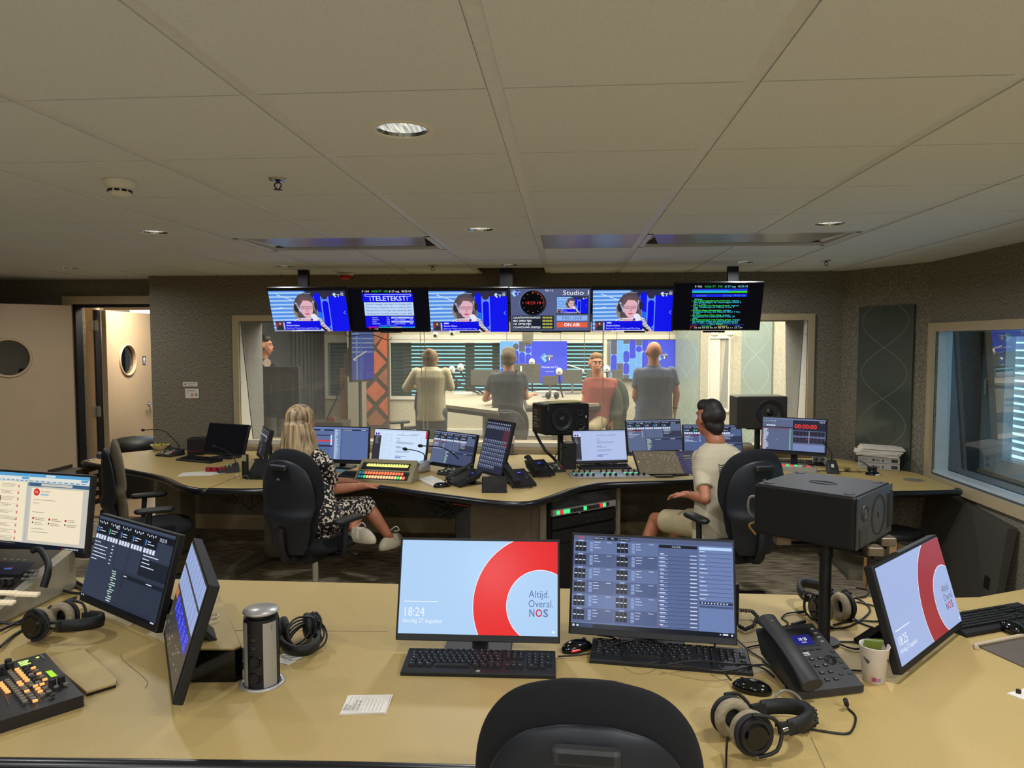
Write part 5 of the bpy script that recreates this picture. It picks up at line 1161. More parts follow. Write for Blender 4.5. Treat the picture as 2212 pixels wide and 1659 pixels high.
def gooseneck(label, x, y, yaw, kind, head, z=.76, s=1.0, neck_from=None):
    """kind 'slope': silver and black sloped foot; 'panel': flat keypad foot"""
    t = thing('gooseneck_microphone', label, 'microphone', (x, y, z), yaw, None)
    if kind == 'slope':
        q = MB(); R = []
        for v_, hh, hw in ((-.09, .012, .045), (-.05, .04, .046), (0, .07, .045), (.05, .09, .042), (.075, .088, .036), (.085, .05, .033)):
            R.append([(hw * math.cos(2 * PI * i / 18), v_, .001 + hh * (.5 + .5 * max(-1, min(1, 1.5 * math.sin(2 * PI * i / 18))))) for i in range(18)])
        q.loft(R, alu if 'silver' in label else dgrey); q.build('base', t)
        q = MB(); q.at((0, -.035, .052), (D2R(36), 0, 0)).rbox((0, 0, .002), (.034, .062, .006), black, .004); q.build('button_plate', t)
        q = MB(); q.at((0, -.04, .055), (D2R(36), 0, 0)).rbox((0, 0, .002), (.022, .04, .006), mat('ivory_button', (205, 200, 180), .4, noise=.05), .008); q.build('talk_button', t)
        st = V((0, .045, .088))
    else:
        q = MB(); q.loft([[(-.09, -.08, 0), (.09, -.08, 0), (.09, .08, 0), (-.09, .08, 0)], [(-.09, -.08, .016), (.09, -.08, .016), (.085, .08, .055), (-.085, .08, .055)]], dgrey, smooth=False); q.build('base', t)
        q = MB(); a = math.atan2(.039, .16); rnd = random.Random(int(x * 100))
        for r_ in range(4):
            for c_ in range(6): q.at((-.06 + c_ * .02, -.055 + r_ * .026, .0165 + (.025 + r_ * .026) * .244), (a, 0, 0)).box((0, 0, .003), (.014, .014, .006), rnd.choice((grey, dgrey, mat('olive_key', (110, 120, 60), .5, noise=.1), mat('pale_key', (190, 190, 180), .5, noise=.05))))
        tag(q.build('buttons', t), kind='stuff'); MB().cyl((.07, -.03, .03), (.07, -.034, .044), .008, mat('red_plastic'), n=10).build('red_button', t); st = V((.04, .05, .05))
    h = wm(t).inverted() @ V(head); mid = st.lerp(h, .42) + V((0, 0, (h - st).length * .22))
    d = (h - mid).normalized(); MB().tube([st, st + V((0, 0, .05)) if kind != 'x' else st, mid, h], .0042 * s, blackm, n=6, cr=5).build('neck', t)
    rot = V((0, 0, 1)).rotation_difference(d).to_matrix(); MB().ell(h, (.013 * s, .013 * s, .021 * s), blackm, rot=rot).build('mic_head', t)
    return t
def headphones(label, loc, rot=(0, 0, 0), pad=None, spread=.085, s=1.0, group=None, mx=None):
    """upright headset: band arches in XZ, cups at x=+-spread; turned by rot"""
    t = thing('headphones', label, 'headphones', loc, 0, group); t.rotation_euler = tuple(D2R(a) for a in rot); t.scale = (s, s, s)
    if mx:      # lying with the band to the right, cups one behind the other: yaw, roll, lift
        B = MX(((0, 0, 1), (-1, 0, 0), (0, -1, 0))); Rz = MX.Rotation(D2R(mx[0]), 3, 'Z'); Rx = MX.Rotation(D2R(mx[1]), 3, 'X'); Ry = MX.Rotation(-mx[2], 3, 'Y'); t.rotation_euler = (Rz @ Rx @ Ry @ B).to_euler()
    pad = pad or mat('grey_velour', (150, 138, 112), .95, noise=.15, scale=(200, 200, 40), bump=.3)
    for k in (-1, 1):
        q = MB(); c = (k * spread, 0, 0)
        q.cyl((k * (spread + .002), 0, 0), (k * (spread + .026), 0, 0), .044, black, .036, n=28); q.torus((k * (spread + .012), 0, 0), .042, .006, blackm, n=28, k=6, ax=(1, 0, 0)); q.cyl((k * (spread + .026), 0, 0), (k * (spread + .031), 0, 0), .030, gloss, .024, n=24)
        cup = q.build('ear_cup', t)
        MB().torus((k * (spread - .010), 0, 0), .034, .0135, pad, n=30, k=8, ax=(1, 0, 0)).build('ear_pad', cup)
        MB().tube([(k * (spread + .02), .046, 0), (k * (spread + .03), .036, .04), (k * (spread + .022), 0, .062), (k * (spread + .03), -.036, .04), (k * (spread + .02), -.046, 0)], .0045, blackm, n=6).build('yoke', t)
        q = MB(); q.box((k * (spread + .012), 0, .078), (.014, .024, .034), blackm); q.cyl((k * (spread + .02), 0, .06), (k * (spread + .016), 0, .08), .005, chrome, n=8); q.build('slider', t)
    n = 22; R = []
    for i in range(n + 1):
        a = PI * i / n; rx, rz = spread + .012, .085; x_, z_ = rx * math.cos(a), .085 + rz * math.sin(a); nx, nz = math.cos(a), math.sin(a); th = .005 + .004 * math.sin(a)
        R.append([(x_ + nx * dx_, dy_, z_ + nz * dx_) for dx_, dy_ in ((-th, -.016), (-th, .016), (th * .6, .018), (th, 0), (th * .6, -.018))])
    MB().loft(R, blackm).build('headband', t)
    return t
def speaker_box(label, loc, yaw, w, h, d, pitch=0, layout='wide', name='studio_speaker', bodym=None):
    t = thing(name, label, 'speaker', loc, yaw); t.rotation_euler = (D2R(pitch), 0, D2R(yaw)); bm = bodym or mat('speaker_paint', (20, 20, 21), .6, noise=.1, scale=(40, 40, 40), spec=.3)
    MB().rbox((0, 0, h / 2), (w, d, h), bm, .012, .008).build('cabinet', t); y = -d / 2
    def drv(cx, cz, r, nm):
        q = MB(); q.torus((cx, y - .001, cz), r, r * .06 + .002, black, n=36, k=6, ax=(0, -1, 0)); 
        X = MX.Translation((cx, y, cz)) @ MX.Rotation(PI / 2, 4, 'X'); q.X = X
        q.lathe([(r * .99, .004), (r * .86, .006), (r * .80, .001), (r * .3, -.003 + .0), (r * .28, .004), (r * .001, .008)], mat('speaker_cone', (30, 30, 32), .38, noise=.1), n=36); q.X = MX.Identity(4)
        return q.build(nm, t)
    if layout == 'wide':      # tweeter left, woofer, long port at right
        MB().rbox((0, y - .002, h / 2), (w * .985, .006, h * .97), mat('speaker_baffle', (44, 47, 52), .38, noise=.08), .015, .002).build('baffle', t)
        drv(w * .08, h * .5, h * .38, 'woofer'); 
        MB().torus((-w * .30, y - .004, h * .66), h * .13, .006, dgrey, n=24, k=6, ax=(0, -1, 0)).build('waveguide', t)
        cv = MB(); cv.X = MX.Translation((-w * .30, y - .003, h * .66)) @ MX.Rotation(PI / 2, 4, 'X'); cv.lathe([(h * .13, .001), (h * .06, .004), (h * .001, .009)], mat('tweeter_mesh', (70, 70, 70), .5, noise=.4, scale=(400, 400, 400)), n=20); cv.X = MX.Identity(4); cv.build('tweeter', t)
        MB().rbox((w * .41, y - .004, h * .5), (.045, .012, h * .74), black, .02, .005).build('port', t)
        MB().rbox((-w * .33, y - .006, h * .22), (.07, .006, .06), dgrey, .02, .002).build('badge_plate', t)
    elif layout == 'three':
        drv(-w * .12, h * .5, h * .37, 'woofer'); drv(w * .30, h * .28, h * .17, 'midrange'); drv(w * .28, h * .70, h * .11, 'tweeter'); MB().box((w * .42, y - .003, h * .56), (.010, .003, .018), white).build('badge', t); MB().box((-w * .44, y - .003, h * .9), (.005, .003, .04), grey).build('light', t)
    else:
        drv(w * .14, h * .5, h * .38, 'woofer'); MB().box((w * .44, y - .003, h * .12), (.012, .003, .03), grey).build('badge', t)
    return t
# ================================================================== WALL SCREENS
cvb = Canvas(.634, .3455, 160, 90, .0002); broadcast(cvb)
ob = cvb.build('display', None); BM = ob.data; bpy.data.objects.remove(ob)
for i, (x, y, yaw, tilt, z, pic, lab) in enumerate((
    (-2.094, 5.888, -.2, -21.5, 1.869, BM, 'leftmost wall screen showing a woman with headset at a studio microphone'),
    (-1.453, 5.939, .9, -19.2, 1.862, tele_main, 'wall screen with the TELETEKST page, second from the left'),
    (-.800, 5.95, .9, -20.6, 1.863, BM, 'wall screen of the woman with headset between TELETEKST and the clock'),
    (-.140, 5.95, 0, -20.0, 1.860, clock_pic, 'wall screen with the red clock, Studio 1 and ON AIR'),
    (.517, 5.96, -1.0, -20.0, 1.865, BM, 'wall screen of the woman with headset right of the ON AIR screen'),
    (1.143, 5.80, -.6, -20.2, 1.869, tele_files, 'rightmost wall screen with the green and cyan traffic text page'))):
    w = .65 if i < 5 else .672
    flat_screen(lab, x, y, z, yaw, tilt, w, pic, .57, 'wall_screen', 'row of wall screens', None, bez=.008, chin=.012, th=.035, dz=z)
t = thing('screen_mount', 'black ceiling mount carrying the row of wall screens', 'mount', (-.4, 6.12, 1.95))
q = MB(); q.box((-.4, 6.17, 2.06), (3.9, .05, .08), black); q.build('rail', t, world=True)
for x in (-2.28, -.52, 1.36):
    q = MB(); q.box((x, 6.22, 2.22), (.085 if x != -.52 else .11, .06, .42), blackm)
    if x == -.52: q.prism([(x - .13, 6.19), (x + .07, 6.19), (x + .07, 6.25), (x - .13, 6.25)], 2.02, 2.12, black)
    q.build('hanger', t, world=True)
for x in (-2.09, -1.45, -.8, -.14, .52, 1.14):
    q = MB(); q.box((x, 6.12, 2.03), (.12, .06, .16), black); q.box((x + .01, 5.90, 1.862), (.16, .06, .014), black); q.build('bracket', t, world=True)
for x in (-1.77, -.33, 1.00):
    MB().cyl((x, 6.12, 2.13), (x, 6.18, 2.13), .028, black, n=16).build('end_cap', t, world=True)
for k, x in enumerate((-1.35, -.02, .10, .17)):
    MB().tube([(x - .04, 6.15, 2.09), (x - .02, 6.12, 2.155), (x + .02, 6.12, 2.15), (x + .05, 6.15, 2.09)], .005, cable, n=5).build('cable_loop', t, world=True)
q = MB(); q.tube([at(745, 717, 6.1), at(752, 726, 6.15), at(800, 722, 6.15), at(838, 735, 6.2), at(846, 728, 6.2)], .003, cable, n=4); q.build('cable_loop', t, world=True)

# ================================================================== BACK DESK
near = [(-4.12, 6.03), (-4.08, 5.88), (-3.43, 5.51), (-3.05, 5.27), (-2.74, 4.97), (-2.56, 4.86), (-2.13, 4.876), (-1.61, 5.08), (-1.29, 5.045), (-.98, 4.87), (-.681, 4.72), (-.45, 4.615), (-.25, 4.61), (-.107, 4.80), (.03, 5.05), (.217, 5.254), (.50, 5.34), (.869, 5.428), (1.312, 5.60), (1.60, 5.62), (1.85, 5.40), (2.10, 5.15), (2.25, 5.12), (2.66, 5.20), (2.71, 5.27)]
SPL = 6
t = thing('curved_desk', 'left wing of the beige control desk with black rubber edge, by the door', 'desk', (-3.2, 5.9, 0), 0, 'curved control desks')
pl = near[:6] + [(-2.5, 4.86), (-2.5, 6.60), (-3.92, 6.60), (-4.10, 6.40)]
MB().prism(pl, .734, .76, lam).build('desk_top', t, world=True)
MB().tube([(p[0], p[1], .744) for p in [(-4.10, 6.40)] + near[:6] + [(-2.5, 4.86)]], .024, edgem, n=8, cr=4).build('edge_trim', t, world=True)
MB().box((-3.2, 6.3, .66), (1.1, .04, .13), dgrey).build('cable_tray', t, world=True)
t2 = thing('curved_desk', 'long curved beige control desk with black rubber edge below the studio window', 'desk', (0, 5.8, 0), 0, 'curved control desks')
pl = [(-2.49, 4.865)] + near[6:] + [(2.72, 5.86), (2.38, 6.56), (-2.49, 6.60)]
MB().prism(pl, .734, .76, lam).build('desk_top', t2, world=True)
MB().tube([(p[0], p[1], .744) for p in [(-2.49, 4.865)] + near[6:]], .024, edgem, n=8, cr=4).build('edge_trim', t2, world=True)
MB().box((.1, 6.25, .67), (3.4, .05, .12), dgrey).build('cable_tray', t2, world=True)
def desk_leg(px0, py0, px1, py1, pcx, pcy, lab, parent):
    a, c = on(px0, py0, 0), on(px1, py1, 0); d = (c - a); L = d.length; yaw = math.atan2(d.y, d.x); m0 = (a + c) / 2
    q = MB().at((m0.x, m0.y, 0), (0, 0, yaw)); q.loft([[(-L / 2, -.09, 0), (L / 2, -.09, 0), (L / 2, .09, 0), (-L / 2, .09, 0)], [(-L / 2, -.09, .035), (L / 2, -.09, .035), (L / 2, .09, .035), (-L / 2, .09, .035)], [(-L / 2 + .06, -.07, .065), (L / 2, -.07, .085), (L / 2, .07, .085), (-L / 2 + .06, .07, .065)]], greyleg, smooth=False)
    p = on(pcx, pcy, .05); q.at((p.x, p.y, .39), (0, 0, yaw)).box((0, 0, 0), (.16, .13, .69), greyleg); q.X = MX.Identity(4)
    q.build('leg', parent, world=True)
desk_leg(488, 1243, 640, 1180, 600, 1196, '', t2)
desk_leg(330, 1206, 450, 1165, 395, 1182, '', t)
desk_leg(1860, 1255, 1790, 1185, 1795, 1190, '', t2)
for x, y in ((on(1952, 1118, .3).x, 5.6), ):
    q = MB(); q.cyl((x, y, .0), (x, y, .735), .03, chrome); q.cyl((x - .09, y + .05, .0), (x - .09, y + .05, .735), .02, dgrey); q.build('leg', t2, world=True)
p = on(1974, 1037); MB().cyl((p.x, p.y, .7602), (p.x, p.y, .7615), .07, mat('grommet_grey', (120, 116, 106), .5, noise=.05), n=24).build('grommet', t2, world=True)
# pedestal and equipment rack below the desk
pa, pb2, pc2, pd = (-.80, 5.02), (-.17, 4.98), (-.10, 5.02), (.33, 5.42)
t = thing('desk_pedestal', 'grey-brown panelled pedestal under the curved desk, left of the rack', 'cabinet', (-.45, 5.3, 0))
gb = mat('pedestal_laminate', (98, 84, 64), .5, noise=.05)
MB().box((-.46, 5.14, .365), (.64, .22, .73), gb).build('body', t, world=True); MB().box((-.46, 5.025, .36), (.42, .012, .66), gb).build('door', t, world=True)
MB().box((-.73, 5.03, .36), (.10, .02, .72), dgrey).build('side_panel', t, world=True); MB().box((-.165, 5.03, .36), (.04, .04, .72), greyleg).build('post', t, world=True)
MB().tube([at(985, 1090, 4.97), at(984, 1140, 4.97), at(986, 1180, 4.97)], .004, cable, n=4).build('cable', t, world=True)
MB().tube([at(978, 1088, 4.96), at(1005, 1092, 4.96), at(1012, 1090, 4.96)], .006, mat('red_cable', (150, 30, 36), .5, noise=.1), n=5).build('red_cable', t, world=True)
A_, B_ = V((-.12, 5.02, 0)), V((.36, 5.42, 0)); d_ = B_ - A_; a = math.degrees(math.atan2(d_.y, d_.x)); m_ = (A_ + B_) / 2; w = d_.length
t = thing('equipment_rack', 'black equipment rack with a strip of green and red lit buttons under the desk', 'rack', tuple(m_), a)
MB().box((0, .22, .365), (w, .42, .73), blackm).build('cabinet', t); MB().box((w / 2 + .01, .1, .365), (.03, .25, .73), greyleg).build('side_panel', t)
for k, (z, h, c) in enumerate(((.66, .085, dgrey), (.515, .075, black), (.42, .08, blackm))): MB().box((0, -.004, z), (w - .03, .02, h), c).build('rack_unit', t)
MB().box((0, -.006, .593), (w - .03, .024, .045), alu).build('rack_unit', t)
km = {}
for k in range(16):
    c = {0: 'g', 1: 'r', 2: 'g', 3: 'g', 8: 'g', 13: 'r', 14: 'g'}.get(k, 'k'); m = {'g': mat('green_lit_button', (60, 225, 130), .4, emit=1.1), 'r': mat('red_lit_button', (215, 40, 50), .4, emit=1.0), 'k': dgrey}[c]
    MB().rbox((-w / 2 + .06 + k * .031, -.022, .593), (.024, .01, .026), m, .003).build('button', t)
cv = Canvas(w * .8, .26, 160, 60); 
for k in range(14): cv.rect(80 + (k * 7) % 70, [4, 8, 36, 44][k % 4], 2.5, 1.2, (110, 112, 116))
cv.rect(44, 3, 26, 6, (22, 24, 34)); cv.rect(84, 33, 22, 6, (20, 24, 40)); cv.rect(60, 27, 7, 3, (150, 150, 140)); cv.build('print', t, M_PRINT, loc=(0, -.0155, .43))

# paper tray stack at the left end of the desk
p = on(205, 1095, .40); t = thing('letter_tray', 'stack of dark letter trays under the left end of the desk', 'tray', (-4.26, 5.98, 0))
for k in range(5):
    q = MB(); z = .36 + k * .075; q.rbox((0, 0, z), (.26, .34, .012), mat('taupe_tray', (84, 74, 62), .45, noise=.06), .03); q.box((-.125, 0, z + .02), (.01, .3, .035), mat('taupe_tray')); q.box((.125, 0, z + .02), (.01, .3, .035), mat('taupe_tray')); q.build('tray', t)
MB().box((0, .14, .36), (.05, .03, .72), dgrey).build('post', t); MB().box((0, .1, .01), (.2, .25, .02), dgrey).build('base', t)

# ================================================================== THINGS ON THE LEFT WING
def P2(px, py): p = on(px, py); return p.x, p.y
x, y = P2(368, 984)
t = gooseneck('grey desk intercom with a long gooseneck nearest the doorway', x, y, -20, 'panel', at(309, 929, y + .15))
x, y = P2(331, 976); t = thing('bowl', 'pale bowl with yellow speckled sweets beside the doorway intercom', 'bowl', (x, y + .12, .76))
MB().lathe([(.035, 0), (.06, .02), (.085, .05), (.088, .052), (.08, .048), (.05, .02), (.001, .018)], mat('pale_bowl', (225, 220, 190), .4, noise=.03), n=24).build('body', t)
q = MB(); rnd = random.Random(3)
for k in range(26): a = rnd.uniform(0, 6.28); r_ = rnd.uniform(0, .06); q.ell((r_ * math.cos(a), r_ * math.sin(a), .05), (.014, .012, .010), [mat('yellow_sweet', (205, 190, 50), .4, noise=.1), blackm, mat('yellow_sweet')][k % 3], 8, 5)
tag(q.build('sweets', t), kind='stuff')
x, y = P2(418, 984); t = thing('computer_box', 'small black ribbed computer box beside the black screen', 'computer', (x, y + .08, .76), 12)
MB().rbox((0, 0, .075), (.14, .16, .15), blackm, .006).build('body', t)
for k in range(7): MB().box((.073, 0, .025 + k * .018), (.006, .15, .008), black).build('fin', t)
MB().box((0, -.082, .04), (.13, .003, .004), mat('red_stripe', (150, 40, 40), .4, noise=.1)).build('red_line', t)
flat_screen('black switched-off screen on the left wing of the desk', -3.02, 6.16, .79, -20, 18, .47, ui_dark, .60, group='dark screens')
x, y = P2(440, 994); keyboard('black keyboard below the switched-off screen, seen edge-on', x - .02, y - .04, -20, .40, .14)
flat_screen('narrow dim screen left of the long-haired woman', -2.62, 6.02, .79, -58, 14, .40, ui_radio_dark, .66, m=M_DIM)
x, y = P2(490, 1019); gooseneck('black keypad intercom with thin gooseneck on the left wing', x, y + .02, -62, 'panel', at(462, 964, y + .05), s=.8)
x, y = P2(447, 1022); t = thing('paper_sheet', 'loose white papers at the front edge of the left wing', 'paper', (x - .05, y - .05, .76), 15)
for k in range(3): MB().at((k * .03, k * .012, .001 + k * .0015), (0, 0, k * .12)).box((0, 0, 0), (.26, .16, .0012), white).build('sheet', t)
for k, px in enumerate((448, 462, 476)):
    x, y = P2(px, 1021); t = thing('red_packet', ['small red packet on the papers, left one', 'small red packet on the papers, middle one', 'small red packet on the papers, right one'][k], 'packet', (x, y + .02, .765), -20 + k * 10, 'red packets'); MB().rbox((0, 0, .018), (.045, .03, .034), mat('red_wrap', (150, 24, 44), .35, noise=.3, scale=(60, 60, 60)), .006).build('wrapper', t)
x, y = P2(548, 1032); t = thing('desk_phone', 'black desk phone with upright beige-topped handset left of the seated woman', 'phone', (x, y + .02, .76), 0)
MB().loft([[(-.03, -.09, 0), (.10, -.09, 0), (.10, .09, 0), (-.03, .09, 0)], [(-.03, -.09, .02), (.10, -.09, .02), (.10, .09, .12), (-.03, .09, .12)]], black, smooth=False).build('body', t)
q = MB(); q.loft([[(-.05 + .026 * math.cos(2 * PI * i / 16), -.05 + .018 * math.sin(2 * PI * i / 16), z) for i in range(16)] for z in (.0, .06, .14, .18)], blackm); q.build('handset', t)
MB().rbox((-.05, -.07, .155), (.036, .006, .045), mat('beige_cap', (150, 142, 110), .5, noise=.05), .008).build('earpiece', t)
x, y = P2(522, 1036); t = thing('eyeglasses', 'thin pair of glasses lying on the left wing by the phone', 'glasses', (x, y, .763)); q = MB()
for s_ in (-1, 1): q.torus((s_ * .03, 0, .012), .022, .0015, chrome, n=20, k=4, ax=(0, 1, .5))
q.build('frame', t); MB().tube([(.05, 0, .012), (.06, .06, .003), (.03, .11, .003)], .0015, chrome, n=4).build('temple', t)

# ================================================================== THINGS ON THE LONG CURVED DESK
BS = 'desk screens below the studio window'
flat_screen('screen with a red list row, partly hidden by the long-haired woman', -1.84, 5.74, .80, -6, 8, .50, ui_list, .60, group=BS)
flat_screen('bright white document screen behind the lit button console', -1.351, 5.70, .80, -14.3, 15.1, .485, ui_doc, .60, group=BS)
flat_screen('grey audio software screen behind the gooseneck microphones', -.919, 5.60, .80, -37.2, 15, .474, lambda c: ui_radio(c, seed=2), .60, group=BS)
flat_screen('portrait touch screen with rows of small keys in the middle of the desk', -.585, 5.34, .80, -50, 16, .33, ui_matrix, 1.25, stand='wedge', bez=.006, chin=.02)
flat_screen('white document screen right of the papers-topped speaker', .275, 5.92, .80, 14, 15, .455, lambda c: ui_doc(c, (176, 192, 232), False), .60, group=BS)
flat_screen('grey audio software screen standing behind the sloping mixing surface', .732, 6.05, .86, 13.9, 17.3, .481, lambda c: ui_radio(c, seed=5), .60, stand='foot', group=BS)
flat_screen('screen half hidden behind the head of the dark-haired man', 1.226, 6.20, .80, 3.3, 15, .50, lambda c: ui_radio(c, (80, 96, 140), seed=6), .585, group=BS)
flat_screen('rightmost desk screen with the red 00:00:00 counter', 1.839, 6.10, .86, -26, 6, .505, ui_zero, .60, group=BS)
# lit button console
a0, a1 = on(778, 1038), on(905, 1046); x, y = (a0.x + a1.x) / 2, (a0.y + a1.y) / 2
cm = mat('beige_console_metal', (150, 140, 108), .4, metal=.2, noise=.05)
t = thing('button_console', 'beige desk console with a yellow lit strip and rows of orange lit buttons', 'console', (x - .03, y + .03, .76), -9)
W_, hf, hb, dp = .44, .02, .15, .15; a = math.atan2(hb - hf, dp)
MB().loft([[(-W_ / 2, -dp / 2, 0), (W_ / 2, -dp / 2, 0), (W_ / 2, dp / 2 + .03, 0), (-W_ / 2, dp / 2 + .03, 0)], [(-W_ / 2, -dp / 2, hf), (W_ / 2, -dp / 2, hf), (W_ / 2, dp / 2, hb), (-W_ / 2, dp / 2, hb)]], cm, smooth=False).build('body', t)
def SC(u, v, o=0): return V(((u - .5) * W_, -dp / 2 + v * dp - o * math.sin(a), hf + (hb - hf) * v + o * math.cos(a)))
q = MB()
for (u0, u1, v0, v1) in ((.04, .93, .04, .42), (.05, .90, .50, .82)): q.at(SC((u0 + u1) / 2, (v0 + v1) / 2, .001), (a, 0, 0)).box((0, 0, 0), ((u1 - u0) * W_, (v1 - v0) * .198, .003), black)
q.build('fascia', t)
MB().at(SC(.50, .70, .003), (a, 0, 0)).rbox((0, 0, 0), (.74 * W_, .026, .005), mat('yellow_light_strip', (225, 228, 110), .4, emit=1.3), .006).build('light_strip', t)
q = MB()
for k in range(15): q.at(SC(.15 + k * .05, .72, .006), (a, 0, 0)).cyl((0, 0, 0), (0, 0, .004), .004, dgrey, n=8)
q.build('knobs', t)['kind'] = 'stuff'
bc = {'b': (40, 110, 130), 'o': (240, 110, 70), 'O': (250, 180, 130), 'g': (60, 215, 100)}
for r_, row in enumerate(('bboooooooooooooo', 'bbgOOOOOOOOOOOgOo')):
    for k, c in enumerate(row): MB().at(SC(.07 + k * .0495, .32 - r_ * .18, .004), (a, 0, 0)).rbox((0, 0, 0), (.0155, .023, .008), mat('lit_button_' + {'b': 'blue', 'o': 'orange', 'O': 'pale_orange', 'g': 'green'}[c], bc[c], .4, emit=1.0), .002, .001, 1).build('button', t)
x, y = P2(795, 1030); keyboard('black keyboard in front of the orange button console', x - .02, y - .0, -8, .40, .13)
x, y = P2(734, 1020); t = thing('smartphone', 'pale blue phone or pad lying left of the orange button console', 'phone', (x, y + .02, .76), -10); MB().rbox((0, 0, .008), (.09, .05, .016), mat('pale_blue_case', (120, 160, 170), .35, noise=.06), .01).build('case', t)
x, y = P2(862, 1040); mouse('black mouse in front of the silver gooseneck microphone', x, y, -60)
x, y = P2(905, 1022); gooseneck('silver and black gooseneck microphone with sloped foot', x, y + .03, -38, 'slope', at(875, 970, y + .0))
x, y = P2(975, 1028); gooseneck('black keypad intercom with gooseneck in front of the audio software screen', x, y + .06, -30, 'panel', at(908, 963, y - .05))
x, y = P2(933, 1044); keyboard('small white keyboard by the middle of the curved desk', x, y + .01, -58, .28, .11, body=mat('white_plastic', (215, 210, 196), .45, noise=.03), keym=mat('white_key', (228, 224, 212), .45, noise=.03))
x, y = P2(940, 1050); mouse('black mouse lying over the small white keyboard', x + .05, y - .03, -70)
x, y = P2(1003, 1050); desk_phone('black desk phone turned left, left of the small tablet', x, y + .06, -52, s=.95, group='black desk phones')
x, y = P2(1067, 1066); t = thing('tablet', 'small black tablet on a stand at the point of the curved desk', 'tablet', (x, y + .02, .76), 2)
MB().rbox((0, 0, .055), (.17, .016, .11), black, .004).build('housing', t, rot=(D2R(-8), 0, 0)); MB().box((0, -.0095, .055), (.15, .001, .088), mat('dark_display', (32, 32, 34), .2, noise=.2)).build('display', t, rot=(D2R(-8), 0, 0)); MB().box((0, .04, .02), (.1, .06, .04), black).build('stand', t)
x, y = P2(1120, 1052); desk_phone('black desk phone just right of the small tablet', x, y + .07, 28, s=.95, group='black desk phones')
x, y = P2(1158, 1030); desk_phone('black desk phone behind its twin, left of the keypad intercom', x + .02, y + .10, 26, s=.95, group='black desk phones')
x, y = P2(1192, 1022); gooseneck('black keypad intercom with gooseneck right of the desk phones', x, y + .10, 18, 'panel', at(1222, 965, y + .05), s=.9)
x, y = P2(1103, 985); t = thing('power_plugs', 'cluster of white plugs and cables behind the portrait touch screen', 'plugs', (x, y + .1, .76)); MB().cyl((0, 0, .10), (0, 0, .16), .028, white, n=16).build('plug', t); MB().cyl((0, 0, 0), (0, 0, .10), .02, grey, n=12).build('post', t); MB().tube([(-.02, 0, .1), (-.05, -.03, .05), (-.02, -.05, .005), (.06, -.02, .005)], .006, cable).build('cable', t)
# speaker with papers on its stand
sx, sy = on(1210, 1010).x, on(1210, 1010).y + .12
t = thing('speaker_stand', 'black desk-mounted pole under the speaker topped with papers', 'stand', (sx, sy, .76)); q = MB(); zb = at(1193, 934, sy).z
q.cyl((0, 0, 0), (0, 0, zb - .76 - .012), .024, black); q.build('pole', t); MB().box((0, 0, zb - .766), (.2, .2, .010), black).build('plate', t); MB().box((.04, 0, .02), (.16, .14, .04), black).build('clamp', t); MB().cyl((.03, -.03, .17), (.05, -.05, .17), .012, black).build('knob', t)
s1 = speaker_box('black three-way speaker on a pole, papers on top, before the studio glass', (sx, sy, zb), 27, .40, .245, .26, layout='three')
cv = Canvas(.17, .19, 60, 70); cv.rect(0, 0, 60, 70, (24, 22, 20)); cv.L = 1
for y_ in (8, 28, 48): cv.rect(4, y_, 22, 2.4, (170, 160, 140)); cv.dashes(14, y_ + 6, 34, 3, 3, (130, 122, 108), 1.2); cv.rect(6, y_ + 6, 4, 6, (150, 142, 126))
cv.build('instruction_sheet', s1, M_PRINT, loc=(-.2015, 0.02, .025), rot=(0, 0, -PI / 2))
t = thing('paper_sheet', 'papers lying on top of the three-way speaker', 'paper', (sx, sy, zb + .2455), 22)
for k in range(4): MB().at((k * .02 - .03, -k * .012, .003 + k * .004), (0, 0, k * .07)).box((0, 0, 0), (.27, .19, .0035), [white, cream, white, mat('yellow_paper', (205, 190, 120), .6, noise=.03)][k]).build('sheet', t)
x, y = P2(1222, 1012); t = thing('black_unit', 'black box unit with round lid under the papers-topped speaker', 'electronics', (x + .02, y + .0, .76), 8); MB().rbox((0, 0, .105), (.12, .11, .21), black, .01).build('body', t); MB().cyl((0, 0, .21), (0, 0, .222), .04, mat('cream_lid', (150, 140, 120), .5, noise=.05), n=20).build('lid', t)
t = thing('cable', 'thick black cable looping down from the papers-topped speaker', 'cable', (sx, sy, .765)); MB().tube([at(1155, 932, sy - .02), at(1165, 952, sy - .1), at(1180, 975, sy - .14), at(1196, 990, sy - .12), at(1205, 1004, sy - .10)], .012, cable, n=7).build('cord', t, world=True)
x, y = P2(1305, 1012); keyboard('black keyboard below the white document screen on the right', x, y + .02, 10, .42, .14)
# faders
p0, p1 = on(1222, 1020), on(1360, 1012); x, y = P2(1315, 1028)
t = thing('fader_panel', 'flat silver fader panel with green lit strips set in the desk', 'mixer', (x, y + .02, .76), 8)
MB().rbox((0, 0, .006), (.60, .24, .012), alu, .004).build('panel', t)
for k in range(13):
    if k in (4, 8): continue
    xx = -.26 + k * .043; MB().box((xx + .01, .03, .0135), (.03, .018, .003), mat('green_light_strip', (90, 215, 150), .4, emit=.8)).build('green_light', t)
    q = MB(); q.cyl((xx, .075, .012), (xx, .075, .030), .008, blackm, n=10); q.box((xx, .078, .013), (.016, .016, .003), white); q.build('knob', t)
    MB().rbox((xx, -.075, .022), (.018, .016, .02), blackm, .004).build('fader', t)
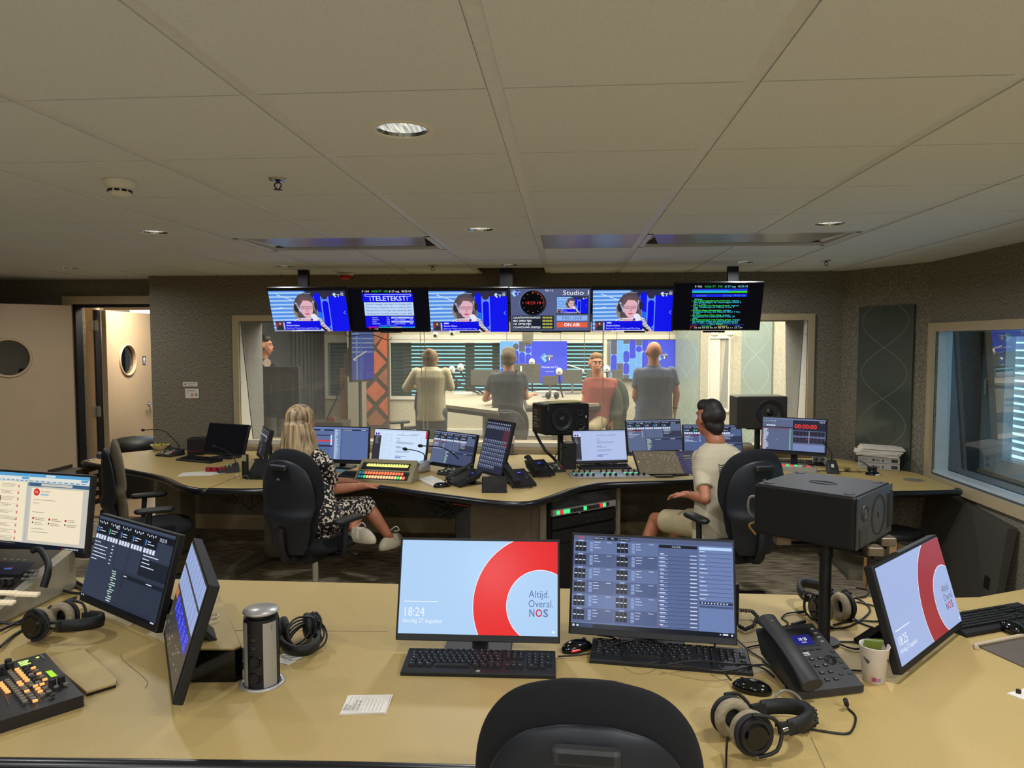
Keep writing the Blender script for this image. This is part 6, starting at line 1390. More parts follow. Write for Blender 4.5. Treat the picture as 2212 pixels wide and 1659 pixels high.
# sloping mixing surface and small items before the man
x, y = P2(1425, 1012); p = on(1425, 1010)
flat_screen('sloping touch mixing surface with faint warm reflections', .80, 5.62, .768, 8, 62, .50, ui_surface, .62, name='mixing_surface', stand=None, m=M_SCREEN, chin=.012, th=.02)
x, y = P2(1450, 1022); keyboard('white keyboard in front of the sloping mixing surface', x + .03, y + .05, 4, .30, .09, body=mat('white_plastic'), keym=mat('white_key'))
x, y = P2(1434, 1030); t = thing('smartphone', 'black smartphone at the desk edge left of the man', 'phone', (x, y, .76), 12); MB().rbox((0, 0, .005), (.14, .07, .01), gloss, .01).build('body', t)
x, y = P2(1475, 1028); t = thing('marker_pen', 'black pen lying beside the black smartphone', 'pen', (x, y, .766), 20); MB().cyl((-.07, 0, 0), (.05, 0, 0), .006, black).build('barrel', t); MB().cyl((.05, 0, 0), (.07, 0, 0), .004, white).build('tip', t)
# speaker behind the man
x, y = P2(1560, 1000); zb = at(1580, 922, 6.35).z
t = thing('speaker_stand', 'black pole under the speaker behind the dark-haired man', 'stand', (1.62, 6.36, .76)); MB().cyl((0, 0, 0), (0, 0, zb - .772), .024, black).build('pole', t); MB().box((0, 0, zb - .766), (.22, .2, .01), black).build('plate', t)
speaker_box('black two-way speaker with bare woofer behind the dark-haired man', (1.62, 6.36, zb), 4, .42, .27, .24, layout='two', bodym=mat('brown_black_speaker', (44, 40, 34), .4, noise=.06))
x, y = P2(1610, 980); t = thing('black_unit', 'low black box behind the right shoulder of the man', 'electronics', (x - .03, y, .76)); MB().rbox((0, 0, .05), (.16, .12, .10), black, .01).build('body', t); MB().box((.0, -.062, .06), (.1, .004, .02), dgrey).build('slot', t)
x, y = P2(1722, 1003); keyboard('long black keyboard below the red counter screen', x, y + .04, -14, .44, .13)
x, y = P2(1705, 1016); t = thing('fader_panel', 'mixer strip with red and green lit keys at the right of the man', 'mixer', (x, y, .76), -14); MB().rbox((0, 0, .02), (.40, .10, .04), alu, .006).build('body', t)
rnd = random.Random(5)
for k in range(12): MB().box((-.17 + k * .031, -.02, .044), (.022, .03, .008), mat(*rnd.choice((('lit_button_green', (60, 215, 100)), ('red_lit_button', (215, 40, 50)), ('white_key', (228, 224, 212)), ('olive_key', (110, 120, 60)))))).build('button', t)
x, y = P2(1794, 985); t = thing('soap_dispenser', 'white pump bottle of hand gel beside the counter screen', 'bottle', (x, y + .05, .76)); wp = mat('white_plastic')
MB().lathe([(.001, 0), (.036, .002), (.038, .02), (.038, .12), (.028, .145), (.012, .155), (.012, .165)], wp, n=22).build('bottle', t); q = MB(); q.cyl((0, 0, .16), (0, 0, .20), .007, wp); q.box((.012, 0, .203), (.055, .018, .012), wp); q.cyl((0, 0, .16), (0, 0, .172), .016, wp); q.build('pump', t)
for k, (px, lab) in enumerate(((1764, 'small white box with black diamond marks, left one, by the pump bottle'), (1778, 'small white box with black diamond marks, right one, by the pump bottle'))):
    x, y = P2(px, 1004); t = thing('small_box', lab, 'box', (x, y + .02, .76), -12, 'small marked boxes'); MB().rbox((0, 0, .045), (.055, .06, .09), mat('lavender_white_card', (186, 184, 190), .6, noise=.03), .002).build('carton', t); cv = Canvas(.05, .08, 10, 16); cv.poly([(5, 4), (8, 8), (5, 12), (2, 8)], (30, 30, 34)); cv.L = 1; cv.rect(4.6, 7, .8, 3, (200, 200, 200)); cv.build('print', t, M_PRINT, loc=(0, -.0305, .004))
x, y = P2(1797, 1020); gooseneck('dark sloped microphone foot behind the large near speaker', x, y + .0, -14, 'slope', at(1782, 958, y + .1))
# paper reams
x, y = P2(1912, 1012); t0 = None
for k, (z, lab, yw) in enumerate(((.76, 'wrapped A4 paper ream at the bottom of the right stack', -22), (.812, 'wrapped A4 paper ream in the middle of the right stack', -22))):
    t = thing('paper_ream', lab, 'paper ream', (x - .04, y + .03, z + .0005), yw, 'wrapped paper reams'); MB().rbox((0, 0, .0255), (.30, .21, .050), mat('ream_wrapper', (168, 166, 156), .5, noise=.04), .003).build('wrapper', t)
    cv = Canvas(.30, .05, 120, 20); cv.rect(42, 7, 7, 7, (50, 50, 50)); cv.text('A4 80g.', 40, 13, 6, (60, 60, 56), True, width=24); cv.rect(70, 7, 4, 8, (60, 60, 56)); cv.rect(96, 5, 18, 11, (40, 42, 44)); cv.dashes(8, 6, 24, 2, 5, (130, 128, 118), 2, .8); cv.build('print', t, M_PRINT, loc=(0, -.1055, 0))
    cv = Canvas(.21, .05, 84, 20); cv.line(12, 2, 22, 18, 2, (70, 74, 72)); cv.text('80 g.', 34, 13, 6, (90, 92, 90), True, width=16); cv.rect(60, 4, 18, 12, (60, 62, 62) if k == 0 else (120, 124, 122)); cv.build('print', t, M_PRINT, loc=(.1505, 0, 0), rot=(0, 0, PI / 2))
t = thing('loose_paper_stack', 'unwrapped fanned white paper lying on top of the paper reams', 'paper', (x - .03, y + .03, .865), -18)
for k in range(9): MB().at((rnd.uniform(-.02, .01) - (.02 if k < 4 else -.01), -.01, .005 + k * .0075), (rnd.uniform(-.02, .02), .03, rnd.uniform(-.06, .06))).rbox((0, 0, 0), (.31, .22, .0068), mat('paper_white', (222, 214, 200), .7, noise=.03), .002, .0008, 1).build('sheet', t)
x, y = P2(1886, 1026); t = thing('cable_puck', 'round black cable puck with stray leads right of the large speaker', 'electronics', (x, y + .02, .76)); MB().lathe([(.05, 0), (.05, .018), (.034, .024), (.034, .05), (.04, .058), (.001, .06)], gloss, n=24).build('body', t); MB().tube([(-.02, 0, .06), (-.06, .05, .09), (-.13, .12, .12)], .004, cable).build('lead', t); MB().tube([(-.03, .02, .02), (-.12, .08, .004), (-.28, .12, .004), (-.40, .10, .004)], .003, cable).build('lead', t); MB().box((.02, -.05, .006), (.03, .006, .01), white).build('tag', t)
x, y = P2(1840, 1018); t = thing('plastic_wrap', 'crumpled clear wrapper lying behind the large speaker', 'wrapper', (x, y, .761)); q = MB()
for k in range(6): q.at((rnd.uniform(-.06, .06), rnd.uniform(-.03, .03), .012), (rnd.uniform(-.5, .5), rnd.uniform(-.5, .5), rnd.uniform(0, 3))).add([(-.03, -.02, 0), (.03, -.02, .006), (.03, .02, 0), (-.03, .02, .006)], [(0, 1, 2, 3)], glass('clear_film', (235, 235, 230), .25))
q.build('film', t)
# cable tangle under the desk
t = thing('cable_tangle', 'black cables hanging in loops under the curved desk left of the pedestal', 'cable', (-.9, 5.1, .68)); q = MB()
for k in range(16):
    a_, c_ = rnd.uniform(-1.25, -.9), rnd.uniform(-.8, -.62); m0 = rnd.uniform(.56, .66); q.tube([(a_, 5.06, .70), ((a_ * 2 + c_) / 3, 5.0 + rnd.uniform(0, .1), m0 + .02), ((a_ + c_ * 2) / 3, 4.95 + rnd.uniform(0, .1), m0), (c_, 5.0, .69)], .0045, cable, n=4)
q.tube([at(842, 1085, 5.15), at(845, 1095, 5.15), at(832, 1102, 5.15), at(838, 1090, 5.15)], .004, cable, n=4); tag(q.build('loops', t, world=True), kind='stuff')
t = thing('cable_loops', 'two thin cable loops hanging under the desk right of the rack', 'cable', (.7, 5.5, .66)); 
for (px, r_) in ((1312, 8), (1340, 6)): MB().tube([at(px - r_, 1073, 5.48), at(px - r_ + 1, 1083, 5.48), at(px + r_, 1082, 5.48), at(px + r_, 1072, 5.48)], .0035, cable, n=4).build('loop', t, world=True)
t = thing('underdesk_cable', 'thin cables dangling under the left wing', 'cable', (-2.6, 5.5, .65))
for P in ([(500, 1068), (525, 1085), (541, 1102), (545, 1062)], [(515, 1065), (520, 1080), (541, 1098), (570, 1074)]): MB().tube([at(px, py, 5.4) for px, py in P], .004, cable, n=4).build('lead', t, world=True)

# stool and grey board at the right
x = on(1946, 1140, .43)
t = thing('stool', 'round birch stool with dark seat under the right wing of the desk', 'stool', (2.32, 5.32, 0), 20); bw = mat('bent_birch', (166, 122, 76), .45, noise=.12, scale=(6, 6, 40))
MB().lathe([(.001, .41), (.17, .41), (.175, .42), (.175, .445), (.17, .45), (.001, .45)], blackm, n=32).build('seat', t)
for k in range(4):
    a = PI / 4 + k * PI / 2; c, s_ = math.cos(a), math.sin(a)
    R = []
    for (r_, z) in ((.07, .405), (.11, .404), (.145, .396), (.168, .37), (.175, .33), (.178, .2), (.182, 0)):
        dn = (0, 0, 1) if z > .40 else ((c, s_, 0) if z < .36 else (c * .7, s_ * .7, .7)); R.append([(c * r_ + dn[0] * o - s_ * w_, s_ * r_ + dn[1] * o + c * w_, z + dn[2] * o) for o, w_ in ((-.01, -.022), (.01, -.022), (.01, .022), (-.01, .022))])
    MB().loft(R, bw, smooth=False).build('leg', t)
t = thing('leaning_board', 'tall dark grey board with a black hand hole leaning on the right wall', 'board', (2.72, 4.95, 0), 0); gbm = mat('board_grey', (66, 62, 54), .8, noise=.06)
pA2, pB3, pC3, pD3 = at(1998, 1092, 5.6), at(2084, 1122, 4.75), at(2068, 1290, 4.75), at(2000, 1270, 5.6)
MB().add([(2.74, 5.75, .70), (2.74, 4.72, .62), (2.66, 4.72, .0), (2.66, 5.75, .0), (2.80, 5.75, .70), (2.80, 4.72, .62), (2.70, 4.72, .0), (2.70, 5.75, .0)], [(0, 1, 2, 3), (7, 6, 5, 4), (0, 4, 5, 1), (1, 5, 6, 2), (3, 2, 6, 7), (0, 3, 7, 4)], gbm).build('board', t, world=True)
MB().add([(2.683, 4.86, .20), (2.683, 4.80, .20), (2.690, 4.80, .28), (2.690, 4.86, .28)], [(0, 1, 2, 3)], black).build('hand_hole', t, world=True)
# ================================================================== FRONT DESK
t = thing('front_desk', 'large beige front desk with black edge filling the foreground', 'desk', (0, 2.3, 0))
fd = [(-2.9, 1.55), (-1.37, 1.635), (-.215, 1.69), (.15, 1.63), (.55, 1.30), (.85, .95), (1.3, .75), (2.75, .75), (2.75, 3.7), (2.35, 3.52), (2.05, 3.27), (1.88, 3.12), (1.65, 3.01), (1.42, 2.975), (.78, 2.98), (-.73, 2.99), (-1.494, 2.985), (-2.9, 2.95)]
MB().prism(fd, .735, .76, lam).build('desk_top', t, world=True)
MB().tube([(p[0], p[1], .745) for p in fd[:7]], .020, edgem, n=8, cr=3).build('edge_trim', t, world=True); MB().tube([(p[0], p[1] + .004, .744) for p in fd[8:]], .010, edgem, n=6, cr=2).build('edge_trim', t, world=True)
sm_ = mat('desk_joint_line', (120, 106, 76), .6, noise=.05)  # thin dark lines for the seams of the desk top
for P in ([on(838, 1364), on(470, 1362)], [on(1700, 1380), on(1592, 1390)], [on(2050, 1310), on(2160, 1335)], [on(1752, 1593), on(1782, 1659)]): MB().tube([p + V((0, 0, .0003)) for p in P], .0009, sm_, n=4, cr=1).build('seam', t, world=True)
MB().tube([on(262, 1412, .7604), on(265, 1425, .7604), on(312, 1465, .7604), on(318, 1478, .7604), on(313, 1487, .7604)], .0011, sm_, n=4).build('seam', t, world=True)
for x in (-1.2, 1.1): MB().box((x, 2.4, .37), (.5, .08, .73), greyleg).build('leg', t, world=True)
MB().box((0, 2.75, .45), (2.6, .02, .5), dgrey).build('modesty_panel', t, world=True)
# open lidded cable hatch at the right edge
c = [on(2105, 1396), on(2212, 1376), on(2300, 1480), on(2215, 1442)]
t = thing('cable_hatch', 'open dark cable hatch with pale rim at the right desk edge', 'hatch', tuple(c[0]))
MB().prism([(p.x, p.y) for p in [on(2104, 1394), on(2240, 1366), on(2330, 1500), on(2212, 1443)]], .7602, .764, mat('hatch_inner', (92, 84, 74), .5, noise=.06)).build('hatch_floor', t, world=True)
MB().tube([on(2212, 1372, .768), on(2106, 1394, .768), on(2110, 1399, .768)], .008, mat('pale_rim', (196, 178, 150), .4, noise=.03), n=6, cr=1).build('rim', t, world=True)
t = thing('socket_plate', 'small white plate with a black socket at the right edge', 'socket', tuple(on(2205, 1500))); MB().prism([(p.x, p.y) for p in (on(2175, 1500), on(2230, 1485), on(2250, 1500), on(2230, 1520))], .7602, .764, mat('paper_white')).build('plate', t, world=True); q0_ = on(2200, 1500); MB().cyl(q0_, q0_ + V((0, 0, .014)), .007, black, n=12).build('socket', t, world=True)

# ---- screens on the front desk
g_ = 'screens on the front desk'
NOSM = lambda c: ui_nos(c)
flat_screen('screen with red ring picture and 18:24, behind the silver-logo keyboard', -.291, 2.322, .802, 1.2, 18.5, .541, NOSM, .612, group=g_)
flat_screen('screen full of grey fader panels beside the red ring screen', .277, 2.375, .806, -6.2, 20.1, .545, ui_mixer, .612, group=g_)
flat_screen('turned screen with red ring picture and 18:25 at the right', 1.19, 2.408, .79, 46.7, 17.1, .559, lambda c: ui_nos(c, '18:25', (164, 182, 226), (160, 52, 60), (90, 88, 120)), .575, stand='wedge', group=g_)
flat_screen('tilted dark audio software screen behind the left headphones', -1.635, 2.483, .79, -31.2, 16.0, .556, lambda c: ui_radio(c, (52, 60, 78), (46, 54, 70), False, 9), .60, stand='wedge', group=g_, m=M_SCREEN)
flat_screen('edge-on touch screen with blue and pale key fields left of the power tower', -1.222, 2.104, .79, -58, 17.8, .557, ui_touch, .60, stand='wedge', group=g_, m=M_SCREEN)
flat_screen('cream browser window screen at the far left above the vision mixer', -2.28, 2.90, .885, -12, 8, .60, ui_browser, .57, group=g_, m=M_SCREEN)
# raised box behind the edge-on screen
t = thing('desk_riser', 'raised beige box with dark sides behind the edge-on touch screen', 'desk riser', (-1.15, 2.3, .76))
rp = [on(404, 1262, .86), on(462, 1254, .86), on(520, 1396, .86), on(505, 1402, .86), on(404, 1402, .86)]
MB().prism([(p.x, p.y) for p in rp][::-1], .857, .861, lam).build('top_panel', t, world=True)
cxr, cyr = sum(p.x for p in rp) / 5, sum(p.y for p in rp) / 5
MB().prism([(cxr + (p.x - cxr) * 1.03, cyr + (p.y - cyr) * 1.02) for p in rp][::-1], .7605, .857, gloss).build('body', t, world=True)
q = MB(); q.lathe([(.055, 0), (.052, .006), (.001, .007)], black, o=tuple(on(430, 1432, .80)), n=24); q.build('round_cap', t, world=True)
q = MB(); q.torus(on(457, 1330, .866), .022, .0018, mat('cable_reflection_loop', (225, 220, 200), .2, noise=.03), n=24, k=5); q.torus(on(450, 1340, .866), .030, .0018, mat('cable_reflection_loop'), n=24, k=5); q.build('thin_ring', t, world=True)  # pale ring-shaped reflections of a cable, built as loops on the riser

# ---- vision mixer (far left) with joystick handle
C0, C1 = on(0, 1365), on(112, 1310); t = thing('vision_mixer', 'dark vision mixer with silver sides and pale lit keys at the far left', 'mixer', (-2.35, 2.60, .76), 0)
mx_ = mat('brown_black_panel', (44, 40, 34), .38, noise=.08); sv = mat('silver_side', (170, 165, 150), .35, metal=.5, noise=.05)
q = MB(); prof = [(2.36, .005), (2.36, .05), (2.48, .075), (2.56, .10), (2.80, .165), (2.815, .15), (2.815, .005)]
q.add([(-2.9, y, .76 + z) for y, z in prof] + [(-2.07, y + .02, .76 + z) for y, z in prof], [tuple(range(7)), tuple(reversed(range(7, 14)))] + [(i, i + 7, (i + 1) % 7 + 7, (i + 1) % 7) for i in range(7)], mx_)
q.build('panel', t, world=True)
q = MB(); q.add([(-2.07, y + .02, .76 + z) for y, z in prof] + [(-2.035, y + .03, .76 + z * .96) for y, z in prof], [tuple(range(7)), tuple(reversed(range(7, 14)))] + [(i, i + 7, (i + 1) % 7 + 7, (i + 1) % 7) for i in range(7)], sv); q.build('side_cheek', t, world=True)
def VM(px, py):     # point on the sloping panel
    best = None
    for z in [.76 + .05 + i * .002 for i in range(80)]:
        p = on(px, py, z); zz = .76 + (.05 + (p.y - 2.36) * .21 if p.y < 2.48 else .075 + (p.y - 2.48) * .31 if p.y < 2.56 else .10 + (p.y - 2.56) * .27)
        if best is None or abs(zz - z) < best[0]: best = (abs(zz - z), p)
    return best[1]
p = VM(28, 1235); cv = Canvas(.15, .09, 60, 36); cv.rect(0, 0, 60, 36, (26, 28, 44)); cv.L = 1; cv.rect(22, 18, 12, 4, (90, 120, 210)); cv.rect(26, 15, 8, 2, (150, 40, 50)); cv.build('display', t, M_DIM, loc=wm(t).inverted() @ (p + V((-.01, -.045, .004))), rot=(D2R(14) - PI / 2, 0, 0))
for r_, (n, px, py, dx, sh) in enumerate(((4, 12, 1210, 14, 0), (3, 62, 1234, 9, 0), (3, 56, 1243, 10, 0), (3, 50, 1252, 10, 0))):
    for k in range(n): p = VM(px + k * dx, py + k * .8); MB().at(tuple(p), (D2R(14), 0, 0)).box((0, 0, .003), (.012, .009, .006), grey).build('key', t, world=True)
for (px, py, w_) in ((12, 1283, .09), (60, 1286, .09), (12, 1304, .07)):
    p = VM(px, py)
    for k in range(4): MB().at(tuple(p + V(((k - 1.5) * w_ / 4, 0, 0))), (D2R(12), 0, 0)).box((0, 0, .005), (w_ / 4 - .003, .022, .009), mat('pale_lit_key', (225, 208, 176), .4, emit=.35)).build('key', t, world=True)
for px in (8, 22): p = VM(px, 1262); MB().cyl(p, p + V((0, 0, .022)), .013, black, n=14).build('knob', t, world=True)
p = VM(94, 1268); q = MB(); q.tube([p, p + V((.005, .02, .05)), VM(104, 1246) + V((0, 0, .06)), VM(88, 1228) + V((0, 0, .075)), VM(70, 1226) + V((0, 0, .065))], lambda u: .014 - .003 * u, blackm, n=8); q.build('lever', t, world=True); MB().torus(VM(106, 1240) + V((0, 0, .003)), .012, .003, sv, n=18, k=5).build('key_ring', t, world=True)
t = thing('cable', 'bundle of black cables from the vision mixer to the tilted screen', 'cable', tuple(on(150, 1290)))
for (a_, c_, d_) in (((140, 1240), (158, 1252), (185, 1268)), ((140, 1250), (160, 1264), (188, 1280)), ((135, 1275), (155, 1280), (185, 1282)), ((0, 1362), (70, 1330), (165, 1290)), ((0, 1345), (60, 1345), (110, 1310)), ((0, 1398), (30, 1372), (70, 1350))): MB().tube([on(*a_, .775), on(*c_, .766), on(*d_, .768)], .0055, cable, n=6).build('cord', t, world=True)

# ---- black video switcher with rows of orange keys
F0, F1 = on(98, 1410, .80), on(186, 1495, .80); ux = (F1 - F0).normalized(); a = math.atan2(ux.y, ux.x)     # long side runs left along its back edge
B0 = on(0, 1436, .80); vx = (B0 - F0).normalized(); W_, D_ = .62, (F1 - F0).length
t = thing('video_switcher', 'black video switcher with orange and grey keys and a green display', 'mixer', (F0.x, F0.y, .76), math.degrees(math.atan2(-vx.y, -vx.x)))
def SW(u, v, z=.0405): return V((-u, -v, z))     # u along the back edge to the left, v towards the viewer
MB().loft([[(-W_, -D_, 0), (0, -D_, 0), (0, 0, 0), (-W_, 0, 0)], [(-W_, -D_, .034), (0, -D_, .034), (0, 0, .040), (-W_, 0, .040)]], mat('switcher_black', (30, 29, 28), .4, noise=.08), smooth=False).build('body', t)
t['u'] = 0; del t['u']
o_, y_ = mat('orange_lit_key', (250, 170, 96), .4, emit=.8), mat('grey_key', (128, 124, 108), .45, noise=.05)
inv = wm(t).inverted()
def SP(px, py): p = inv @ on(px, py, .802); return p
keys = [((37, 1446), (62, 1470), 7, 'oooooo', 0), ((22, 1451), (50, 1477), 7, 'kkkkkkk', 0), ((52, 1484), (22, 1458), 0, '', 0)]
def keyrow(p0, p1, s_, w=.0115, d=.0080):
    a_, c_ = SP(*p0), SP(*p1); n = len(s_)
    for k, ch in enumerate(s_):
        if ch == ' ': continue
        p = a_.lerp(c_, k / max(1, n - 1)); MB().box((p.x, p.y, .0425), (w, d, .005), {'o': o_, 'k': y_, 'd': dgrey}[ch]).build('key', t)
keyrow((37, 1446), (68, 1480), 'ooooookk'); keyrow((21, 1450), (50, 1484), 'kkkkkook'); keyrow((16, 1470), (33, 1489), 'kkkkk'); keyrow((1, 1476), (17, 1495), 'ooooo'); keyrow((37, 1494), (54, 1515), 'kkkkk'); keyrow((54, 1488), (76, 1514), 'kokkko'); keyrow((53, 1441), (82, 1474), 'dddkddk'); keyrow((66, 1437), (97, 1468), 'dokoko'); keyrow((77, 1482), (92, 1500), 'oook'); keyrow((91, 1478), (113, 1502), 'okkd'); keyrow((121, 1483), (142, 1477), 'kk')
for (px, py) in ((18, 1438), (23, 1446), (0, 1455), (113, 1482), (133, 1475), (-14, 1452)): p = SP(px, py); MB().cyl((p.x, p.y, .04), (p.x, p.y, .062), .010, blackm, r1=.009, n=14).build('knob', t)
P4 = [SP(98, 1450), SP(111, 1447), SP(124, 1459), SP(111, 1463)]; MB().add([(p.x, p.y, .0415) for p in P4], [(0, 1, 2, 3)], mat('green_lcd', (140, 190, 30), .3, emit=.9)).build('display', t)
q = MB()
for r_ in range(3):
    for k in range(7): p = SP(41 + k * 3.7 + r_ * 2.6, 1430 - k * .9 + r_ * 3); q.box((p.x, p.y, .0405), (.004, .003, .002), mat('green_led', (190, 255, 120), .4, emit=1.5) if k < 6 - r_ % 2 else dgrey)
p = SP(81, 1419); q.box((p.x, p.y, .0405), (.008, .005, .002), mat('green_led')); tag(q.build('leds', t), kind='stuff')
for P in ((SP(10, 1499), SP(20, 1519)), (SP(68, 1478), SP(88, 1513)), (SP(92, 1470), SP(122, 1504))): MB().tube([(P[0].x, P[0].y, .0402), (P[1].x, P[1].y, .0402)], .0006, grey, n=4, cr=1).build('printed_line', t)
p = SP(98, 1424); q0 = SP(88, 1414); q1 = SP(114, 1440); MB().tube([(q0.x, q0.y, .0402), (q0.x * .7 + q1.x * .3, q0.y * .7 + q1.y * .3, .0402)], .003, grey, n=4, cr=1).build('name_print', t)
# plate next to it
t = thing('cover_plate', 'thin beige cover plate beside the black video switcher', 'plate', tuple(on(200, 1450))); pl_ = [on(100, 1422, .775), on(176, 1398, .775), on(252, 1466, .775), on(250, 1475, .775), on(187, 1494, .775)]
MB().prism([(p.x, p.y) for p in pl_][::-1], .769, .775, lam).build('top_panel', t, world=True); MB().prism([(p.x, p.y) for p in pl_][::-1], .7605, .769, gloss).build('base', t, world=True)

# ---- power tower
p = on(563, 1478); t = thing('power_tower', 'pop-up power socket tower with a silver cap and silver side bands', 'power outlet', (p.x, p.y + .012, .76))
MB().lathe([(.066, 0), (.066, .004), (.060, .006), (.052, .003), (.052, 0)], alu, n=36).build('collar', t)
MB().cyl((0, 0, 0), (0, 0, .205), .0495, black, n=36).build('body', t)
for (a0_, a1_) in ((-158, -116), (-62, -12), (20, 160)):
    n = 8; Rr = []
    for z in (.004, .197):
        Rr.append([(.0512 * math.cos(D2R(a0_ + (a1_ - a0_) * i / n)), .0512 * math.sin(D2R(a0_ + (a1_ - a0_) * i / n)), z) for i in range(n + 1)])
    MB().loft(Rr, alu, cap=False, close=False).build('side_band', t)
q = MB()
for z in (.035, .085): q.torus((0, -.048, z), .017, .003, gloss, n=20, k=5, ax=(0, -1, 0)); q.cyl((0, -.051, z), (0, -.046, z), .014, blackm, n=18)
q.build('socket', t); q = MB()
for z in (.125, .15): q.box((-.002, -.0495, z), (.014, .003, .008), dgrey)
for z in (.112, .138, .165): q.box((-.002, -.0492, z), (.03, .002, .0015), dgrey)
q.build('usb_port', t)
MB().cyl((0, 0, .205), (0, 0, .215), .035, black, n=24).build('neck', t); MB().lathe([(.001, .215), (.048, .216), (.052, .220), (.050, .226), (.001, .227)], alu, n=36).build('cap', t)
cv = Canvas(.02, .006, 20, 6); cv.text('Evoline', 1, 5, 4.6, (90, 90, 88), width=17); cv.build('print', t, M_PRINT, loc=(.042, -.0305, .18), rot=(0, PI / 2, D2R(50)))
# ---- headphones
headphones('black headphones with grey velour pads left of the tilted screen', tuple(on(112, 1372) + V((0, 0, .054))), mx=(-8, -8, 0.05), spread=.048, s=1.12)
headphones('folded black headphones behind the power tower', tuple(on(633, 1395) + V((0, .03, .05))), (96, 0, 30), pad=blackm, spread=.05, s=.95)
t = thing('cable', 'coil of thin black cable behind the power tower', 'cable', tuple(on(650, 1375))); 
for k in range(5): MB().torus(on(648 + k * 4, 1372 - k, .79 + .006 * k), .042 + .006 * k, .0035, cable, n=26, k=5, ax=(.3 * k - .6, -.5, 1)).build('loop', t, world=True)
x, y = P2(626, 1420); t = thing('printed_card', 'small white printed card under the headphones behind the tower', 'card', (x, y, .7605), -20); MB().box((0, 0, .0008), (.075, .095, .0012), white).build('card', t)
cv = Canvas(.07, .09, 70, 90)
for k in range(6): cv.rect(16 + k * 8, 20, 1.8, 45 - (k % 2) * 18, (80, 74, 64))
cv.build('print', t, M_PRINT, loc=(0, -.045, .0017), rot=(-PI / 2, 0, 0))
x, y = P2(790, 1525); t = thing('note_paper', 'folded lined note with handwriting in the middle of the front desk', 'note', (x, y, .7605), 3); pw = mat('paper_white')
MB().add([(-.062, -.052, 0), (.066, -.044, .0), (.066, .062, .002), (-.058, .054, .003), (-.062, -.052, .001), (.066, -.044, .001), (.066, .062, .003), (-.058, .054, .004)], [(3, 2, 1, 0), (4, 5, 6, 7), (0, 1, 5, 4), (1, 2, 6, 5), (2, 3, 7, 6), (3, 0, 4, 7)], pw).build('sheet', t)
MB().at((.0, .004, .0035), (.02, -.015, .03)).box((.0, 0, 0), (.124, .098, .0006), pw).build('sheet', t)
cv = Canvas(.12, .10, 120, 100)
for k in range(10): cv.rect(12 + k * 10.5, 6, .7, 88, (150, 150, 155))
for k, (s_, n) in enumerate((('Gaan ze', 34), ('20 juli', 26), ('106.2012 tot', 60), ('12 16 16', 54))): cv.text(s_, 10 + k * 12, 88, 8, (90, 88, 100), width=n, rot=90)
cv.build('print', t, M_PRINT, loc=(0, -.047, .0062), rot=(-PI / 2 - .02, 0, 0))
# ---- keyboards, mice
p0, p1 = on(857, 1461), on(1205, 1463); keyboard('black keyboard with a silver round logo below the red ring screen', (p0.x + p1.x) / 2, (p0.y + p1.y) / 2 + .068, 1.5, .475, .145, parts=True, logo_txt='hp')
p0, p1 = on(1266, 1432), on(1632, 1462); keyboard('second black keyboard, crossed by cables below the fader screen', (p0.x + p1.x) / 2 + .01, (p0.y + p1.y) / 2 + .072, -6.5, .50, .145, parts=True)
p = on(1246, 1412); mouse('black mouse with a red glowing side between the two keyboards', p.x, p.y + .03, -58, red=True)
p = on(1628, 1500); mouse('black mouse between the second keyboard and the headphones', p.x, p.y + .02, 68)
p = on(2150, 1372); keyboard('black keyboard at the right edge, seen edge-on beyond the turned screen', p.x + .06, p.y + .12, 24, .44, .14)
p = on(2180, 1362); t = thing('headset', 'black headset lying below the keyboard at the right edge', 'headset', (p.x - .0, p.y - .02, .76)); MB().ell((0, 0, .02), (.035, .05, .02), gloss).build('ear_cup', t); MB().torus((.1, .01, .012), .09, .007, black, n=20, k=6, a0=120, a1=260).build('headband', t)
# cables across the keyboard
t = thing('cable', 'thin mouse cable looping over the second keyboard', 'cable', tuple(on(1350, 1400)))
MB().tube([on(1290, 1372, .79), on(1330, 1380, .795), on(1356, 1410, .795), (on(1390, 1432, .795)), on(1430, 1425, .795), on(1438, 1395, .795), on(1390, 1383, .795), on(1340, 1388, .795), on(1270, 1412, .775), on(1205, 1418, .768)], .0028, cable, n=6, cr=5).build('cord', t, world=True)
t = thing('cable', 'black cables trailing from the second keyboard to the desk phone', 'cable', tuple(on(1600, 1430)))
for P in ([(1440, 1436, .792), (1500, 1427, .795), (1580, 1433, .795), (1640, 1440, .775), (1672, 1462, .768)], [(1440, 1430, .792), (1560, 1450, .792), (1650, 1436, .775), (1692, 1475, .768)], [(1588, 1376, .79), (1560, 1366, .80), (1545, 1385, .80), (1548, 1430, .795), (1580, 1470, .77)], [(1592, 1382, .77), (1625, 1410, .765), (1680, 1445, .764), (1700, 1490, .764)], [(1610, 1400, .765), (1630, 1395, .765), (1655, 1392, .765)]): MB().tube([on(*q_) for q_ in P], .003, cable, n=6, cr=4).build('cord', t, world=True)
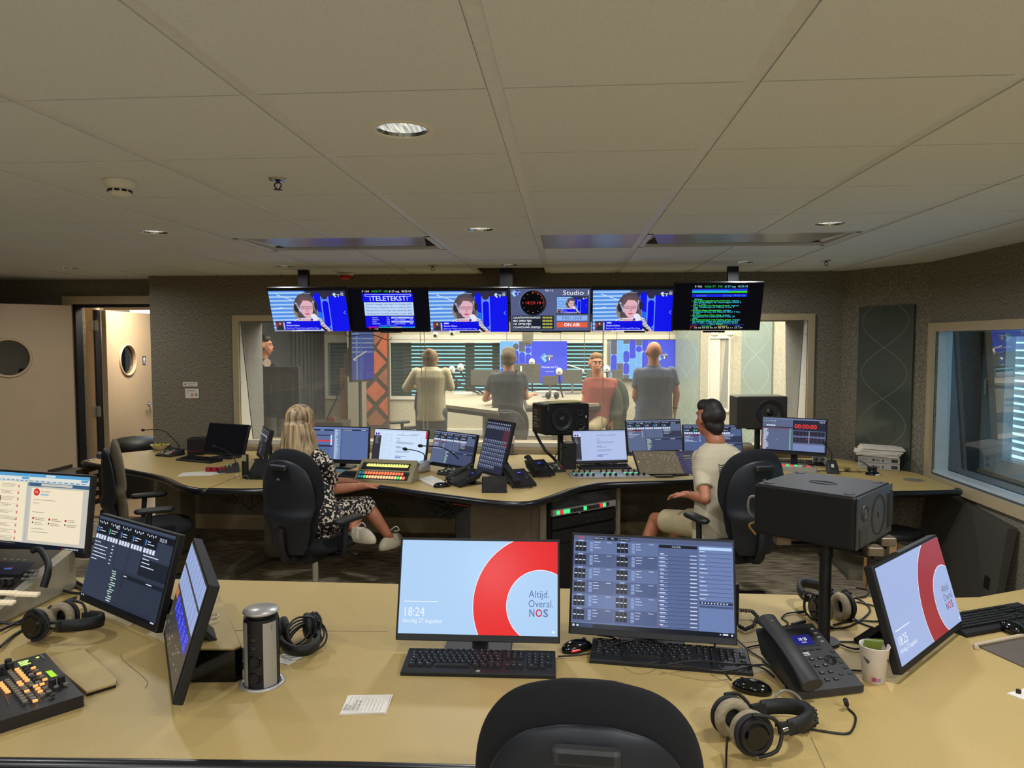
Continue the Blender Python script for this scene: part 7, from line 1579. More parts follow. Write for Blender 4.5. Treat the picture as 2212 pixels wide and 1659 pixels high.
# ---- phones
desk_phone('large black desk phone with lit 18 25 display beside the paper cup', .725, 2.225, 17, big=True, s=1.13, cord=False)
t = thing('coiled_cord', 'coiled black phone cord dropping beside the round-padded headphones', 'cable', tuple(on(1742, 1560)))
P = []; pa_ = [on(1735, 1522, .80), on(1758, 1535, .785), on(1762, 1560, .775), on(1740, 1578, .772), on(1700, 1572, .772), on(1675, 1562, .775)]
for k in range(170):
    u_ = k / 169 * 5; i = min(int(u_), 4); p = pa_[i].lerp(pa_[i + 1], u_ - i); dr = (pa_[i + 1] - pa_[i]).normalized(); o1 = dr.orthogonal().normalized(); o2 = dr.cross(o1); P.append(p + (o1 * math.cos(k * 1.7) + o2 * math.sin(k * 1.7)) * .0075)
MB().tube(P, .0022, cable, n=5, cr=1).build('coil', t, world=True)
t = thing('cable', 'thin black lead curving right of the large desk phone', 'cable', tuple(on(1840, 1560))); MB().tube([on(1826, 1515, .785), on(1832, 1530, .765), on(1848, 1548, .7635), on(1842, 1575, .7635), on(1822, 1585, .7635), on(1745, 1574, .7635)], .003, cable, n=6, cr=5).build('cord', t, world=True); MB().cyl(on(1826, 1512, .79), on(1829, 1522, .772), .007, black, n=10).build('plug', t, world=True)
t = thing('thin_ring', 'clear grey ring standing between headphones and desk phone', 'ring', tuple(on(1706, 1540))); MB().torus(on(1706, 1524, .80), .042, .0045, mat('smoky_ring', (120, 116, 106), .2, noise=.05), n=30, k=6, ax=(.3, -.75, .6), sy=.9, a0=-20, a1=200).build('band', t, world=True)
p = on(1605, 1360); t = thing('desk_phone', 'black phone mostly hidden behind the fader screen, coiled cord showing', 'phone', (p.x + .0, p.y + .05, .76)); MB().rbox((-.07, .0, .075), (.13, .03, .15), black, .01).build('handset', t); MB().rbox((-.10, .06, .03), (.18, .16, .06), black, .01).build('body', t)
P = []; pa_ = [on(1597, 1318, .79), on(1625, 1320, .785), on(1636, 1332, .78), on(1628, 1352, .775), on(1610, 1360, .772), on(1596, 1352, .772)]
for k in range(150):
    u_ = k / 149 * 5; i = min(int(u_), 4); p = pa_[i].lerp(pa_[i + 1], u_ - i); dr = (pa_[i + 1] - pa_[i]).normalized(); o1 = dr.orthogonal().normalized(); o2 = dr.cross(o1); P.append(p + (o1 * math.cos(k * 1.7) + o2 * math.sin(k * 1.7)) * .0065)
MB().tube(P, .002, cable, n=5, cr=1).build('coiled_cord', t, world=True)
# ---- near headphones (bottom right) and the pair behind the pole
headphones('black headphones with grey velour pads nearest the bottom right', tuple(on(1602, 1616) + V((0, .01, .056))), mx=(14, -8, .10), spread=.050, s=1.08)
t = thing('cable', 'straight black headphone lead running off the bottom edge', 'cable', tuple(on(1570, 1640))); MB().tube([on(1572, 1592, .80), on(1569, 1620, .775), on(1568, 1665, .764)], .003, cable, n=6).build('cord', t, world=True)
headphones('black headphones with grey velour pads behind the speaker pole', tuple(on(1797, 1340) + V((0, .0, .050))), (-80, 0, 14), spread=.042, s=1.08)
t = thing('cable', 'tangle of black leads behind the turned red ring screen', 'cable', tuple(on(1850, 1380)))
for P in ([(1805, 1305, .80), (1840, 1330, .77), (1858, 1345, .765), (1900, 1360, .765)], [(1850, 1270, .78), (1876, 1276, .765), (1870, 1288, .765), (1845, 1292, .765)], [(1800, 1350, .765), (1850, 1340, .765), (1900, 1342, .765), (1950, 1330, .765)], [(1790, 1358, .765), (1838, 1352, .765), (1880, 1318, .765), (1850, 1290, .765)], [(1850, 1300, .765), (1900, 1312, .765), (1930, 1330, .765)], [(1812, 1386, .765), (1862, 1386, .765), (1900, 1380, .765)], [(1815, 1392, .768), (1850, 1402, .768), (1890, 1390, .768)], [(1830, 1448, .765), (1866, 1450, .765), (1900, 1462, .765)], [(1760, 1334, .765), (1765, 1345, .765), (1800, 1356, .765)]): MB().tube([on(*q_) for q_ in P], .0035, cable, n=6, cr=4).build('cord', t, world=True)
t = thing('charging_lead', 'short black plug lead lying behind the large desk phone', 'cable', tuple(on(1715, 1330)))
MB().tube([on(1688, 1335, .764), on(1700, 1325, .766), on(1728, 1322, .768)], .003, cable, n=6).build('cord', t, world=True); MB().cyl(on(1724, 1323, .768), on(1741, 1321, .77), .006, black, n=8).build('plug', t, world=True); MB().tube([on(1688, 1335, .764), on(1702, 1345, .765), on(1698, 1352, .77)], .003, cable, n=6).build('cord', t, world=True); MB().cyl(on(1712, 1350, .77), on(1738, 1342, .772), .008, dgrey, n=8).build('adapter', t, world=True)
# ---- speaker on its pole
zs_ = 1.142; t = thing('speaker_stand', 'thick black pole carrying the large near speaker', 'stand', (.87, 2.50, .76)); 
MB().cyl((0, 0, 0), (0, 0, zs_ - .76 - .035), .0195, black, n=24).build('pole', t); MB().cyl((0, 0, .30), (0, 0, .345), .025, black, n=24).build('collar', t); MB().cyl((.0, 0, 0), (0, 0, .012), .05, black, n=24).build('foot', t)
for dx, dy in ((.10, -.13), (.19, -.01), (-.15, -.02)):
    MB().rbox((dx, dy, zs_ - .76 - .022), (.05, .05, .028), mat('clamp_wood_grey', (110, 96, 76), .4, metal=.2, noise=.08), .006).build('clamp', t); MB().tube([(0, 0, zs_ - .79 - .01), (dx, dy, zs_ - .79 - .01)], .012, black, n=6, cr=1).build('arm', t)
s_ = speaker_box('large near black speaker lying on its pole, facing right', (.855, 2.50, zs_), 50.5, .337, .167, .326, name='studio_speaker')
MB().torus((.0, .0, .1675), .045, .002, black, n=30, k=4, sx=.55).build('recessed_logo', s_); MB().torus((.0, .0, .1672), .035, .0012, dgrey, n=30, k=4, sx=.4).build('recessed_logo', s_)
for a_, c_ in ((-.13, -.13), (.13, -.13), (-.13, .13), (.13, .13)): MB().lathe([(.018, .1668), (.016, .169), (.001, .1695)], blackm, o=(a_, c_, 0), n=18).build('rubber_foot', s_)
q = MB(); q.cyl((-.10, .160, .11), (-.10, .185, .11), .012, black, n=12); q.build('connector', s_); MB().tube([(-.10, .185, .11), (-.10, .21, .10), (-.09, .215, .05), (-.06, .19, .015)], .005, mat('grey_hose'), n=6).build('lead', s_)
MB().tube([(-.10, .185, .02), (-.12, .20, .01), (-.11, .18, -.02)], .004, mat('yellow_tag', (180, 140, 60), .5, noise=.1), n=5).build('yellow_tag', s_)
# ---- paper cup
p = on(1896, 1480); t = thing('paper_cup', 'white paper cup with tea bags beside the large desk phone', 'cup', (p.x, p.y + .03, .76)); cupm = mat('cup_paper', (214, 206, 196), .55, noise=.02)
MB().lathe([(.001, .004), (.029, .004), (.029, 0), (.031, .001), (.042, .108), (.0435, .110), (.0425, .112), (.040, .110), (.029, .008), (.001, .007)], cupm, n=32).build('cup', t)
MB().cyl((0, 0, .085), (0, 0, .088), .037, mat('tea', (150, 90, 50), .2, noise=.1), n=24).build('tea', t)
for k in range(3): MB().at((-.004 + k * .006, .004 + k * .008, .106), (.35, .1, .15 * k)).box((0, 0, 0), (.055, .002, .035), mat(['green_tea_bag', 'pale_tea_bag', 'green_tea_bag'][k], [(110, 130, 50), (150, 160, 120), (110, 130, 50)][k], .6, noise=.2)).build('tea_bag', t)
cv = Canvas(.026, .014, 26, 14); cv.rect(0, 0, 13, 14, (190, 60, 60)); cv.rect(13, 0, 13, 14, (110, 130, 170)); cv.L = 1; cv.disc(6.5, 7, 4, (60, 70, 120)); cv.disc(19, 7, 4, (200, 90, 90)); cv.build('print', t, M_PRINT, loc=(-.006, -.0335, .010), rot=(D2R(-5), 0, 0))
for sx_ in (-1, 1): cv = Canvas(.022, .03, 22, 30); cv.poly([(0, 15), (14, 0), (22, 8), (12, 15), (22, 22), (14, 30)], (66, 64, 74)); cv.build('print', t, M_PRINT, loc=(sx_ * .032, -.024, .062), rot=(D2R(-6), 0, D2R(sx_ * 53)))

# ================================================================== CHAIRS
fab = mat('black_chair_fabric', (9, 10, 14), .9, noise=.25, scale=(160, 160, 160)); shell = mat('chair_shell', (18, 22, 29), .5, noise=.08); tau = mat('taupe_chair_fabric', (104, 94, 74), .95, noise=.12, scale=(120, 120, 120))
def chair(label, x, y, rz, group='office chairs', cushion=None, s=1.0):
    t = thing('office_chair', label, 'chair', (x, y, 0), rz, group); cushion = cushion or fab
    prof = [(.50, .13, .03, 0), (.56, .165, .04, .0), (.66, .19, .045, .0), (.71, .205, .05, .012), (.75, .225, .045, .012), (.80, .235, .035, 0), (.90, .235, .032, -.004), (.98, .215, .03, -.01), (1.04, .175, .026, -.018), (1.075, .125, .02, -.022), (1.095, .06, .012, -.024)]
    pf = []
    for i in range(len(prof) - 1):
        a_, b_, c_, d_ = prof[max(i - 1, 0)], prof[i], prof[i + 1], prof[min(i + 2, len(prof) - 1)]
        for u in (0, .25, .5, .75): pf.append(tuple(.5 * (2 * b_[k] + (c_[k] - a_[k]) * u + (2 * a_[k] - 5 * b_[k] + 4 * c_[k] - d_[k]) * u * u + (3 * b_[k] - a_[k] - 3 * c_[k] + d_[k]) * u ** 3) for k in range(4)))
    prof = pf + [prof[-1], (1.0975, .03, .006, -.024)]
    def slab(dy, k, dd, z0=0):
        R = []
        for z, hw, d_, yy in prof:
            R.append([(hw * k * math.cos(2 * PI * i / 40), -.25 + dy - yy - (z - .8) * .10 + d_ * dd * math.sin(2 * PI * i / 40) + .05 * (math.cos(2 * PI * i / 40) * hw / .235) ** 2, z + z0) for i in range(40)])
        return R
    MB().loft(slab(-.035, .90, .8, -.05), shell).build('back_shell', t); MB().loft(slab(.025, 1.0, 1.0, .012), cushion).build('back_cushion', t)
    q = MB(); q.rbox((0, -.322, 1.005), (.13, .03, .035), dgrey, .014, .006); q.box((0, -.338, 1.008), (.10, .008, .014), blackm); q.build('handle_slot', t)
    cv = Canvas(.03, .02, 30, 20)
    c_ = (150, 148, 140); cv.rect(2, 8, 4, 12, c_); cv.rect(5, 8, 5, 3.4, c_); cv.rect(12, 3, 4, 17, c_); cv.rect(15, 8, 6, 3.6, c_); cv.rect(20, 9, 4, 11, c_); cv.build('badge', t, M_PRINT, loc=(0, -.3225, .925), rot=(D2R(6), 0, 0))
    R = []
    for z, k in ((.43, .80), (.44, .97), (.47, 1.0), (.50, .93), (.508, .6)): R.append([(.245 * k * math.copysign(abs(math.cos(2 * PI * i / 28)) ** .7, math.cos(2 * PI * i / 28)), .02 + .235 * k * math.copysign(abs(math.sin(2 * PI * i / 28)) ** .7, math.sin(2 * PI * i / 28)), z) for i in range(28)])
    MB().loft(R, fab).build('seat', t)
    q = MB(); q.rbox((0, -.03, .40), (.2, .26, .07), blackm, .02); q.tube([(0, -.12, .40), (0, -.27, .42), (0, -.31, .52), (0, -.30, .62)], .028, blackm, n=8); q.build('mechanism', t)
    MB().cyl((0, 0, .10), (0, 0, .37), .022, chrome, n=16).build('gas_column', t)
    for sx_ in (-1, 1):
        q = MB(); q.tube([(sx_ * .16, -.04, .40), (sx_ * .27, -.05, .42), (sx_ * .285, -.05, .50), (sx_ * .285, -.04, .63)], .018, blackm, n=8); q.build('arm_post', t)
        MB().rbox((sx_ * .285, -.01, .645), (.085, .25, .03), black, .04, .01).build('armrest', t)
        q = MB(); q.tube([(sx_ * .12, .05, .40), (sx_ * .25, .07, .40), (sx_ * .28, .08, .385)], .007, black, n=6); q.build('lever', t)
    for k in range(5):
        a = 2 * PI * k / 5 + .3; c_, s2 = math.cos(a), math.sin(a)
        MB().loft([[(c_ * r_ - s2 * w_, s2 * r_ + c_ * w_, z) for w_, z in ((-hw_, z0), (hw_, z0), (hw_ * .8, z1), (-hw_ * .8, z1))] for r_, hw_, z0, z1 in ((.02, .035, .075, .12), (.15, .026, .070, .10), (.31, .018, .055, .075))], black if k else black, smooth=False).build('base_arm', t)
        q = MB(); q.cyl((c_ * .31 - s2 * .012, s2 * .31 + c_ * .012, .027), (c_ * .31 - s2 * .026, s2 * .31 + c_ * .026, .027), .027, blackm, n=14); q.cyl((c_ * .31 + s2 * .012, s2 * .31 - c_ * .012, .027), (c_ * .31 + s2 * .026, s2 * .31 - c_ * .026, .027), .027, blackm, n=14); q.cyl((c_ * .31, s2 * .31, .03), (c_ * .31, s2 * .31, .06), .008, chrome, n=8); q.build('caster', t)
    return t
ch4 = chair('nearest black office chair, its rounded back rising over the desk front', .055, 1.655, -3)
ch4.scale = (1, 1, 1)
c2 = copy_tree(ch4, (-1.66, 4.66, 0), -22, 'black office chair the long-haired woman sits in')
c3 = copy_tree(ch4, (1.10, 4.86, 0), 20, 'black office chair of the man in the white T-shirt'); 
c1 = copy_tree(ch4, (-2.93, 4.93, 0), -56, 'empty office chair with taupe cushion at the left wing of the desk')
for k in c1.children:
    if k.name.startswith('back_cushion'): k.data = k.data.copy(); k.data.materials[0] = tau
s1_ = copy_tree(ch4, (at(868, 860, 7.75).x, 7.95, .22), 120, 'dark high chair the woman in the cream jacket leans on', 'high studio chairs')
s2_ = copy_tree(ch4, (at(1096, 860, 7.85).x, 7.95, .02), 0, 'dark high chair behind the seated man in the grey T-shirt', 'high studio chairs')
s3_ = copy_tree(ch4, (at(1368, 860, 8.3).x, 8.75, .25), -60, 'grey-green high chair between the man in red and the bald man', 'high studio chairs')
for k in s3_.children:
    if k.name.startswith(('back_cushion', 'back_shell')): k.data = k.data.copy(); k.data.materials[0] = mat('green_grey_chair', (74, 84, 72), .8, noise=.08)
for s_ in (s1_, s3_): MB().cyl((0, 0, -.20), (0, 0, .12), .03, chrome, n=12).build('tall_column', s_); MB().lathe([(.28, -.21), (.26, -.19), (.05, -.17)], black, n=24).build('foot_plate', s_)
# ================================================================== PEOPLE
def hand(pr, wr, d, up, side, curl=.35, s=1.0):
    """palm and five fingers at the wrist; d = forearm direction, up = back of the hand, side = +1 thumb on up x d side"""
    d = V(d).normalized(); up = (V(up) - d * V(up).dot(d)).normalized(); la = d.cross(up) * side
    w = V(wr); pr.append(('c', w, .024 * s, w + d * .03 * s, .024 * s))
    for k in (-1.2, -.4, .4, 1.2): pr.append(('c', w + d * .025 * s + la * (k * .014 * s), .013 * s, w + d * .082 * s + la * (k * .0175 * s), .0115 * s))
    for k, L in ((1.25, .064), (.42, .074), (-.42, .068), (-1.25, .052)):
        b = w + d * .086 * s + la * (k * .018 * s); m_ = b + (d * math.cos(curl * .6) - up * math.sin(curl * .6)) * L * .5 * s + la * k * .003; e = m_ + (d * math.cos(curl * 1.8) - up * math.sin(curl * 1.8)) * L * .5 * s
        pr.append(('c', b, .0092 * s, m_, .0085 * s)); pr.append(('c', m_, .0085 * s, e, .0072 * s))
    tb = w + d * .03 * s + la * .026 * s; tm = tb + (d * .7 + la * .7 - up * .15) * .036 * s; pr.append(('c', tb, .0125 * s, tm, .0105 * s)); pr.append(('c', tm, .0105 * s, tm + (d * .9 + la * .25 - up * .2) * .030 * s, .0085 * s))
def head_prims(c, yaw, pitch=0, s=1.0):
    c = V(c); R = MX.Rotation(D2R(yaw), 3, 'Z') @ MX.Rotation(D2R(pitch), 3, 'X')      # face looks along +Y of R
    P = lambda x, y, z: c + R @ V((x, y, z)) * s
    e = [('e', P(0, -.012, .028), (.076 * s, .095 * s, .088 * s), yaw, pitch), ('e', P(0, .028, -.035), (.058 * s, .062 * s, .075 * s), yaw, pitch), ('c', P(0, .055, -.082), .022 * s, P(0, .050, -.075), .026 * s),
         ('c', P(0, .088, .014), .007 * s, P(0, .100, -.016), .0105 * s), ('c', P(-.03, .078, .034), .013 * s, P(.03, .078, .034), .013 * s), ('c', P(-.035, .06, -.02), .022 * s, P(-.03, .058, -.03), .022 * s), ('c', P(.035, .06, -.02), .022 * s, P(.03, .058, -.03), .022 * s),
         ('c', P(-.014, .088, -.048), .008 * s, P(.014, .088, -.048), .008 * s)]
    for k in (-1, 1): e.append(('e', P(k * .079, -.006, 0), (.012 * s, .020 * s, .032 * s), yaw, pitch))
    return e, P
def face_parts(par, P, s=1.0, brow=(60, 45, 35)):
    for k in (-1, 1):
        q = MB(); q.ell(P(k * .030, .077, .010), (.011 * s, .011 * s, .008 * s), mat('eye_white', (225, 220, 212), .3, noise=.02), 10, 6); q.ell(P(k * .030, .0855, .010), (.0055 * s,) * 3, mat('iris', (50, 44, 40), .2, noise=.1), 8, 6); q.build('eye', par, world=True)
        MB().tube([P(k * .012, .092, .030), P(k * .030, .094, .034), P(k * .048, .082, .030)], .004 * s, mat('eyebrow', brow, .9, noise=.1), n=5).build('eyebrow', par, world=True)
    MB().tube([P(-.022, .090, -.050), P(0, .099, -.049), P(.022, .090, -.050)], .0042 * s, mat('lips', (168, 92, 84), .5, noise=.05), n=6).build('mouth', par, world=True)
def person(label, J, yaw, sk, shirt, pants, hair, face=False, vox=.011, hp=0, sleeves=.6, shoe=None, hem=.0, hyaw=None, chestw=.20, bw=.165, extra=None, curl=.5, hip_y=0):
    """J: joints head neck sl sr el er wl wr pel hl hr kl kr al ar"""
    J = {k: V(v) for k, v in J.items()}; pel = J['pel']; hyaw = yaw if hyaw is None else hyaw
    t = thing('person', label, 'person', (pel.x, pel.y, 0)); fw = V((-math.sin(D2R(yaw)), math.cos(D2R(yaw)), 0))
    hs = J.pop('hs', V((1, 0, 0))).x; pr, P = head_prims(J['head'], hyaw, hp, hs); pr.append(('c', J['head'] - V((0, 0, .05)), .055, J['neck'] - V((0, 0, .03)), .062))
    ch = (J['sl'] + J['sr']) / 2
    pr.append(('t', [(ch + V((0, 0, .015)), .10, .06), (ch - V((0, 0, .05)), chestw - .035, .09), (ch.lerp(pel, .55), bw - .04, .08), (pel, bw - .025, .09)], yaw))
    for a in 'lr':
        S, E, W_ = J['s' + a], J['e' + a], J['w' + a]
        pr += [('c', S, .048, E, .036), ('c', E, .037, E.lerp(W_, .35), .036), ('c', E.lerp(W_, .35), .036, W_, .024)]
        d = (W_ - E).normalized(); hand(pr, W_, J.get('h' + a + 'd', d), J.get('h' + a + 'u', V((0, 0, 1)) if abs(d.z) < .8 else -fw), (1 if a == 'r' else -1) * J.get('th', V((1, 0, 0))).x, curl)
        H, K, A = J['p' + a], J['k' + a], J['a' + a]
        pr += [('c', H, .078, K, .052), ('c', K, .050, K.lerp(A, .35), .050), ('c', K.lerp(A, .35), .050, A, .034), ('c', A, .034, J['f' + a], .030)]
    blob('body', pr, sk, t, vox, 4)
    # shirt
    nk = J['neck']; zt = max(nk.z - .035, ch.z + .055)
    sp = [('t', [(V((nk.x, nk.y, zt)), .066, .064), (ch.lerp(nk, .45) + V((0, 0, .004)), .135, .084), (ch + V((0, 0, .02)), chestw - .02, .092), (ch - V((0, 0, .06)), chestw, .118), (ch.lerp(pel, .55), bw, .112), (pel + V((0, 0, .03 - hem)), bw + .012, .125), (pel - V((0, 0, .05 + hem)), bw + .016, .128)], yaw)]
    for a in 'lr':
        S, E, W_ = J['s' + a], J['e' + a], J['w' + a]; e = S.lerp(E, min(sleeves, 1.0)); sp += [('e', S - V((0, 0, .008)), (.056,) * 3, 0), ('f', S - V((0, 0, .006)), .057, e, .056 if sleeves <= 1 else .05)]
        if sleeves > 1: sp += [('e', E, (.050,) * 3, 0), ('f', E, .049, E.lerp(W_, .92), .038)]
    blob('shirt' if sleeves <= 1 else 'jacket', sp, shirt, t, vox, 3)
    if pants:
        pp = [('e', pel - V((0, 0, .02)), (bw + .002, .122, .11), yaw)]; m_ = pants[0]
        for a in 'lr':
            H, K, A = J['p' + a], J['k' + a], J['a' + a]
            if pants[1] >= 1: pp += [('c', H, .092, K, .068), ('f', K, .068, K.lerp(A, .95), .056)]
            else: pp += [('e', H, (.092,) * 3, 0), ('f', H, .093, H.lerp(K, pants[1]), .084)]
        blob('trousers' if pants[1] >= 1 else 'shorts', pp, m_, t, vox, 3)
    if shoe:
        for a in 'lr':
            A, Fp = J['a' + a], J['f' + a]; q = MB(); d = (Fp - A); d.z = 0; d = d.normalized(); c_ = A.lerp(Fp, .55); yw = math.atan2(-d.x, d.y)
            q.at((c_.x, c_.y, c_.z - .02), (0, 0, yw)).loft([[(.048 * k * math.cos(2 * PI * i / 20), .135 * k * math.sin(2 * PI * i / 20), z) for i in range(20)] for z, k in ((-.025, .96), (-.02, 1), (.0, 1), (.02, .93), (.045, .72), (.06, .5))], shoe); q.build('shoe', t, world=True)
    if hair: hair(t, P, J)
    if face: face_parts(t, P)
    if extra: extra(t, P, J)
    return t
def short_hair(m_, top=1.0, low=.0):
    def f(t, P, J):
        c = J['head']; pr = []
        R0 = P(0, 0, 1) - P(0, 0, 0); 
        for (x, y, z, r_) in ((0, -.02, .062, .074), (0, -.048, .03, .074), (-.03, .02, .080, .048), (.03, .02, .080, .048), (0, .045, .086, .036), (0, -.062, -.02 - low, .052), (.045, -.03, .02, .046), (-.045, -.03, .02, .046), (.034, -.045, -.03, .040), (-.034, -.045, -.03, .040)): q = P(x, y, z * top + (.0 if top == 1 else .0)); pr.append(('e', q, (r_, r_, r_), 0))
        blob('hair', pr, m_, t, .008, 12)
    return f
hb = mat('dark_brown_hair', (28, 20, 16), .6, noise=.35, scale=(60, 60, 8)); hg = mat('grey_brown_hair', (104, 88, 68), .8, noise=.2, scale=(80, 80, 10))

# ---- seated woman with long blonde hair
J = dict(head=at(652, 912, 4.84), neck=at(664, 957, 4.80), sl=at(640, 992, 4.94), sr=at(703, 1000, 4.72), pel=at(684, 1118, 4.68))
J['er'] = at(718, 1058, 4.80); J['wr'] = at(786, 1050, 5.02); J['el'] = at(700, 1040, 5.02); J['wl'] = at(740, 1040, 5.12)
J['hrd'] = V((.50, .30, -.02)); J['hld'] = V((.6, .2, -.02)); J['pl'] = J['pel'] + V((-.07, .10, 0)); J['pr'] = J['pel'] + V((.07, .02, -.01))
J['kr'] = at(792, 1092, 5.02); J['kl'] = at(775, 1092, 5.12); J['ar'] = at(836, 1153, 5.02); J['fr'] = at(852, 1172, 5.10) - V((0, 0, .02)); J['al'] = at(762, 1146, 4.72); J['fl'] = at(792, 1160, 4.66)
dress = mat('black_floral_dress', (14, 13, 16), .85, rgb2=(214, 196, 172), scale=(52, 52, 52), kind='noise', detail=1, lo=.54, hi=.57)
hbl = mat('blonde_hair', (96, 74, 52), .5, rgb2=(196, 168, 124), scale=(55, 55, 2.0), lo=.35, hi=.65)
def long_hair(t, P, J):
    h = J['head']; pr = [('e', P(0, -.018, .036), (.090, .108, .092), -20), ('e', P(0, -.05, -.03), (.092, .085, .10), -20)]
    a = h + V((-.01, -.05, -.03))
    pr.append(('t', [(a + V((0, 0, .03)), .090, .087), (a + V((0, -.005, -.08)), .110, .088), (a + V((.0, -.015, -.18)), .136, .085), (a + V((.0, -.02, -.27)), .142, .075), (a + V((-.01, -.02, -.34)), .115, .055), (a + V((-.02, -.02, -.41)), .06, .035)], -12))
    pr.append(('c', a + V((-.08, .02, -.05)), .04, a + V((-.13, .03, -.26)), .03)); pr.append(('c', a + V((.08, .02, -.05)), .04, a + V((.11, .04, -.28)), .028)); pr.append(('c', a + V((.04, -.04, -.1)), .05, a + V((.06, -.05, -.33)), .03))
    o = blob('hair', pr, hbl, t, .006, 1)
def dress_fn(t, P, J):
    pe = J['pel']; pr = [('e', pe, (.19, .17, .13), -20)]
    for a in 'lr': pr += [('c', J['p' + a], .10, J['p' + a].lerp(J['k' + a], .97), .072)]
    k = (J['kl'] + J['kr']) / 2; pr.append(('c', pe + V((.06, .08, -.06)), .10, k + V((-.05, -.03, -.07)), .06)); pr.append(('c', pe + V((.04, -.04, -.10)), .09, k + V((-.10, -.06, -.14)), .055)); pr.append(('c', k + V((-.06, -.02, -.05)), .05, k + V((-.03, -.06, -.17)), .03))
    blob('skirt', pr, dress, t, .009, 3)
    for q_ in (J['wr'], ): MB().torus(q_ - V((.03, .012, 0)), .031, .0022, mat('gold_bracelet', (180, 130, 70), .3, metal=.8, noise=.05), n=24, k=5, ax=(.8, .35, 0)).build('bracelet', t, world=True)
    for a in 'lr': q = MB(); q.tube([J['a' + a] + V((.03, -.01, .03)), J['a' + a] + V((.07, -.02, .06)), J['a' + a] + V((.09, -.01, .03)), J['a' + a] + V((.05, .0, .02))], .003, white, n=5); q.build('shoelace', t, world=True)
person('seated woman with long blonde hair and black floral dress, hands on the desk', J, -28, mat('tanned_skin', (176, 112, 82), .5, noise=.06, scale=(25, 25, 25)), dress, None, long_hair, vox=.0075, hyaw=-20, sleeves=.72, shoe=mat('cream_sneaker', (190, 178, 152), .7, noise=.06), extra=dress_fn, curl=.18, chestw=.185, bw=.145)

# ---- seated man in the white T-shirt
J = dict(head=at(1533, 906, 5.02), neck=at(1547, 945, 4.98), sl=at(1512, 986, 4.99), sr=at(1596, 992, 4.92), pel=at(1552, 1138, 4.90))
J['el'] = at(1524, 1078, 4.76); J['wl'] = at(1486, 1068, 4.92); J['er'] = J['sr'] + V((.10, .12, -.24)); J['wr'] = J['er'] + V((-.05, .25, .0)); J['hld'] = V((-.8, .45, -.1)); J['hs'] = V((1.08, 0, 0))
J['pl'] = J['pel'] + V((-.10, .03, .0)); J['pr'] = J['pel'] + V((.05, .08, -.0)); J['kl'] = at(1416, 1122, 5.30); J['kr'] = at(1470, 1120, 5.55); J['al'] = at(1376, 1225, 5.25); J['ar'] = at(1440, 1215, 5.6); J['fl'] = J['al'] + V((-.07, .12, -.03)); J['fr'] = J['ar'] + V((-.05, .12, -.03))
wt_ = mat('white_tshirt_cotton', (196, 184, 156), .9, noise=.05, scale=(8, 8, 8), bump=.15)
def man_extra(t, P, J):
    MB().torus(J['wl'] + V((.02, -.01, 0)), .030, .005, black, n=22, k=6, ax=(-.8, .5, -.1)).build('watch', t, world=True)
    # printed back of the shirt: wavy black lines and a yellow mark, wrapped on the cloth
    o = MB(); c = (J['sl'] + J['sr']) / 2; dx = V((math.cos(D2R(18)), math.sin(D2R(18)), 0)); nb = V((math.sin(D2R(18)), -math.cos(D2R(18)), 0))
    base = c + dx * .02 - V((0, 0, .03))
    sh = next(c_ for c_ in t.children if c_.name.startswith('shirt')); iw = wm(t).inverted(); dn = (iw.to_3x3() @ -nb).normalized()
    def stick(p, off=.002):
        ok, h, n, _ = sh.ray_cast(iw @ (p + nb * .3), dn)
        return (wm(t) @ h) + nb * off if ok else p
    for k in range(17):
        o.tube([stick(base + dx * (-.085 + .17 * i / 24) + V((0, 0, -.0125 * k + .0035 * math.sin(i * 1.6 + k) + .0035 * math.sin(i * 3 + k * 3)))) for i in range(25)], .0024, black, n=4, cr=1)
    o.build('shirt_print', t, world=True); q = MB(); c2_ = base + dx * .04 - V((0, 0, .05))
    q.add([stick(c2_ + dx * (.026 * math.cos(i * PI / 6)) + V((0, 0, .034 * math.sin(i * PI / 6))), .005) for i in range(12)], [tuple(range(12))], mat('yellow_print', (190, 170, 50), .8, noise=.1)); q.build('shirt_print', t, world=True)
person('seated dark-haired man in a white T-shirt and cream shorts, seen from behind', J, 18, mat('tanned_skin'), wt_, (mat('cream_shorts', (188, 172, 132), .9, noise=.05, scale=(10, 10, 10), bump=.15), .78), short_hair(hb, 1.06, .025), vox=.008, hyaw=30, sleeves=.75, shoe=white, extra=man_extra, chestw=.19, bw=.165, hem=.06)

# ---- studio people
def standing(px_head, py_head, Y, pel, lean=0, shoulders=None, yaw=0):
    h = at(px_head, py_head, Y); return h
def legs(J, pel, yaw, gap=.085, floor=0.0, knee=None):
    c, s_ = math.cos(D2R(yaw)), math.sin(D2R(yaw))
    for a, k in (('l', -1), ('r', 1)):
        J['p' + a] = pel + V((c * k * gap, s_ * k * gap, -.02)); J['k' + a] = pel + V((c * k * gap, s_ * k * gap, -.44 * (pel.z / .95))) + V((-s_, c, 0)) * .03; J['a' + a] = V((J['k' + a].x, J['k' + a].y - .02, .09)); J['f' + a] = J['a' + a] + V((-s_ * .13, c * .13, -.045))
Y = 7.72
J = dict(head=at(930, 776, Y + .05), neck=at(930, 796, Y), sl=at(900, 803, Y), sr=at(962, 803, Y), pel=at(932, 886, Y)); J['el'] = at(878, 838, Y); J['wl'] = at(908, 828, Y + .18); J['er'] = at(973, 836, Y + .02); J['wr'] = at(962, 835, Y + .22); legs(J, J['pel'], 0)
def bun(t, P, J):
    pr = [('e', P(0, -.02, .035), (.086, .10, .088), 0), ('e', P(0, -.05, -.02), (.08, .07, .075), 0), ('e', P(0, -.06, .10), (.04, .04, .045), 0)]; blob('hair', pr, mat('dark_blonde_hair', (132, 100, 64), .6, noise=.2, scale=(60, 60, 8)), t, .008, 2)
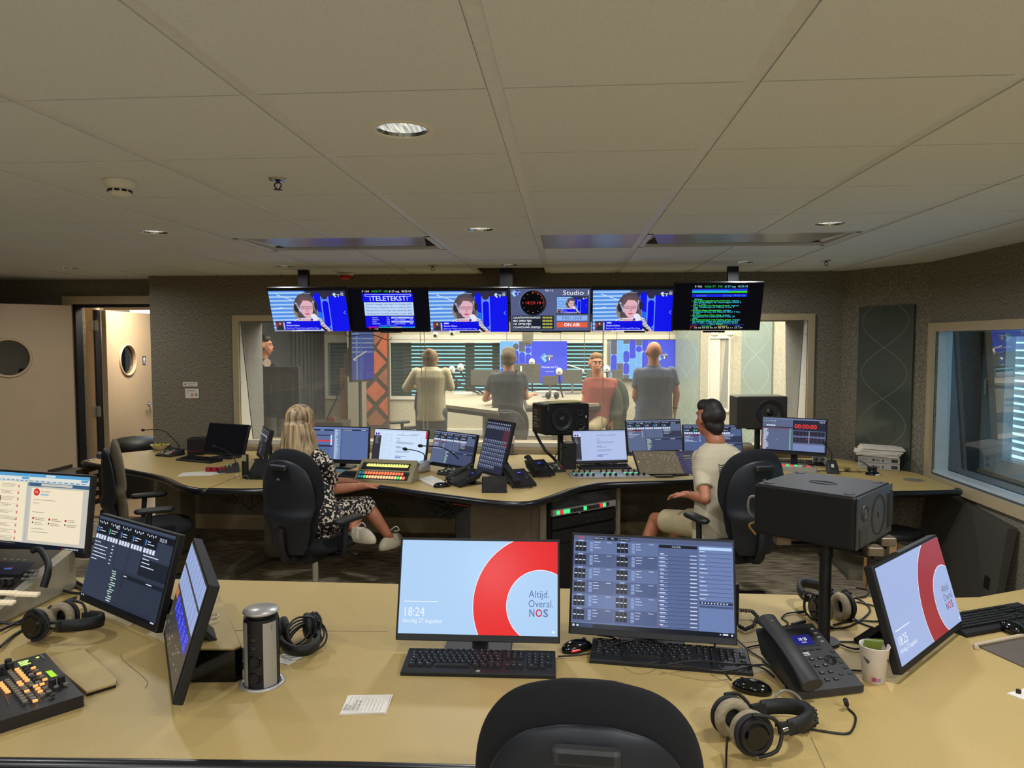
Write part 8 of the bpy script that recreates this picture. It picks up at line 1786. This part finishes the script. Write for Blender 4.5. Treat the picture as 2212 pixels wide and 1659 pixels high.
person('woman in a cream jacket and grey jeans seen from behind in the studio', J, 0, skinp, mat('cream_jacket_cloth', (212, 198, 164), .85, noise=.04, scale=(10, 10, 10), bump=.1), (mat('grey_jeans', (74, 84, 96), .8, noise=.1, scale=(30, 30, 8)), 1), bun, sleeves=1.2, shoe=white, chestw=.175, bw=.15, hem=.06, hp=20)
Y = 8.0
J = dict(head=at(1099, 775, Y), neck=at(1098, 800, Y), sl=at(1066, 813, Y), sr=at(1127, 811, Y), pel=at(1096, 905, Y)); J['el'] = at(1048, 862, Y + .05); J['wl'] = at(1066, 856, Y + .28); J['er'] = at(1136, 858, Y + .05); J['wr'] = at(1148, 852, Y + .26); legs(J, J['pel'], 0)
def strap(t, P, J):
    MB().tube([J['sr'] + V((-.05, -.06, .06)), J['sr'] + V((-.09, -.125, -.08)), J['pel'] + V((.05, -.14, .22)), J['pel'] + V((-.06, -.14, .02))], .012, blackm, n=6).build('strap', t, world=True)
for a, k in (('l', -1), ('r', 1)): J['k' + a] = J['p' + a] + V((k * .05, .42, -.02)); J['a' + a] = J['k' + a] + V((0, .02, -.42)); J['f' + a] = J['a' + a] + V((0, .13, -.045))
person('man in a dark grey T-shirt seen from behind, seated at the high studio desk', J, 0, skinp, mat('dark_grey_cotton', (62, 66, 70), .9, noise=.12, scale=(40, 40, 40)), (mat('dark_trousers', (40, 40, 42), .9, noise=.1), 1), short_hair(hg), sleeves=.62, shoe=blackm, extra=strap, chestw=.205, bw=.17)
Y = 8.5
J = dict(head=at(1288, 786, Y), neck=at(1292, 808, Y + .02), sl=at(1324, 826, Y + .05), sr=at(1270, 824, Y + .03), pel=at(1282, 905, Y + .02)); J['el'] = at(1330, 868, Y + .06); J['wl'] = at(1325, 908, Y + .05); J['er'] = at(1262, 868, Y + .02); J['wr'] = at(1268, 900, Y - .12); J['hld'] = V((0, 0, -1)); J['hrd'] = V((.3, -.2, -1))
legs(J, J['pel'], 180)
for a, k in (('l', 1), ('r', -1)): J['k' + a] = J['p' + a] + V((-.18 + k * .06, -.34, -.06)); J['a' + a] = J['k' + a] + V((-.02, -.04, -.40)); J['f' + a] = J['a' + a] + V((0, -.13, -.045))
person('man in a red shirt and khaki trousers facing us, perched in the studio', J, 188, skin, mat('dusty_red_cotton', (140, 70, 62), .9, noise=.06, scale=(12, 12, 12), bump=.1), (mat('khaki_cloth', (150, 134, 104), .9, noise=.06, scale=(12, 12, 12)), 1), short_hair(mat('sandy_hair', (134, 100, 68), .8, noise=.2, scale=(80, 80, 10))), face=True, sleeves=.62, shoe=dgrey, chestw=.19, bw=.17, vox=.0085)
Y = 7.75
J = dict(head=at(1412, 762, Y), neck=at(1412, 790, Y), sl=at(1380, 803, Y), sr=at(1450, 801, Y), pel=at(1412, 898, Y)); J['el'] = at(1372, 856, Y); J['wl'] = at(1380, 875, Y + .20); J['er'] = at(1462, 850, Y); J['wr'] = at(1458, 884, Y + .02); J['hrd'] = V((0, 0, -1)); J['hru'] = V((1, 0, 0)); legs(J, J['pel'], 0)
def wrist(t, P, J): MB().torus(J['wr'] + V((0, 0, .015)), .028, .005, black, n=18, k=5).build('watch', t, world=True); q = MB(); q.torus(J['neck'] + V((0, 0, .0)), .062, .014, mat('blue_polo_cotton'), n=24, k=6, ax=(0, -.2, 1)); q.build('collar', t, world=True)
mat('blue_polo_cotton', (82, 92, 116), .9, noise=.06, scale=(14, 14, 14), bump=.1)
person('bald man in a blue polo shirt and beige trousers seen from behind in the studio', J, 0, skin, mat('blue_polo_cotton'), (mat('beige_trousers', (150, 136, 110), .9, noise=.05), 1), None, sleeves=.66, shoe=dgrey, extra=wrist, chestw=.215, bw=.185, hem=.03, curl=.8, hyaw=8)
Y = 8.1
J = dict(head=at(570, 748, Y), neck=at(566, 771, Y), sl=at(545, 784, Y + .12), sr=at(586, 786, Y - .08), pel=at(572, 890, Y)); J['er'] = at(597, 845, Y - .05); J['wr'] = at(602, 870, Y + .12); J['el'] = J['sl'] + V((-.05, 0, -.30)); J['wl'] = J['el'] + V((.1, .1, -.2)); legs(J, J['pel'], -60)
def badge(t, P, J): q = MB(); p_ = at(576, 784, Y - .17); q.cyl(p_, p_ + V((.01, -.012, 0)), .045, mat('pale_logo', (200, 180, 160), .8, noise=.1), n=20); q.build('shirt_print', t, world=True)
person('dark-haired man in a black T-shirt at the far left of the studio', J, -60, skin, mat('black_cotton', (26, 24, 26), .9, noise=.1), (mat('dark_trousers'), 1), short_hair(hb), face=True, sleeves=.6, shoe=blackm, extra=badge, chestw=.19, bw=.16, hyaw=-75)
